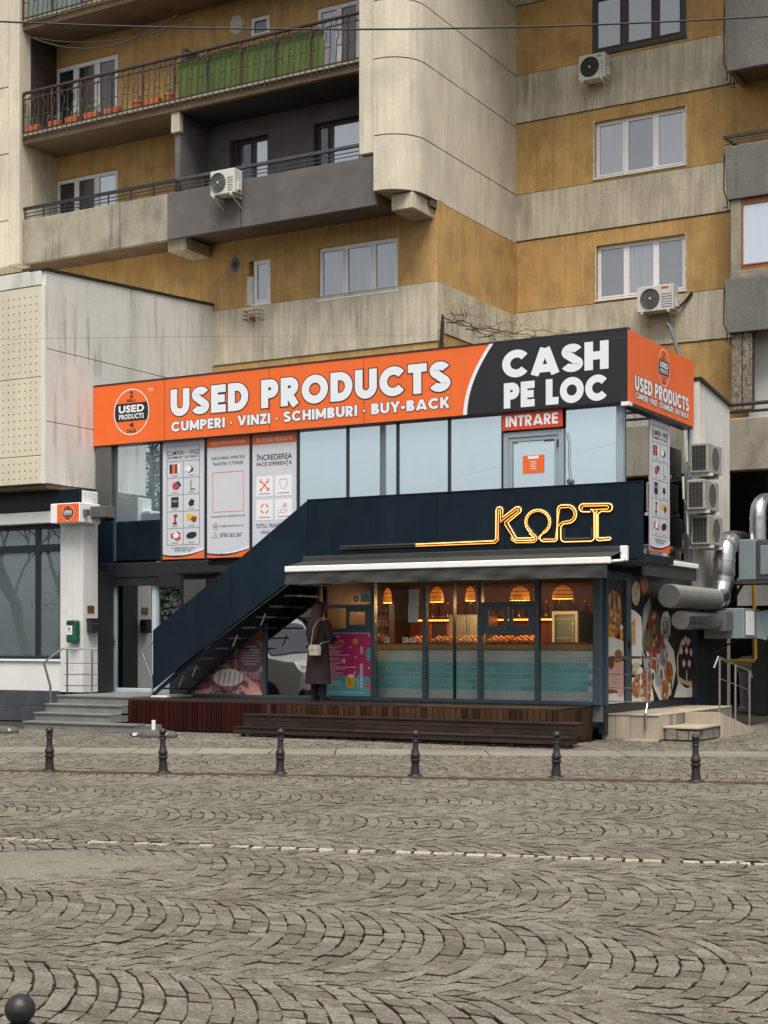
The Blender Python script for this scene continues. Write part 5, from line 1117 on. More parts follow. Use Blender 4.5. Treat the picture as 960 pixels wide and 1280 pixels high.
for r in range(rows + 1):
    for i in range(nn + 1):
        s_ = i / nn; d = .012 * math.sin(s_ * 61 + ph[0] + r * .5) + .01 * math.sin(s_ * 23 + ph[1] - r) * r / rows + .012 * math.exp(-((s_ * 8) % 1 - .5) ** 2 * 60) * math.sin(s_ * 300 + r * 2)
        vl.v.append((ua0 + .01 + (ua1 - ua0 - .06) * s_, VA - .0 + d * (.3 + r / rows) - .02 * r / rows, ZA - .025 - .215 * r / rows - .004 * math.sin(s_ * 40)))
for r in range(rows):
    for i in range(nn): a = r * (nn + 1) + i; vl.f.append((a, a + 1, a + nn + 2, a + nn + 1)); vl.m.append(0)
build(vl, 'valance', M['canvas'], t, smooth=True)
for u0_, ub_ in ((ua0 + .35, ub0 + .3), (ua1 - .1, ub1 - .02)): build(MB().tube([(ub_, VN - .02, 2.95), ((u0_ + ub_) / 2 + .15, (VA + VN) / 2, 2.86), (u0_, VA + .04, ZA)], .022, 8), 'arm', M['white_plastic'], t)
build(MB().box(U(781, VN) - .05, U(781, VN) + .07, VN - .1, VN - .003, 2.86, 3.1), 'arm_bracket', M['white_plastic'], t, bevel=.015)
build(MB().box(ub0, U(782, VN), VN - .07, VN - .002, 3.0, 3.1), 'cassette', M['canvas'], t, bevel=.01)
ubx = -8.72; va0, va1 = VU(804, ubx), VU(873.5, ubx); zz = ZU(838, 703, ubx)
t = thing('awning', (US + .03, (va0 + va1) / 2, zz), 'short closed charcoal awning on the side wall above the large duct', 'awning', 'charcoal awnings')
build(MB().box(ubx - .06, ubx, va0, va1, zz - .05, zz + .04), 'front_bar', _mats['awning_bar'], t, bevel=.012)
build(MB().box(ubx - .05, ubx - .035, va0 + .02, va1 - .02, zz - .27, zz - .05), 'valance', M['canvas'], t)
build(MB().add([(US + .02, va0, zz + .13), (ubx - .02, va0, zz + .045), (ubx - .02, va1, zz + .045), (US + .02, va1, zz + .13), (US + .02, va0, zz + .11), (ubx - .02, va0, zz + .03), (ubx - .02, va1, zz + .03), (US + .02, va1, zz + .11)], [(0, 1, 2, 3), (7, 6, 5, 4), (0, 4, 5, 1), (1, 5, 6, 2), (2, 6, 7, 3), (3, 7, 4, 0)]), 'canvas', M['canvas'], t)
build(MB().tube([(US, va0 + .3, zz), (ubx - .03, va0 + .12, zz - .02)], .025, 8).tube([(ubx - .03, va0 + .05, zz + .0), (ubx - .06, va0 - .12, zz - .1)], .025, 8), 'arm', M['white_plastic'], t)

# ================================================================ DECK, BENCH STEPS, STREET STEPS
VD = 21.55; uD0, uD1 = U(160, VD), US - .12
t = thing('timber_deck', ((uD0 + uD1) / 2, VD + .5, 0), 'dark timber deck with vertical slat skirting in front of the bakery', 'deck')
org = Vector(t['_org'])
pk = MB().box(-.5, .5, 0, .138, -.03, 0); pkm = bpy.data.meshes.new('plank'); pkm.from_pydata(pk.v, [], pk.f); pkm.materials.append(M['wood'])
for i in range(10):
    v = VD + .0 + i * .145
    if v + .14 > VG - .05: break
    x = uD0
    while x < uD1 - .05:
        ln = min(rnd(2.2, 3.4), uD1 - x); 
        if uD1 - x - ln < .8: ln = uD1 - x
        piece(pkm, 'plank', t, Vector((x + ln/2, v, DZ - rnd(0, .002))) - org, scale=(ln - .005, 1, 1)); x += ln
sk = {}
for nm in ('deck_red', 'wood_brown'): b = MB().box(-.05, .05, 0, .022, 0, 1); m_ = bpy.data.meshes.new('slat'); m_.from_pydata(b.v, [], b.f); m_.materials.append(M[nm]); sk[nm] = m_
n_ = int((uD1 - uD0) / .105); xb = U(330, VD)
for i in range(n_):
    u = uD0 + (i + .5) * (uD1 - uD0) / n_; red = u < xb + rnd(-.5, .5)
    piece(sk['deck_red' if red else 'wood_brown'], 'slat', t, Vector((u, VD - .012 + rnd(-.006, .006), .025 + rnd(0, .006))) - org, scale=((uD1 - uD0) / n_ / .1 * .86, 1, DZ - .035 - .025))
for i in range(13):
    piece(sk['wood_brown'], 'slat', t, Vector((uD1 + .005, VD + .06 + i * .105, .025)) - org, rot=(0, 0, math.pi / 2), scale=(.95, 1, DZ - .06))
build(MB().box(uD0 + .03, uD1 - .03, VD + .03, VG - .06, 0.0, DZ - .035), 'substructure', M['dark'], t)
t = thing('bench_steps', ((U(303, 21.25) + U(721, 21.25)) / 2, 21.2, 0), 'two long dark timber bench steps along the front of the deck', 'bench')
org = Vector(t['_org'])
for (v, zt_, xl, xr, brd) in ((21.23, .375, 303, 722, 2), (20.93, .175, 291, 713, 1)):
    a0, a1 = U(xl, v), U(xr, v)
    for k in range(2):
        vv = v + k * .15; x = a0; 
        while x < a1 - .05:
            ln = min(rnd(2.0, 2.6), a1 - x)
            if a1 - x - ln < .7: ln = a1 - x
            build(MB().box(x + .003, x + ln - .003, vv, vv + .143, zt_ - .035 - rnd(0, .002), zt_ - rnd(0, .003)), 'seat_board', M['wood'], t, bevel=.006); x += ln
    for k in range(brd):
        zt2 = zt_ - .037 - k * .085; x = a0 + .01
        while x < a1 - .06:
            ln = min(rnd(2.0, 2.6), a1 - .01 - x)
            if a1 - x - ln < .7: ln = a1 - .01 - x
            build(MB().box(x + .002, x + ln - .002, v + .012, v + .034, zt2 - .08, zt2 - .001), 'riser_board', M['wood'], t, bevel=.004); x += ln
    for k in range(brd):
        build(MB().box(a1 - .03, a1 - .008, v + .036, v + .3, zt_ - .12 - k * .085, zt_ - .04 - k * .085), 'end_board', M['wood'], t, bevel=.004)
    n_ = 7
    for k in range(n_ + 1): u = a0 + .15 + (a1 - a0 - .3) * k / n_; build(MB().box(u - .03, u + .03, v + .06, v + .12, 0, zt_ - .04), 'leg', M['dark_frame'], t)
# grey stone street steps, wrapped round the left end
t = thing('stone_steps', (-18.4, 21.5, 0), 'four grey stone street steps left of the dark red deck', 'steps')
SL = [(30, 20.78), (43.5, 21.08), (57.5, 21.38), (72, 21.68)]; LZ = .605
for i, (x, v) in enumerate(SL):
    a0 = U(x, v); zt_ = LZ * (i + 1) / 4; z0_ = LZ * i / 4
    a1 = U(169, v) if i == 0 else uD0 - .006
    if i == 0: build(MB().box(a0, a1, v, VD - .02, 0, zt_ - .035), 'riser', M['step_stone'], t)
    else: build(MB().box(a0, a1, v, 23.0 - .01, z0_, zt_ - .035), 'riser', M['step_stone'], t)
    x_ = a0 - .02; e = a1
    vend = (SL[i + 1][1] - .003) if i < 3 else 22.4
    while x_ < e - .02:
        ln = min(rnd(.9, 1.2), e - x_)
        if e - x_ - ln < .3: ln = e - x_
        build(MB().box(x_ + .002, x_ + ln - .002, v - .025, vend, zt_ - .033, zt_), 'tread_slab', M['step_stone'], t, bevel=.004); x_ += ln
    if i < 3: build(MB().box(a0 - .02, U(SL[i + 1][0], SL[i + 1][1]) - .024, vend + .003, 22.9, zt_ - .033, zt_ - .001), 'tread_slab', M['step_stone'], t, bevel=.004)
build(MB().box(U(72, 21.68) - .0, uD0 - .006, 22.41, VU_ + .1, LZ - .15, LZ - .001), 'landing_slab', M['step_stone'], t)
build(MB().box(uD0 + .0, U(216, 22.4), VG - .85, VU_ + .1, DZ + .002, DZ + .04), 'threshold_slab', M['white_paint'], t, bevel=.008)
t = thing('stair_handrail', (-19.6, 22, 0), 'brushed steel handrail beside the grey street steps', 'handrail')
v = 22.05; zr = ZV(80, 812, 22.4)
R = lambda pts, r=.02, nm='rail': build(MB().tube(pts, r, 8), nm, M['steel'], t)
R([(U(63, 21.5), 21.5, LZ * .75), (U(63, 21.5), 21.5, ZV(63, 858, 21.5)), (U(55, 21.3), 21.3, ZV(55, 829, 21.3)), (U(60, 21.6), 21.6, ZV(60, 824, 21.6)), (U(78, 22.2), 22.2, ZV(78, 811, 22.2)), (U(122, 22.6), 22.6, ZV(122, 811, 22.6))], .022)
for x in (84, 115): R([(U(x, 22.4), 22.4, LZ), (U(x, 22.4), 22.4, ZV(x, 812, 22.4))], .018, 'post')
for y in (829, 843, 857): R([(U(81, 22.4), 22.4, ZV(81, y, 22.4)), (U(123, 22.4), 22.4, ZV(123, y, 22.4) )], .009, 'bar')
# ================================================================ WHITE BUILDING ON THE LEFT
VF = 23.0; VO = 22.5; UO = -20.6
lb = thing('white_annex', (-23, VF, 0), 'white annex with overhanging perforated cream panels at the left edge', 'building')
Lp = lambda mb, name, m, **k: build(mb, name, m, lb, **k)
zb, ztF, ztB = 4.75, 8.96, 9.34
# overhanging upper block: side wall in three panels, top slightly rising
side = [(VO, zb), (VL - .01, zb), (VL - .01, ztB), (VO, ztF)]
zj = [zb, 5.98, 7.42, None]
for i in range(3):
    za = zj[i]; zc = zj[i + 1]
    if zc is None: poly = [(VO, za + .006), (VL - .01, za + .006), (VL - .01, ztB), (VO, ztF)]
    else: poly = [(VO, za + .006), (VL - .01, za + .006), (VL - .01, zc - .006), (VO, zc - .006)]
    Lp(MB().prism(poly, 'u', UO - .3, UO), 'side_panel', M['white_wall'], bevel=.008)
Lp(MB().box(UO - .29, UO - .015, VO + .02, VL - .02, zb + .02, 8.9), 'backing', M['soffit'])
Lp(MB().prism([(VO - .04, ztF), (VL - .01, ztB), (VL - .01, ztB + .05), (VO - .04, ztF + .05)], 'u', UO - .4, UO + .03), 'roof_edge', M['black_panel'])
Lp(MB().box(-30, UO - .301, VO + .03, VL, zb + .02, ztF - .02), 'core', M['white_wall'])
for a, b in ((-30, -24.6), (-24.58, UO - .08)):
    Lp(MB().box(a, b, VO - .04, VO + .03, ztF - .28, ztF + .02), 'cornice', M['white_wall'], bevel=.01)
pz = [(zb, 5.30), (5.31, 6.86), (6.87, ztF - .29)]
pm_ = bpy.data.meshes.new('stud'); hb = MB().lathe((0, 0, 0), [(.016, 0), (.017, .012), (.001, .013)], 8); pm_.from_pydata(hb.v, [], hb.f); pm_.materials.append(M['ink'])
dots = MB()
for za, zc in pz:
    Lp(MB().box(-30, UO - .09, VO - .03, VO + .029, za, zc), 'cream_panel', M['cream_panel'], bevel=.01)
    z = za + .12
    while z < zc - .06:
        u = UO - .22
        while u > -22.4:
            dots.prism([(u + .014 * math.cos(k * math.pi / 4), z + .014 * math.sin(k * math.pi / 4)) for k in range(8)], 'v', VO - .033, VO - .029); u -= .148
        z += .148
o = Lp(dots, 'perforations', M['ink']); tag(o, kind='stuff')
Lp(MB().box(UO - .088, UO - .001, VO - .02, VO + .029, zb, ztF - .285), 'corner_trim', M['white_wall'])
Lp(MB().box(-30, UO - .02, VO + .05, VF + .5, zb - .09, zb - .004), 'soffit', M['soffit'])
# dark fascia, lintel, window wall, pillar
up0 = U(77, VF); up1 = U(104.5, VF); vp = VU(122, up1)
Lp(MB().box(-30, up0 - .004, VF - .09, VF + .3, ZV(40, 640, VF), zb - .1), 'dark_fascia', M['black_panel'])
Lp(MB().box(up0 - .002, up1 - .01, VF - .12, VF - .045, ZV(90, 633, VF), zb - .1), 'fascia_panel', M['navy'])
Lp(MB().box(-30, up0 - .004, VF - .12, VF + .3, ZV(40, 655.5, VF), ZV(40, 641, VF)), 'lintel', M['white_paint'], bevel=.012)
zw0, zw1 = ZV(40, 824, VF), ZV(40, 655.5, VF)
Lp(MB().box(-30, up0 - .002, VF, VF + .3, LZ + .02, zw0), 'lower_wall', M['white_paint'])
Lp(MB().box(-30, up0 - .002, VF - .04, VF + .1, zw0 - .045, zw0 - .002), 'sill', M['white_paint'], bevel=.006)
Lp(MB().box(-30, up0 + .0, VF - .03, VF + .2, .31, LZ + .019), 'plinth_block', M['plinth'], bevel=.008); Lp(MB().box(-30, up0 + .0, VF - .05, VF + .2, 0, .305), 'plinth_block', M['plinth'], bevel=.008)
pl = Lp(MB().box(up0, up1, VF - .03, vp, LZ, zb - .12), 'pillar', M['white_paint'])
# small white mosaic tiles on the two visible faces of the pillar
M['tile_white'] = mat('white_strip_tile', (.76, .76, .74), .35, var=.05, scale=6, dirt=((.5, .48, .44), .35, 2, (1, 1, .5)))
tl = MB(); nrow = 84; hgt = (zb - .14 - LZ) / nrow
for r in range(nrow):
    z = LZ + .005 + r * hgt; o_ = .08 * (r % 2)
    v = VF + .0 - .02 + o_ * .2
    while v < vp - .02: tl.box(up1, up1 + .008, v, min(v + .155, vp - .004), z, z + hgt - .008); v += .16
    u = up0 + .002
    while u < up1 - .01: tl.box(u, min(u + .155, up1), VF - .037, VF - .03, z, z + hgt - .007); u += .16
o = build(tl, 'tiles', M['tile_white'], lb); tag(o, kind='stuff')
Lp(MB().box(up1 + .01, U(121, VU_ - .3) , vp + .003, VU_ - .15, LZ, 3.05), 'recess_wall', M['black_panel'])
# shop window: frame with transom, glass and room behind
w_ = Lp(MB().box(up0 - .07, up0 - .003, VF + .06, VF + .16, zw0, zw1).box(U(44, VF) - .06, U(44, VF) + .06, VF + .06, VF + .16, zw0, zw1).box(-30, up0 - .07, VF + .061, VF + .159, zw0, zw0 + .07).box(-30, up0 - .07, VF + .061, VF + .159, zw1 - .1, zw1).box(-30, up0 - .07, VF + .058, VF + .158, ZV(40, 690, VF), ZV(40, 681, VF)), 'shop_window', M['dark_frame'], bevel=.006)
M['glass_left'] = glass('left_shop_glass', (.75, .82, .82), .16, gcol=(.85, .95, 1), body=(.34, .42, .44), bodyfac=.35, bcon=.03)  # pale body colour paints in the bright reflection on this pane
for a, b in ((U(44, VF) + .06, up0 - .07), (-24, U(44, VF) - .06)):
    for z0_, z1_ in ((zw0 + .07, ZV(40, 690, VF)), (ZV(40, 681, VF), zw1 - .1)): build(MB().box(a, b, VF + .1, VF + .11, z0_, z1_), 'pane', M['glass_left'], w_)
Lp(MB().box(-30, up0, VF + 2.2, VF + 2.3, LZ, 4.6), 'room_wall', mat('room_wall', (.20, .24, .25), .9, var=.25, scale=.9)); Lp(MB().box(-30, up0, VF + .3, VF + 2.2, LZ - .1, LZ), 'room_floor', M['step_stone']); Lp(MB().box(-30, up0, VF + .31, VF + 2.2, 4.5, 4.6), 'room_ceiling', M['white_wall'])
# leaning rollup display in the window
t = thing('rollup_display', (U(18, VF + .6), VF + .6, LZ), 'tall yellowish advertising display standing inside the left shop window', 'display stand')
build(MB().box(-.42, .42, -.05, .05, 0, 1.95), 'panel', mat('display_yellow', (.55, .36, .10), .5, var=.15, scale=3), t, local=True, bevel=.02)
build(MB().box(-.47, .47, -.07, -.052, 1.72, 2.02), 'header', M['cabinet'], t, local=True)
build(MB().box(-.12, .18, -.062, -.052, 1.15, 1.32), 'badge', M['terracotta'], t, local=True)
pr = Face('v', -.056); pr.blob(-.05, .45, .3, .14, .0, 0).blob(.05, .6, .3, .1, .002, 1).rect(-.3, .3, .12, .22, .0, 2); build(pr.mb, 'print', [pm[5], M['deck_red'], M['cabinet']], t, local=True)
build(MB().box(-.3, .3, -.12, .12, -.0, .03), 'foot', M['cabinet'], t, local=True)
# little projecting box sign
v = VF - .35; u = U(63, v); z0_, z1_ = ZV(80, 653.5, v), ZV(80, 629, v)
t = thing('box_sign', (u + .3, v, z0_), 'small orange box sign with round emblem projecting at the white pillar', 'sign')
build(MB().box(u, U(99.5, v), v, v + .62, z0_, z1_), 'box', M['white_plastic'], t, bevel=.01)
f = Face('v', v); a0, a1 = U(71.5, v), U(99.5, v) - .015; f.rect(a0, a1, z0_ + .015, z1_ - .015, .003, 3); logo(f, (a0 + a1) / 2, (z0_ + z1_) / 2, .15, .155, 1); build(f.mb, 'lettering', [M['sign_black'], M['sign_white'], M['ink'], M['orange']], t)
build(MB().box(U(99, v), U(99, v) + .1, v + .1, v + .2, (z0_ + z1_) / 2 - .06, (z0_ + z1_) / 2 + .06), 'bracket', M['duct_grey'], t)
t = build(MB().box(up1 - .1, U(144.5, VF + .3), VF + .0 - .04, VF + .3, ZV(130, 646.5, VF), ZV(130, 632.5, VF)), 'signal_beam', M['duct_grey'], bevel=.01); tag(t, 'short grey metal beam between white pillar and shop corner', 'beam')
# mail boxes and plate on the pillar
t = thing('dispenser_box', (U(95, VF - .04), VF - .045, ZV(95, 803.5, VF)), 'green wall box with white sticker on the white pillar', 'wall box')
build(MB().box(-.125, .125, -.16, 0, 0, .45), 'casing', M['green_plastic'], t, local=True, bevel=.05, seg=3)
build(MB().box(-.10, .05, -.166, -.161, .16, .34), 'sticker', M['white_paint'], t, local=True); build(Face('v', -.167).text('INFO', -.07, .02, .2, .24, 0, 0, 0).blob(-.03, .28, .03, .03, 0, 0).mb, 'print', M['terracotta'], t, local=True)
build(MB().box(-.10, .10, -.164, -.15, .37, .42), 'slot', M['ink'], t, local=True)
t = thing('letter_box', (up1 + .01, VU(113, up1), ZU(113, 791, up1)), 'small black box mounted on the side of the white pillar', 'wall box')
build(MB().box(0, .14, -.13, .13, 0, .27), 'casing', M['black_panel'], t, local=True, bevel=.025, seg=2); build(MB().box(.14, .147, -.06, .06, .17, .19), 'slot', M['duct_grey'], t, local=True)
build(MB().box(.0, .15, -.14, .14, .272, .285), 'lid', M['black_panel'], t, local=True)
t = build(MB().box(up1 + .008, up1 + .02, VU(108.5, up1), VU(117, up1), ZU(112, 766, up1), ZU(112, 757, up1)), 'name_plate', mat('brass', (.30, .13, .03), .35, .7, var=.2), bevel=.003); tag(t, 'small square brown metal plate high on the side of the white pillar', 'plate')

# ================================================================ SIDE POSTERS, RAMP, RAILINGS AT THE RIGHT
fm = [mat('food_black', (.016, .014, .014), .4), mat('food_white', (.66, .64, .60), .4, var=.08, scale=3), mat('food_bread', (.36, .12, .025), .4, var=.45, scale=7, bump=0), mat('food_ham', (.33, .06, .045), .4, var=.4, scale=9, stretch=(3, 3, .6)), mat('food_pink', (.55, .33, .28), .4, var=.2, scale=5), mat('food_olive', (.12, .10, .04), .4, var=.5, scale=9), mat('food_juice', (.62, .27, .03), .4, var=.2), mat('food_crumb', (.50, .42, .25), .4, var=.2, scale=9), mat('food_brown', (.16, .055, .02), .4, var=.5, scale=8, stretch=(3, 3, .5)), mat('food_grey', (.30, .31, .32), .4, var=.3, scale=8, stretch=(3, 3, .4)), M['ink']]
uP = US + .006
def fp(ox, oy, sx, x, y): X = ox + x / sx; return (VU(X, uP), ZU(X, oy + y / sx, uP))
pj = lambda x, y: fp(740, 720, 6.857, x, y)
def pblob(f, cx, cy, rx, ry, m, d, n=20, j=.06):
    f.poly([pj(cx + rx * rnd(1 - j, 1 + j) * math.cos(2*math.pi*k/n), cy + ry * rnd(1 - j, 1 + j) * math.sin(2*math.pi*k/n)) for k in range(n)], d, m)
t = thing('bread_poster', (uP, VU(770, uP), DZ + .1), 'narrow photo poster of a loaf and a pig on the blue side door', 'poster')
v0, v1 = vS0 + .062, vD - .102
build(MB().box(US - .02, US + .004, v0, v1, DZ + .02, 2.64), 'sheet', fm[0], t)
f = Face('u', uP); rnd_ = random.Random(2)
pblob(f, 185, 330, 72, 205, 2, .002, 22, .08); pblob(f, 185, 200, 55, 75, 2, .003, 22, .1); pblob(f, 160, 470, 50, 60, 6, .003); pblob(f, 250, 500, 14, 82, 6, .004); pblob(f, 250, 440, 14, 22, 1, .0045)
f.poly([pj(112, 540), pj(170, 520), pj(268, 560), pj(268, 700), pj(112, 700)], .005, 1); pblob(f, 222, 690, 40, 55, 2, .006, 16, .15); pblob(f, 160, 740, 30, 60, 8, .006, 16, .15)
f.poly([pj(112, 720), pj(268, 730), pj(268, 1000), pj(200, 985), pj(112, 1000)], .0055, 4); pblob(f, 240, 1000, 24, 40, 4, .0065); pblob(f, 165, 1000, 40, 30, 8, .006); f.poly([pj(112, 1010), pj(268, 1000), pj(272, 1085), pj(118, 1098)], .0062, 1)
for k in range(46):
    a_ = rnd(0, 6.28); r_ = rnd(0, .85) ** .7; pblob(f, 185 + 66 * r_ * math.cos(a_), 320 + 190 * r_ * math.sin(a_), rnd(4, 10), rnd(10, 36), random.choice([8, 7, 2, 8, 6]), .0035 + .00003 * (k % 10), 7, .35)
for k in range(5): pblob(f, 150 + 20 * k, 210 + 30 * (k % 3), 7, 60, 8 if k % 2 else 7, .004, 10, .2)
build(f.mb, 'print', fm, t)
t = thing('food_mural', (uP, VU(820, uP), DZ + .1), 'large photo mural of cold meats and bread on the side wall', 'poster')
v0 = vD + .104; build(MB().box(US - .02, US + .004, v0, vS1 - .004, DZ + .02, 2.86), 'sheet', fm[0], t)
f = Face('u', uP)
pblob(f, 376, 150, 36, 104, 7, .002); pblob(f, 448, 70, 32, 88, 2, .002)
f.poly([pj(335, 285), pj(370, 300), pj(420, 350), pj(432, 520), pj(425, 760), pj(340, 760)], .002, 1); f.poly([pj(338, 400), pj(368, 360), pj(370, 590), pj(338, 590)], .003, 6); f.poly([pj(338, 425), pj(355, 425), pj(355, 590), pj(338, 590)], .004, 7)
f.poly([pj(428, 420), pj(440, 280), pj(495, 180), pj(505, 260), pj(460, 440), pj(440, 640), pj(520, 880), pj(500, 1000), pj(450, 820), pj(425, 600)], .003, 9)
f.poly([pj(450, 600), pj(560, 520), pj(640, 540), pj(700, 640), pj(720, 800), pj(690, 960), pj(640, 1068), pj(580, 1070), pj(530, 960), pj(500, 800)], .0032, 1)
pblob(f, 478, 555, 46, 100, 5, .005, 20, .08); pblob(f, 520, 400, 46, 120, 8, .0045, 20, .1); pblob(f, 570, 560, 40, 110, 3, .005, 20, .12); pblob(f, 520, 700, 34, 100, 3, .0055, 18, .12); pblob(f, 610, 680, 34, 110, 9, .005, 18, .1); pblob(f, 660, 830, 34, 100, 2, .005, 18, .1); pblob(f, 570, 870, 36, 80, 9, .006, 18, .1); pblob(f, 620, 980, 34, 90, 2, .006, 18, .1); pblob(f, 560, 450, 22, 110, 5, .0055, 16, .15)
for k in range(90):
    x = rnd(455, 690); y = rnd(330, 1040)
    if abs(x - 575) < 60 + .1 * (y - 330) and abs((x - 478 - (y - 400) * .27)) < 95: pblob(f, x, y, rnd(4, 9), rnd(14, 46), random.choice([1, 3, 8, 4, 5, 2, 9, 0]), .0062 + .00005 * (k % 20), 7, .35)
for k in range(40): pblob(f, rnd(350, 510), rnd(800, 1060), rnd(4, 9), rnd(8, 26), random.choice([1, 2, 8, 4, 7, 3]), .0066 + .00004 * (k % 20), 7, .35)
for k in range(24): a_ = rnd(0, 6.28); r_ = rnd(0, .9); pblob(f, 376 + 32 * r_ * math.cos(a_), 150 + 95 * r_ * math.sin(a_), 3, 7, random.choice([1, 2, 8]), .003, 6, .3)
pblob(f, 628, 430, 42, 132, 1, .008); 
for k, s_ in enumerate(('TOTUL', 'SE FACE', 'CU GUST', 'SIMPLU', 'BUN')):
    p0, p1 = pj(600, 385 + k * 37), pj(656, 365 + k * 37 - 8); f.text(s_, p0[0], p1[0], min(p0[1], p1[1]) - .01, min(p0[1], p1[1]) + .07, .01, 10, .02)
f.poly([pj(340, 1100), pj(340, 870), pj(420, 860), pj(515, 960), pj(530, 1075)], .0033, 1)
pblob(f, 378, 800, 38, 60, 7, .006, 18, .1); pblob(f, 375, 960, 34, 90, 2, .006, 18, .1); pblob(f, 460, 870, 36, 60, 3, .006, 18, .15); pblob(f, 460, 980, 44, 110, 2, .0062, 18, .1); pblob(f, 410, 820, 26, 40, 1, .0065)
f.poly([pj(730, 900), pj(725, 700), pj(765, 545), pj(830, 530), pj(858, 580), pj(858, 960), pj(800, 930)], .003, 7); f.poly([pj(740, 860), pj(738, 700), pj(770, 575), pj(858, 560), pj(858, 900), pj(805, 905)], .004, 8)
f.poly([pj(742, 850), pj(740, 700), pj(772, 590), pj(856, 575), pj(856, 880), pj(805, 895)], .0045, 0)
for x, y in ((780, 570), (820, 565), (762, 640), (808, 640), (848, 655), (785, 750), (832, 750), (800, 545)): pblob(f, x, y, 14, 34, 4, .006); pblob(f, x, y, 7, 18, 1, .0068)
f.poly([pj(700, 1040), pj(740, 900), pj(800, 960), pj(860, 950), pj(860, 1040)], .005, 1); f.poly([pj(803, 900), pj(806, 800), pj(812, 800), pj(815, 930)], .0065, 7)
build(f.mb, 'print', fm, t)
# tiled ramp platform with broken step
t = thing('tiled_ramp', (-8.7, 25, 0), 'broken beige tiled ramp and step at the right end of the shop', 'ramp')
rv0 = 23.28; ru0, ru1 = US - .1, -8.22; RZ = .43
build(MB().box(ru0 + .01, ru1 - .012, rv0 + .012, 27.3, 0, RZ - .022), 'core', M['broken'], t)
tw_ = (ru1 - ru0) / 4
for i in range(4):
    a, b = ru0 + tw_ * i, ru0 + tw_ * (i + 1); hh = RZ - .03
    if i < 3: build(MB().box(a + .004, b - .004, rv0 - .006 * (i % 2), rv0 + .012, .0 if i != 1 else .03, hh), 'face_tile', M['ramp_tile'], t, bevel=.004)
    else: build(MB().prism([(a + .004, .02), (b - .004, .0), (b - .004, hh), (a + .004, hh)], 'v', rv0, rv0 + .012), 'face_tile', M['ramp_tile'], t, bevel=.004)
for i in range(4):
    for k in range(8): a, b = ru0 + tw_ * i, ru0 + tw_ * (i + 1); build(MB().box(a + .003, b - .003, rv0 - .02 + k * .5, rv0 - .024 + (k + 1) * .5, RZ - .022, RZ - .002 * ((i + k) % 2)), 'top_tile', M['ramp_tile'], t, bevel=.003)
for k in range(5): build(MB().box(ru1 - .012, ru1, rv0 + .02 + k * .17, rv0 + .18 + k * .17, .02, RZ - .03), 'face_tile', M['ramp_tile'] if k != 3 else M['broken'], t, bevel=.004)
su0, su1, sv0, sv1 = ru1 + .004, -7.62, 23.5, 24.55
build(MB().prism([(su0, sv0), (su1 - .1, sv0 + .04), (su1, sv0 + .3), (su1, sv1), (su0, sv1)], 'z', 0, .2), 'step_core', M['broken'], t, bevel=.03)
build(MB().box(su0, su1 + .02, sv0 - .02, sv0 + .55, .202, .235), 'step_tile', M['ramp_tile'], t, bevel=.004); build(MB().box(su0, su1 + .02, sv0 + .555, sv1, .202, .233), 'step_tile', M['ramp_tile'], t, bevel=.004)
for k in range(3): build(MB().box(su0 + .05 + k * .19, su0 + .22 + k * .19, sv0 - .012, sv0 + .0, .02, .16 + .03 * (k == 0)), 'face_tile', M['broken'], t, bevel=.01)
build(MB().box(su0, su0 + .62, sv1 + .003, sv1 + .03, .2, RZ), 'face_tile', M['ramp_tile'], t, bevel=.004)
for k in range(4):
    a, b = sv1 + .05 + k * .5, sv1 + .54 + k * .5; za = RZ - .02 - .09 * k; zb_ = RZ - .02 - .09 * (k + 1)
    build(MB().prism([(a, 0), (b, 0), (b, zb_), (a, za)], 'u', su0 + .6, su0 + .63), 'face_tile', M['ramp_tile'], t, bevel=.004)
build(MB().prism([(sv1 + .04, .0), (sv1 + 2.1, 0), (sv1 + 2.1, .06), (sv1 + .04, RZ - .02)], 'u', su0 + .0, su0 + .598), 'slope_core', M['broken'], t)
for k in range(3): build(MB().box(ru0 + .1 + .3 * k, ru0 + .38 + .3 * k, rv0 - .11, rv0 - .02, -.01, .03), 'loose_tile', M['ramp_tile'] if k else M['broken'], t, bevel=.006)
t = thing('ramp_railing', ((ru0 + ru1) / 2, rv0, RZ), 'steel railing with three thin bars on the tiled ramp front', 'railing')
R = lambda pts, r=.02, nm='rail': build(MB().tube(pts, r, 8), nm, M['steel'], t)
vr = rv0 + .03; zt_ = ZV(785, 822, vr); uu0, uu1 = U(746, vr), U(818, vr)
R([(uu0, vr, zt_ + .01), (uu1 - .05, vr, zt_), (uu1 + .03, vr, zt_ - .02), (uu1 + .06, vr + .05, zt_ - .08)], .022)
for x in (757, 809): R([(U(x, vr), vr, zt_), (U(x, vr), vr, RZ + .18), (U(x, vr), vr - .07, RZ + .02), (U(x, vr), vr - .07, RZ - .22)], .02, 'post')
for y in (843, 860, 877): R([(U(749, vr), vr, ZV(785, y, vr)), (U(815, vr), vr, ZV(785, y, vr))], .008, 'bar')
t = thing('slope_railing', (su0 + .5, 25.2, RZ), 'sloping steel railing beside the ramp, right of the food mural', 'railing')
uq = su0 + .56; p = [(868, 829, 24.7), (884, 838, 25.6), (902, 849, 26.5)]
hq = lambda v: 1.35 - .14 * (v - 24.7)
R([(uq - .05, 24.55, 1.18), (uq, 24.62, 1.36), (uq, 24.7, hq(24.7)), (uq, 26.5, hq(26.5)), (uq, 26.58, hq(26.5) - .12)], .022)
for v in (24.7, 25.6, 26.45): R([(uq, v, hq(v)), (uq, v, max(.02, RZ - .02 - .18 * (v - 24.6)))], .02, 'post')
R([(uq, 24.7, hq(24.7) - .35), (uq, 26.45, hq(26.45) - .35)], .01, 'bar')

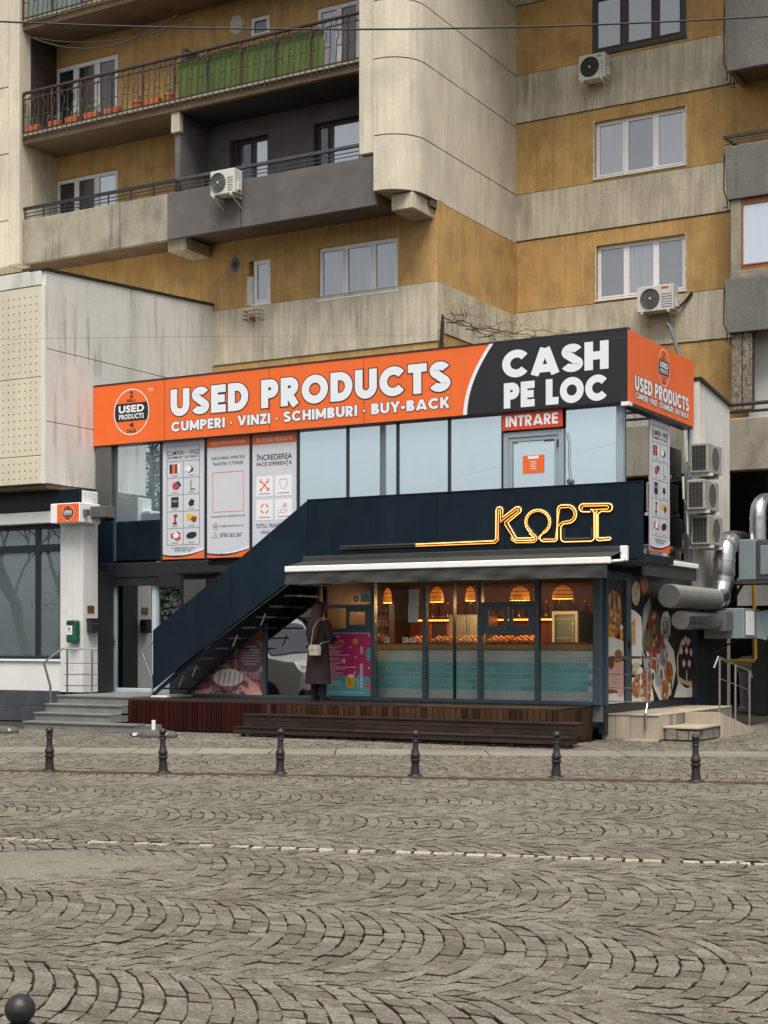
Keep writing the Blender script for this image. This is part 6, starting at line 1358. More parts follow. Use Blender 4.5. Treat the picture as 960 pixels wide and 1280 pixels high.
# ================================================================ DUCTS, COOLERS, CABINETS BEHIND THE SHOP
def spiral(mb, p, q, r, rib=.012, step=.09):
    p, q = Vector(p), Vector(q); L_ = (q - p).length; n = int(L_ / step); pts = []; rr = []
    for i in range(n + 1):
        t0 = .01 + .98 * i / n; pts += [p.lerp(q, t0 - .006), p.lerp(q, t0), p.lerp(q, t0 + .006)]; rr += [r, r + rib, r]
    mb.tube(pts, rr, 24); return mb
ud = -8.62; z_d = ZU(838, 745, ud); vd0, vd1 = VU(836, ud), VU(892, ud)
t = thing('exhaust_duct', (ud, vd1, z_d - .3), 'big grey spiral duct with capped end bending up into shiny galvanised elbow', 'duct')
build(spiral(MB(), (ud, vd0, z_d), (ud, vd1, z_d), .195, .014, .06), 'duct_run', M['duct_grey'], t)
build(MB().lathe((0, 0, 0), [(.001, 0), (.205, 0), (.205, .02), (.001, .02)], 24), 'end_cap', M['cabinet'], t).matrix_local = Matrix.Translation(Vector((ud, vd0, z_d)) - Vector(t['_org'])) @ Matrix.Rotation(math.pi / 2, 4, 'X')
zu = ZU(900, 700, ud)
el = bez([(ud, vd1, z_d), (ud, vd1 + .55, z_d), (ud + .03, vd1 + .5, z_d + .5), (ud + .05, vd1 + .5, zu - .2)], 9) + bez([(ud + .05, vd1 + .5, zu), (ud + .05, vd1 + .5, zu + .42), (ud + .05, vd1 + .95, zu + .4), (ud + .1, vd1 + 1.6, zu + .4)], 8)
build(MB().tube(el, .20, 24), 'elbow', M['galv'], t, smooth=True)
for i in (3, 6, 8, 10, 12, 14): a_ = Vector(el[i]); b_ = Vector(el[min(i + 1, len(el) - 1)]); d_ = (b_ - a_).normalized() * .03; build(MB().tube([a_ - d_, a_ - d_, a_ + d_, a_ + d_], [.2, .212, .212, .2], 24), 'seam_band', M['galv'], t, smooth=True)
ud2 = -8.55; z2 = ZU(875, 776, ud2); w0, w1 = VU(851, ud2), VU(893, ud2)
t = thing('intake_duct', (ud2, w1, z2 - .3), 'shorter shiny duct running into a grey metal box below the big duct', 'duct')
build(MB().tube([(ud2, w0, z2), (ud2, w1, z2)], .155, 24), 'duct_run', M['galv'], t, smooth=True)
build(MB().tube([(ud2, w0 - .02, z2), (ud2, w0 + .6, z2)], .163, 24), 'sleeve', M['galv'], t, smooth=True)
build(MB().box(ud2 - .22, ud2 + .22, w1, w1 + .45, z2 - .19, z2 + .19), 'transition', M['duct_grey'], t, bevel=.015)
build(MB().box(ud2 - .35, ud2 + .42, w1 + .46, w1 + 1.5, z2 - .32, z2 + .25), 'plenum', M['cabinet'], t, bevel=.012)
build(MB().box(ud2 + .421, ud2 + .435, w1 + .6, w1 + 1.1, z2 - .25, z2 + .2), 'torn_label', M['white_paint'], t); build(MB().add([(ud2 + .42, w1 + 1.3, z2 + .2), (ud2 + .85, w1 + 1.35, z2 + .25), (ud2 + .6, w1 + 1.35, z2 - .35), (ud2 + .42, w1 + 1.3, z2 - .3)], [(0, 1, 2, 3)]), 'open_flap', M['cabinet'], t)
build(MB().tube([(ud2 - .2, w1 + .6, z2 - .32), (ud2 - .25, w1 + .7, z2 - .6), (ud2 + .1, w1 + 1.2, z2 - .32)], .02, 6), 'brace', M['rust_iron'], t)
# white rear annex wall with three coolers
ra = thing('rear_annex', (-9.0, 28.5, 0), 'dirty white rear annex wall carrying three stacked coolers', 'wall')
vr1 = VU(912, -8.95)
build(MB().prism([(VBK + .21, 2.5), (vr1, 2.5), (vr1, ZU(912, 509, -8.95)), (VBK + .21, ZU(868, 479, -8.95) + .1)], 'u', -9.25, -8.95), 'side_wall', M['white_wall'], ra)
build(MB().prism([(VBK + .19, ZU(868, 479, -8.95) + .1), (vr1 + .03, ZU(912, 509, -8.95)), (vr1 + .03, ZU(912, 509, -8.95) + .05), (VBK + .19, ZU(868, 479, -8.95) + .16)], 'u', -9.3, -8.9), 'coping', M['black_panel'], ra)
build(MB().box(-9.25, -9.0, VBK + .21, vr1, 0, 2.49), 'lower_wall', M['dark_frame'], ra)
cu = -8.62
for k, (xl, xr, y0_, y1_, lbx) in enumerate(((876, 907, 557, 596, 'top'), (872, 903, 601, 641, 'middle'), (877, 908, 644, 684, 'bottom'))):
    uq = -8.90; v0 = VU(xl + 5, uq + .3); zc0 = ZU((xl + xr) / 2, y1_, uq + .2); hh = .55
    t = thing('wall_cooler', (uq, v0 + .4, zc0), 'weathered cream cooler with dark side grille, %s of the three at the rear annex' % lbx, 'cooler', 'coolers stacked on the rear annex')
    build(MB().box(uq + .02, uq + .36, v0, v0 + .85, zc0, zc0 + hh), 'casing', mat('cooler_casing', (.36, .345, .295), .6, var=.1, dirt=((.17, .15, .12), .6, 3, (1, 1, .4))), t, bevel=.015)
    build(MB().box(uq + .06, uq + .32, v0 - .006, v0 + .0, zc0 + .05, zc0 + hh - .05), 'side_grille', M['mesh_dark'], t)
    gr = MB()
    for i in range(6): gr.box(uq + .06, uq + .32, v0 - .012, v0 - .006, zc0 + .06 + i * .085, zc0 + .066 + i * .085)
    for i in range(3): gr.box(uq + .12 + i * .07, uq + .126 + i * .07, v0 - .012, v0 - .006, zc0 + .05, zc0 + hh - .05)
    build(gr, 'grille_bar', M['duct_grey'], t)
    fn = Face('u', uq + .36); fn.ell(v0 + .45, zc0 + hh / 2, .24, .24, .004, 0, 22).ring(v0 + .45, zc0 + hh / 2, .25, .25, .02, .006, 1, 24); build(fn.mb, 'fan_grille', [M['duct_grey'], M['ac_white']], t)
    build(MB().box(uq - .04, uq + .42, v0 + .1, v0 + .14, zc0 - .06, zc0 - .003).box(uq - .04, uq + .42, v0 + .7, v0 + .74, zc0 - .06, zc0 - .003), 'bracket', M['ac_white'], t)
    build(MB().tube([(uq, v0 + .05, zc0 + .1), (uq, v0 - .12, zc0 + .2), (uq, v0 - .15, zc0 + .6)], .02, 6), 'pipe', M['ac_white'], t)
# grey cabinet unit on a bracket shelf, with its own duct
vcab = 28.2; uc0 = U(923, vcab); zc0, zc1 = ZV(940, 725, vcab), ZV(940, 674, vcab)
t = thing('ventilation_cabinet', (uc0 + .5, vcab + .4, zc0), 'grey ventilation cabinet on an iron shelf at the right edge', 'ventilation unit')
build(MB().box(uc0, uc0 + .32, vcab, vcab + .7, zc0, zc1), 'cabinet', M['cabinet'], t, bevel=.015); build(MB().box(uc0 + .33, uc0 + 1.2, vcab + .08, vcab + .7, zc0, zc1 - .02), 'cabinet', M['plinth'], t, bevel=.015)
build(MB().box(uc0 + .40, uc0 + .9, vcab + .06, vcab + .078, zc0 + .1, zc1 - .12), 'vent_panel', M['cabinet'], t, bevel=.01)
cx = U(947, vcab + .3); build(MB().tube([(cx, vcab + .35, zc1), (cx, vcab + .35, zc1 + .45)] + bez([(cx, vcab + .35, zc1 + .45), (cx, vcab + .35, zc1 + .75), (cx, vcab + .7, zc1 + .8), (cx + .05, vcab + 1.2, zc1 + .8)], 7), .16, 22), 'stack', M['galv'], t, smooth=True)
for z in (.03, .2, .42): build(MB().tube([(cx, vcab + .35, zc1 + z - .02), (cx, vcab + .35, zc1 + z + .02)], .17, 22), 'seam_band', M['galv'], t, smooth=True)
build(MB().box(U(905, vcab), uc0 + 2, vcab - .05, vcab + .75, zc0 - .07, zc0 - .004), 'shelf', M['rust_iron'], t)
build(MB().tube([(U(928, vcab), vcab, zc0 - .08), (U(897, vcab + 1), vcab + 1.2, zc0 - .75)], .035, 6), 'strut', M['rust_iron'], t); build(MB().tube([(U(915, vcab), vcab + .1, zc0 - .08), (U(893, vcab + 1), vcab + 1.2, zc0 - .5)], .03, 6), 'strut', M['duct_grey'], t)
# yellow gas pipe
vy = 29.4; t = build(MB().tube([(U(884, vy), vy, ZV(884, 827, vy)), (U(942, vy), vy, ZV(942, 826, vy)), (U(944, vy), vy, ZV(944, 823, vy)), (U(942, vy), vy, ZV(942, 726, vy)), (U(942, vy), vy, ZV(942, 700, vy))], .04, 8), 'gas_pipe', M['yellow_pipe']); tag(t, 'yellow gas pipe making a corner in the dark passage', 'pipe')
# grey drum duct on the ground in the passage
M['bin_grey'] = mat('bin_grey', (.16, .15, .165), .5, var=.15)
ug_, vg_ = G(940, 889); t = thing('floor_duct', (ug_, vg_, 0), 'grey upright duct with horizontal open pipe standing on the ground in the passage', 'duct')
build(MB().lathe((0, 0, 0), [(.33, 0), (.33, .08), (.27, .12), (.30, .9)], 20), 'upright', M['bin_grey'], t, local=True, smooth=True)
hp = MB(); hp.tube([(-.32, .5, 1.0), (.9, -.2, 1.05)], .28, 22); build(hp, 'pipe', M['bin_grey'], t, local=True, smooth=True)
build(MB().tube([(-.34, .51, 1.0), (-.335, .508, 1.0)], .25, 22), 'opening', M['ink'], t, local=True)
build(MB().box(.2, .9, .1, .7, 0, .85), 'casing', M['plinth'], t, local=True, bevel=.02)
# rubber feet blocks on the paving
def rubber(x, y, wd, label, peg):
    u, v = G(x, y); t = thing('rubber_block', (u, v, 0), label, 'rubber base', 'rubber sign bases')
    R_ = mat('grey_rubber', (.085, .085, .075), .9, var=.25, scale=8, bump=.3)
    build(MB().lathe((0, 0, 0), [(.001, 0), (wd, 0), (wd, .05), (wd * .88, .10), (wd * .3, .12), (.001, .12)], 10, 1, .55), 'base', R_, t, local=True, bevel=.01)
    build(MB().box(-wd * .55, -wd * .15, -wd * .5 - .0, -wd * .3, .02, .07), 'reflector', M['white_paint'], t, local=True, bevel=.004); build(MB().box(wd * .55, wd * .8, -wd * .35, -wd * .2, .04, .08), 'reflector', M['white_paint'], t, local=True, bevel=.004)
    if peg: build(MB().lathe((0, .0, .11), [(.035, 0), (.035, .17), (.001, .175)], 12), 'peg', M['white_paint'], t, local=True)
rubber(192, 921, .48, 'grey rubber sign base with a white peg at the foot of the dark red deck', True)
rubber(4, 916, .33, 'dark rubber block cut off by the left edge of the picture', False)
# little weeds by the ramp
def weed(x, y, label, seed):
    u, v = G(x, y); rg = random.Random(seed); t = thing('weed', (u, v, 0), label, 'weed', 'weeds by the ramp'); lf = MB()
    for _ in range(90):
        p = Vector((rg.gauss(0, .06), rg.gauss(0, .05), 0)); h = rg.uniform(.05, .17); d = Vector((rg.uniform(-.6, .6), rg.uniform(-.6, .6), 1)) * h; s_ = Vector((rg.uniform(-1, 1), rg.uniform(-1, 1), 0)).normalized() * .009
        lf.add([p - s_, p + s_, p + d * .6 + s_ * .8, p + d, p + d * .6 - s_ * .8], [(0, 1, 2, 3, 4)])
    build(lf, 'leaves', mat('weed_green', (.06, .13, .018), .7, var=.3, scale=20), t, local=True)
weed(859, 926, 'small green weed growing against the broken step', 1); weed(898, 915, 'small green weed at the lower end of the ramp', 2)
# ================================================================ BAKERY INTERIOR
uI0, uI1 = U(399, VG), US - .16
S(MB().box(uI0 - .05, uI1, 26.55, 26.65, DZ, ZS - .26), 'back_wall', mat('maroon_wall', (.085, .018, .012), .6, var=.3, scale=2))
S(MB().box(uI0 - .1, uI0 - .05, VG + .3, 26.6, DZ, ZS - .26), 'partition', mat('ochre_inner', (.03, .011, .007), .7, var=.2))
S(MB().box(uI0, uI1, VG + .1, 26.5, ZS - .27, ZS - .255), 'ceiling', M['dark'])
VCt = 23.42; ZC = 1.47
t = thing('bakery_counter', ((uI0 + uI1) / 2, VCt + .4, DZ), 'long bakery counter faced with grey and teal tiles behind the glass', 'counter')
org = Vector(t['_org'])
build(MB().box(uI0 + .1, uI1 - .05, VCt + .012, VCt + .75, DZ, ZC), 'body', M['grout'], t)
build(MB().box(uI0 + .08, uI1 - .02, VCt - .05, VCt + .85, ZC + .002, ZC + .1), 'top', M['counter_wood'], t, bevel=.01)
tm = {}
for nm in ('tile_grey', 'tile_teal'): b = MB().box(.007, .303, 0, .012, .006, .094); m_ = bpy.data.meshes.new('tile'); m_.from_pydata(b.v, [], b.f); m_.materials.append(M[nm]); tm[nm] = m_
for r in range(9):
    u = uI0 + .1 - .155 * (r % 2)
    while u < uI1 - .3:
        if u > uI0: piece(tm['tile_teal' if 2 <= r <= 6 else 'tile_grey'], 'tile', t, Vector((u, VCt - rnd(0, .002), DZ + r * .1)) - org)
        u += .31
# pastry trays
pc1 = mat('pastry', (.62, .27, .07), .5, var=.4, scale=14); pc2 = mat('pastry_pale', (.75, .5, .25), .5, var=.3, scale=14)
names = ('next to the price cards', 'left of the pane joint', 'right of the pane joint', 'under the left half of the sliding hatch', 'under the right half of the sliding hatch')
for i, (xa, xb, kd) in enumerate(((506, 527, 0), (536, 566, 0), (569, 597, 1), (606, 636, 0), (638, 668, 0))):
    v = VCt + .12; a0, a1 = U(xa, v), U(xb, v); t = thing('pastry_tray', ((a0 + a1) / 2, v + .2, ZC + .1), 'tray of golden pastries on the counter ' + names[i], 'pastry tray', 'pastry trays on the counter')
    h = (a1 - a0) / 2; build(MB().box(-h, h, -.2, .35, 0, .012), 'tray', M['black_panel'], t, local=True); rg = random.Random(i)
    for r in range(3):
        n_ = int((a1 - a0) / .105)
        for k in range(n_): build(MB().ball((-h + .055 + k * .105 + rg.uniform(-.01, .01), -.15 + r * .13, .05 + .03 * r), .055, 8, 5, 1.0, .9, .8), 'pastry', pc2 if (kd and r == 0) else pc1, t, local=True)
v = VCt + .25; t = thing('red_tray', (U(710, v), v, ZC + .1), 'flat red tray lying on the right end of the counter', 'tray')
build(MB().box(-.42, .42, -.2, .3, 0, .03), 'tray', mat('red_plastic', (.42, .05, .02), .4), t, local=True, bevel=.008); build(MB().box(-.38, .38, -.16, .26, .031, .036), 'mat', mat('red_paper', (.5, .07, .03), .7, var=.2), t, local=True)
for x, y, d in ((483, 797, 'leftmost on the counter'), (506.5, 799, 'middle one on the counter'), (516, 798, 'right one beside the pastries')):
    v = VCt + .05; t = thing('price_card', (U(x, v), v, ZC + .102), 'small white price card, ' + d, 'card', 'price cards'); build(MB().box(-.055, .055, 0, .006, .02, .12), 'card', M['white_paint'], t, local=True); build(MB().box(-.02, .02, -.01, .03, 0, .02), 'foot', M['black_panel'], t, local=True)
    build(Face('v', -.002).rect(-.04, .04, .085, .095, 0, 0).rect(-.04, .02, .06, .07, 0, 0).mb, 'print', M['ink'], t, local=True)
# hanging paper notices on the glass
t = thing('paper_notice', (U(516.5, VG + .03), VG + .03, ZV(516, 778, VG)), 'two white paper sheets taped inside the left bakery pane', 'notice')
for k, (a, b, c, d) in enumerate(((-.1, .1, 0, .31), (-.09, .11, .30, .58))): build(MB().box(a, b, .0 + .004 * k, .003 + .004 * k, c, d), 'sheet', M['white_paint'], t, local=True)
f = Face('v', -.002)
for k in range(13): f.rect(-.07, rnd(.02, .08), .03 + k * .04, .042 + k * .04, .0, 0)
build(f.mb, 'print', M['print_grey'], t, local=True)
# wicker pendants
wick = mat('wicker', (.42, .20, .05), .7, var=.35, scale=40, emis=(1.0, .25, .02), es=.16)
bulb = mat('bulb', (1, .8, .5), .4, var=0, emis=(1.0, .62, .22), es=9)
def pendant(x, y0, y1, wpx, v, label):
    u = U(x, v); z0_, z1_ = ZV(x, y1, v), ZV(x, y0, v); r = wpx * .43 * _Y(x, v) / F; h = z1_ - z0_
    t = thing('pendant_lamp', (u, v, z0_), label, 'pendant lamp', 'wicker pendant lamps over the counter')
    prof = [(r, 0), (r * .97, h * .3), (r * .85, h * .62), (r * .6, h * .86), (r * .2, h), (r * .15, h * .97), (r * .55, h * .82), (r * .8, h * .6), (r * .93, h * .28), (r * .96, .002)]
    n = 20; mb = MB(); vs = []
    for q, z in prof: vs += [(q * math.cos(2*math.pi*k/n), q * math.sin(2*math.pi*k/n), z) for k in range(n)]
    mb.add(vs, [(i*n+k, i*n+(k+1)%n, (i+1)*n+(k+1)%n, (i+1)*n+k) for i in range(len(prof)-1) for k in range(n)]); build(mb, 'shade', wick, t, local=True, smooth=True)
    ri = MB()
    for q, z in prof[:4]: ri.tube([(q * 1.02 * math.cos(2*math.pi*k/16), q * 1.02 * math.sin(2*math.pi*k/16), z) for k in range(17)], .008, 4, False)
    build(ri, 'hoop', M['counter_wood'], t, local=True)
    build(MB().ball((0, 0, h * .45), .04, 10, 8), 'bulb', bulb, t, local=True); build(MB().tube([(0, 0, h), (0, 0, ZS - .27 - z0_)], .008, 5), 'cord', M['cable'], t, local=True)
    l = bpy.data.lights.new('bulb_light', 'POINT'); l.energy = 15; l.color = (1, .55, .22); l.shadow_soft_size = .06; lo_ = link(bpy.data.objects.new('bulb_light', l)); lo_.parent = t; lo_.location = (0, 0, -.03)
for a in ((484.5, 735, 753, 13, 24.9, 'small orange wicker pendant lamp above the price cards'), (546, 734, 752, 21, 24.3, 'wide wicker pendant lamp left of the pane joint'), (588, 733, 750.5, 15, 24.7, 'narrow wicker pendant lamp left of the hatch'), (650, 733, 750, 29, 24.2, 'wide wicker pendant lamp above the sliding hatch'), (703.5, 732, 748, 31, 24.2, 'wide wicker pendant lamp in the rightmost bakery pane')): pendant(*a)
# back bar with glowing strip, glass fridge, wall picture
t = thing('back_shelf', (-12.5, 26.3, 1.9), 'dark back shelf with an orange glowing strip along its underside', 'shelf')
build(MB().box(uI0 + .3, uI1 - 1.6, 26.15, 26.54, 2.05, 2.09), 'board', M['wood'], t); build(MB().box(uI0 + .3, uI1 - 1.6, 26.2, 26.26, 2.02, 2.047), 'light_strip', mat('led_orange', (1, .4, .1), .5, var=0, emis=(1, .2, .02), es=2.6), t)
gl_ = mat('bottle_glass', (.10, .05, .02), .15, var=.5, scale=3); rg = random.Random(8)
for k in range(16):
    t2 = thing('bottle', (uI0 + .6 + k * .27 + rg.uniform(-.05, .05), 26.35, 2.09), 'dark bottle standing in the row on the glowing back shelf', 'bottle', 'bottles on the back shelf'); build(MB().lathe((0, 0, 0), [(.04, 0), (.04, .16), (.015, .21), (.015, .27), (.001, .27)], 10), 'body', gl_, t2, local=True, smooth=True); build(MB().lathe((0, 0, .268), [(.018, 0), (.018, .03), (.001, .03)], 8), 'cap', M['yellow'], t2, local=True)
v = 25.6; t = thing('glass_fridge', (U(706, v), v, DZ), 'pale glass fronted fridge behind the right end of the counter', 'fridge')
hw = (U(722, v) - U(690, v)) / 2; hz = ZV(706, 764, v) - DZ
build(MB().box(-hw, hw, .08, .7, 0, hz), 'case', mat('fridge_steel', (.20, .24, .22), .4, .3, var=.1), t, local=True, bevel=.02)
build(MB().box(-hw, -hw + .05, .0, .078, .1, hz).box(hw - .05, hw, .0, .078, .1, hz).box(-hw + .05, hw - .05, .0, .078, hz - .06, hz).box(-hw + .05, hw - .05, 0, .078, .1, .16), 'door_frame', mat('fridge_frame', (.45, .5, .46), .4), t, local=True)
build(MB().box(-hw + .05, hw - .05, .03, .04, .16, hz - .06), 'door_glass', M['glass'], t, local=True)
for k in range(4): build(MB().box(-hw + .05, hw - .05, .06, .078, .4 + k * .35, .42 + k * .35), 'shelf', _mats['fridge_frame'], t, local=True)
build(MB().tube([(hw - .08, -.03, .9), (hw - .08, -.03, 1.4)], .014, 8), 'handle', M['steel'], t, local=True)
v = 25.4; t = thing('steel_cabinet', (U(583, v), v, DZ), 'grey steel kitchen cabinet behind the middle of the counter', 'cabinet')
hw = .38; hz = ZV(583, 768, v) - DZ; build(MB().box(-hw, hw, 0, .6, .05, hz), 'case', mat('kitchen_steel', (.24, .25, .25), .35, .5, var=.2), t, local=True, bevel=.02); build(MB().box(-.006, .006, -.004, 0, .1, hz - .05), 'door_gap', M['ink'], t, local=True)
for s_ in (-.06, .06): build(MB().tube([(s_, -.03, 1.2), (s_, -.03, 1.45)], .012, 8), 'handle', M['steel'], t, local=True)
for s_ in (-.3, .3): build(MB().box(s_ - .03, s_ + .03, .1, .16, 0, .05), 'foot', M['ink'], t, local=True)
v = 24.6; t = thing('wall_picture', (U(549, 26.5), 26.53, 1.62), 'orange framed opening on the maroon back wall', 'picture frame'); build(MB().box(-.22, -.17, -.03, 0, 0, .5).box(.17, .22, -.03, 0, 0, .5).box(-.17, .17, -.03, 0, .45, .5), 'frame', mat('orange_wood', (.35, .09, .02), .5), t, local=True); build(MB().box(-.17, .17, -.01, 0, 0, .45), 'backing', M['ink'], t, local=True)
# bread shelf with wrapped loaves in the left pane
t = thing('bread_rack', (U(478, 23.9), 23.95, ZC + .1), 'small rack of wrapped loaves at the left end of the counter', 'bread rack')
for s_ in (-.16, .16): build(MB().box(s_ - .01, s_ + .01, -.1, .1, 0, .75), 'upright', M['dark_frame'], t, local=True)
for z in (.02, .28, .54): build(MB().box(-.15, .15, -.1, .1, z, z + .015), 'shelf', M['dark_frame'], t, local=True)
rg = random.Random(5)
for z in (.035, .295, .555):
    for k in range(3): build(MB().ball((-.1 + .1 * k, -.02, z + .07), .07, 8, 6, .7, 1, 1), 'wrapped_loaf', (pc1, pc2, M['print_grey'])[(k + int(z * 10)) % 3], t, local=True)
# stickers on the small top pane by the hatch
v_ = VG - .003
notice(451, 738.5, 463, 752.5, v_, 'pale green information sticker above the serving hatch', [mat('pale_green', (.25, .45, .40), .5), M['ink']], lambda f, a0, a1, b0, b1: [f.rect(a0 + .02, a1 - .02, b0 + .02 + .035 * k, b0 + .03 + .035 * k, .001, 1) for k in range(4)], 'sticker')
t = thing('sticker', (U(445, v_), v_, ZV(445, 752, v_)), 'round blue sticker above the serving hatch', 'poster'); build(Face('v', -.003).ell(0, .05, .045, .055, 0, 0).ell(0, .05, .02, .025, .001, 1).mb, 'disc', [pm[6], M['sign_white']], t, local=True)

# ================================================================ LOWER POSTERS ON THE FRONT
mg = [mat('menu_magenta', (.50, .02, .13), .45, var=.04), mat('menu_teal', (.10, .38, .38), .45, var=.04), M['yellow'], M['sign_white'], mat('menu_orange', (.75, .25, .02), .45), mat('menu_pink', (.65, .10, .22), .45)]
vM = VG - .052; a0, a1 = U(401.5, vM), U(463.5, vM); b0, b1 = DZ + .075, ZV(432, 792, vM)
t = thing('menu_poster', ((a0 + a1) / 2, vM, b0), 'magenta and teal drinks menu poster below the serving hatch', 'poster')
build(MB().box(a0, a1, vM - .006, vM, b0, b1), 'sheet', mg[0], t); f = Face('v', vM - .006); W_, H_ = a1 - a0, b1 - b0
X = lambda k: a0 + W_ * k; Zz = lambda k: b0 + H_ * k
wave = [(X(i / 20), Zz(.30 + .03 * math.sin(i * .9) + .02 * math.sin(i * 2.1) + .05 * (i / 20 - .5))) for i in range(21)]
f.poly([(a0, b0), (a1, b0)] + wave[::-1], .002, 1)
f.ell(X(.70), Zz(.875), .055, .055, .003, 4); f.poly([(X(.9), Zz(.72)), (X(.96), Zz(.78)), (a1, Zz(.76)), (a1, Zz(.56)), (X(.93), Zz(.58))], .003, 1); f.poly([(X(.88), Zz(.17)), (X(.95), Zz(.22)), (a1, Zz(.19)), (a1, Zz(.1)), (X(.93), Zz(.11))], .004, 5)
f.text('CALDE', X(.16), X(.47), Zz(.845), Zz(.90), .004, 2, .03); f.text('RECI', X(.10), X(.38), Zz(.56), Zz(.615), .004, 2, .03)
for k, wd in enumerate((.36, .30, .22, .33, .28, .48)): f.rect(X(.1), X(.1 + wd), Zz(.80 - .03 * k), Zz(.808 - .03 * k), .004, 3)
for k, wd in enumerate((.3, .24, .62, .4, .2, .36, .3, .26, .2, .3, .34, .3)): f.rect(X(.1), X(.1 + wd), Zz(.52 - .032 * k), Zz(.528 - .032 * k), .004, 3)
for k in range(6): f.rect(X(.80), X(.85), Zz(.68 + .02 * k), Zz(.69 + .02 * k), .004, 3)
for k in range(18): f.rect(X(.79), X(.85), Zz(.13 + .022 * k), Zz(.141 + .022 * k), .004, 3)
for k in range(5): f.ell(X(.46) + .03 * math.cos(k * 1.26), Zz(.56) + .03 * math.sin(k * 1.26), .022, .012, .004, 3, 10, rot=k * 1.26)
for x, y in ((.6, .78), (.7, .62), (.97, .45), (.97, .97)): f.ell(X(x), Zz(y), .014, .018, .004, 3, 6)
f.poly([(X(.52), Zz(.13)), (X(.67), Zz(.13)), (X(.69), Zz(.31)), (X(.5), Zz(.31))], .005, 2); f.poly([(X(.55), Zz(.15)), (X(.62), Zz(.17)), (X(.64), Zz(.26)), (X(.55), Zz(.28))], .006, 4); f.ring(X(.72), Zz(.22), .04, .06, .012, .005, 3, 14, -1.6, 1.6); f.poly([(X(.64), Zz(.3)), (X(.66), Zz(.3)), (X(.71), Zz(.4)), (X(.69), Zz(.4))], .0055, 3); f.blob(X(.6), Zz(.325), .06, .025, .006, 3)
f.text('SE PREGĂTESC CU INGREDIENTE NATURALE', X(.1), X(.88), Zz(.048), Zz(.072), .004, 3, .015)
build(f.mb, 'print', mg, t)
# print of flour hands under the stair
bm_ = [mat('flour_maroon', (.22, .06, .075), .5, var=.75, scale=9, dirt=((.72, .56, .56), .9, 7, (1, 1, 1))), mat('dough', (.85, .80, .76), .5, var=.12, scale=6), mat('dough_cut', (.33, .27, .25), .5), mat('hand_pink', (.75, .38, .33), .5, var=.2, scale=6), mat('bubble_mauve', (.17, .09, .12), .5, var=.08), mat('print_rose', (.45, .35, .37), .5), mat('bread_orange', (.42, .14, .05), .5, var=.4, scale=9)]
vP = VG - .03; pq = lambda x, y: (U(190 + x / 4.174, vP), ZV(190 + x / 4.174, 690 + y / 4.174, vP))
t = thing('dough_poster', (U(285, vP), vP, DZ + .07), 'photo poster of hands shaping dough under the slanting stair', 'poster')
sh = [pq(178, 742), pq(582, 754), pq(588, 372), pq(560, 382)]; build(MB().prism(sh, 'v', vP - .005, vP), 'sheet', bm_[0], t)
f = Face('v', vP - .005)
def qb(cx, cy, rx, ry, m, d, n=20, j=.05): f.poly([pq(cx + rx * rnd(1 - j, 1 + j) * math.cos(2*math.pi*k/n), cy + ry * rnd(1 - j, 1 + j) * math.sin(2*math.pi*k/n)) for k in range(n)], d, m)
f.poly([pq(500, 440), pq(586, 378), pq(584, 520), pq(540, 470)], .001, 6)
qb(515, 545, 73, 82, 4, .004, 28, .0); qb(398, 655, 80, 46, 1, .003, 22, .06); qb(440, 505, 28, 16, 1, .002); qb(362, 560, 24, 14, 1, .002); qb(572, 600, 16, 26, 5, .002)
for k in range(5): f.poly([pq(345 + k * 26, 690), pq(350 + k * 26, 692), pq(362 + k * 26, 625), pq(356 + k * 26, 624)], .005, 2)
f.poly([pq(500, 752), pq(455, 700), pq(470, 690), pq(510, 722), pq(500, 680), pq(480, 655), pq(490, 642), pq(520, 672), pq(545, 690), pq(575, 735), pq(576, 752)], .006, 3); f.poly([pq(215, 742), pq(230, 725), pq(300, 712), pq(318, 722), pq(290, 744)], .006, 3)
for k in range(7): 
    w_ = (30, 46, 52, 40, 52, 46, 30)[k]; p0, p1 = pq(515 - w_, 498 + k * 15), pq(515 + w_, 498 + k * 15); f.poly([(p0[0], p0[1]), (p1[0], p1[1]), (p1[0], p1[1] + .025), (p0[0], p0[1] + .025)], .006, 5)
for k in range(26): x = rnd(300, 570); qb(x, rnd(max(480, 800 - .78 * x + 40), 745), rnd(4, 12), rnd(3, 8), random.choice([5, 1, 5, 4]), .0022, 8, .3)
build(f.mb, 'print', bm_, t)

# ================================================================ PERSON AT THE HATCH
uh, vh = U(398, 22.5), 22.5
skin = mat('skin', (.50, .31, .23), .5, var=.06); coat_m = mat('mauve_coat', (.03, .015, .019), .85, var=.15, scale=5, bump=.2, bscale=60); hair_m = mat('dark_red_hair', (.045, .012, .009), .45, var=.4, scale=30, stretch=(6, 6, .5)); pant = mat('black_trousers', (.008, .008, .009), .8, var=.1)
P = thing('person', (uh, vh, DZ), 'person with long dark hair in a long mauve coat ordering at the serving hatch', 'person', rz=-.25)
def skin_mesh(name, V, E, R, mats, sub=2, root=0):
    me = bpy.data.meshes.new(name); me.from_pydata(V, E, []); o = link(bpy.data.objects.new(name, me)); o.parent = P
    for m in mats: me.materials.append(m)
    md = o.modifiers.new('skin', 'SKIN'); md.use_smooth_shade = True
    for i, r in enumerate(R): me.skin_vertices[0].data[i].radius = r if isinstance(r, tuple) else (r, r)
    me.skin_vertices[0].data[root].use_root = True
    o.modifiers.new('sub', 'SUBSURF').levels = sub; o.modifiers['sub'].render_levels = sub; return o
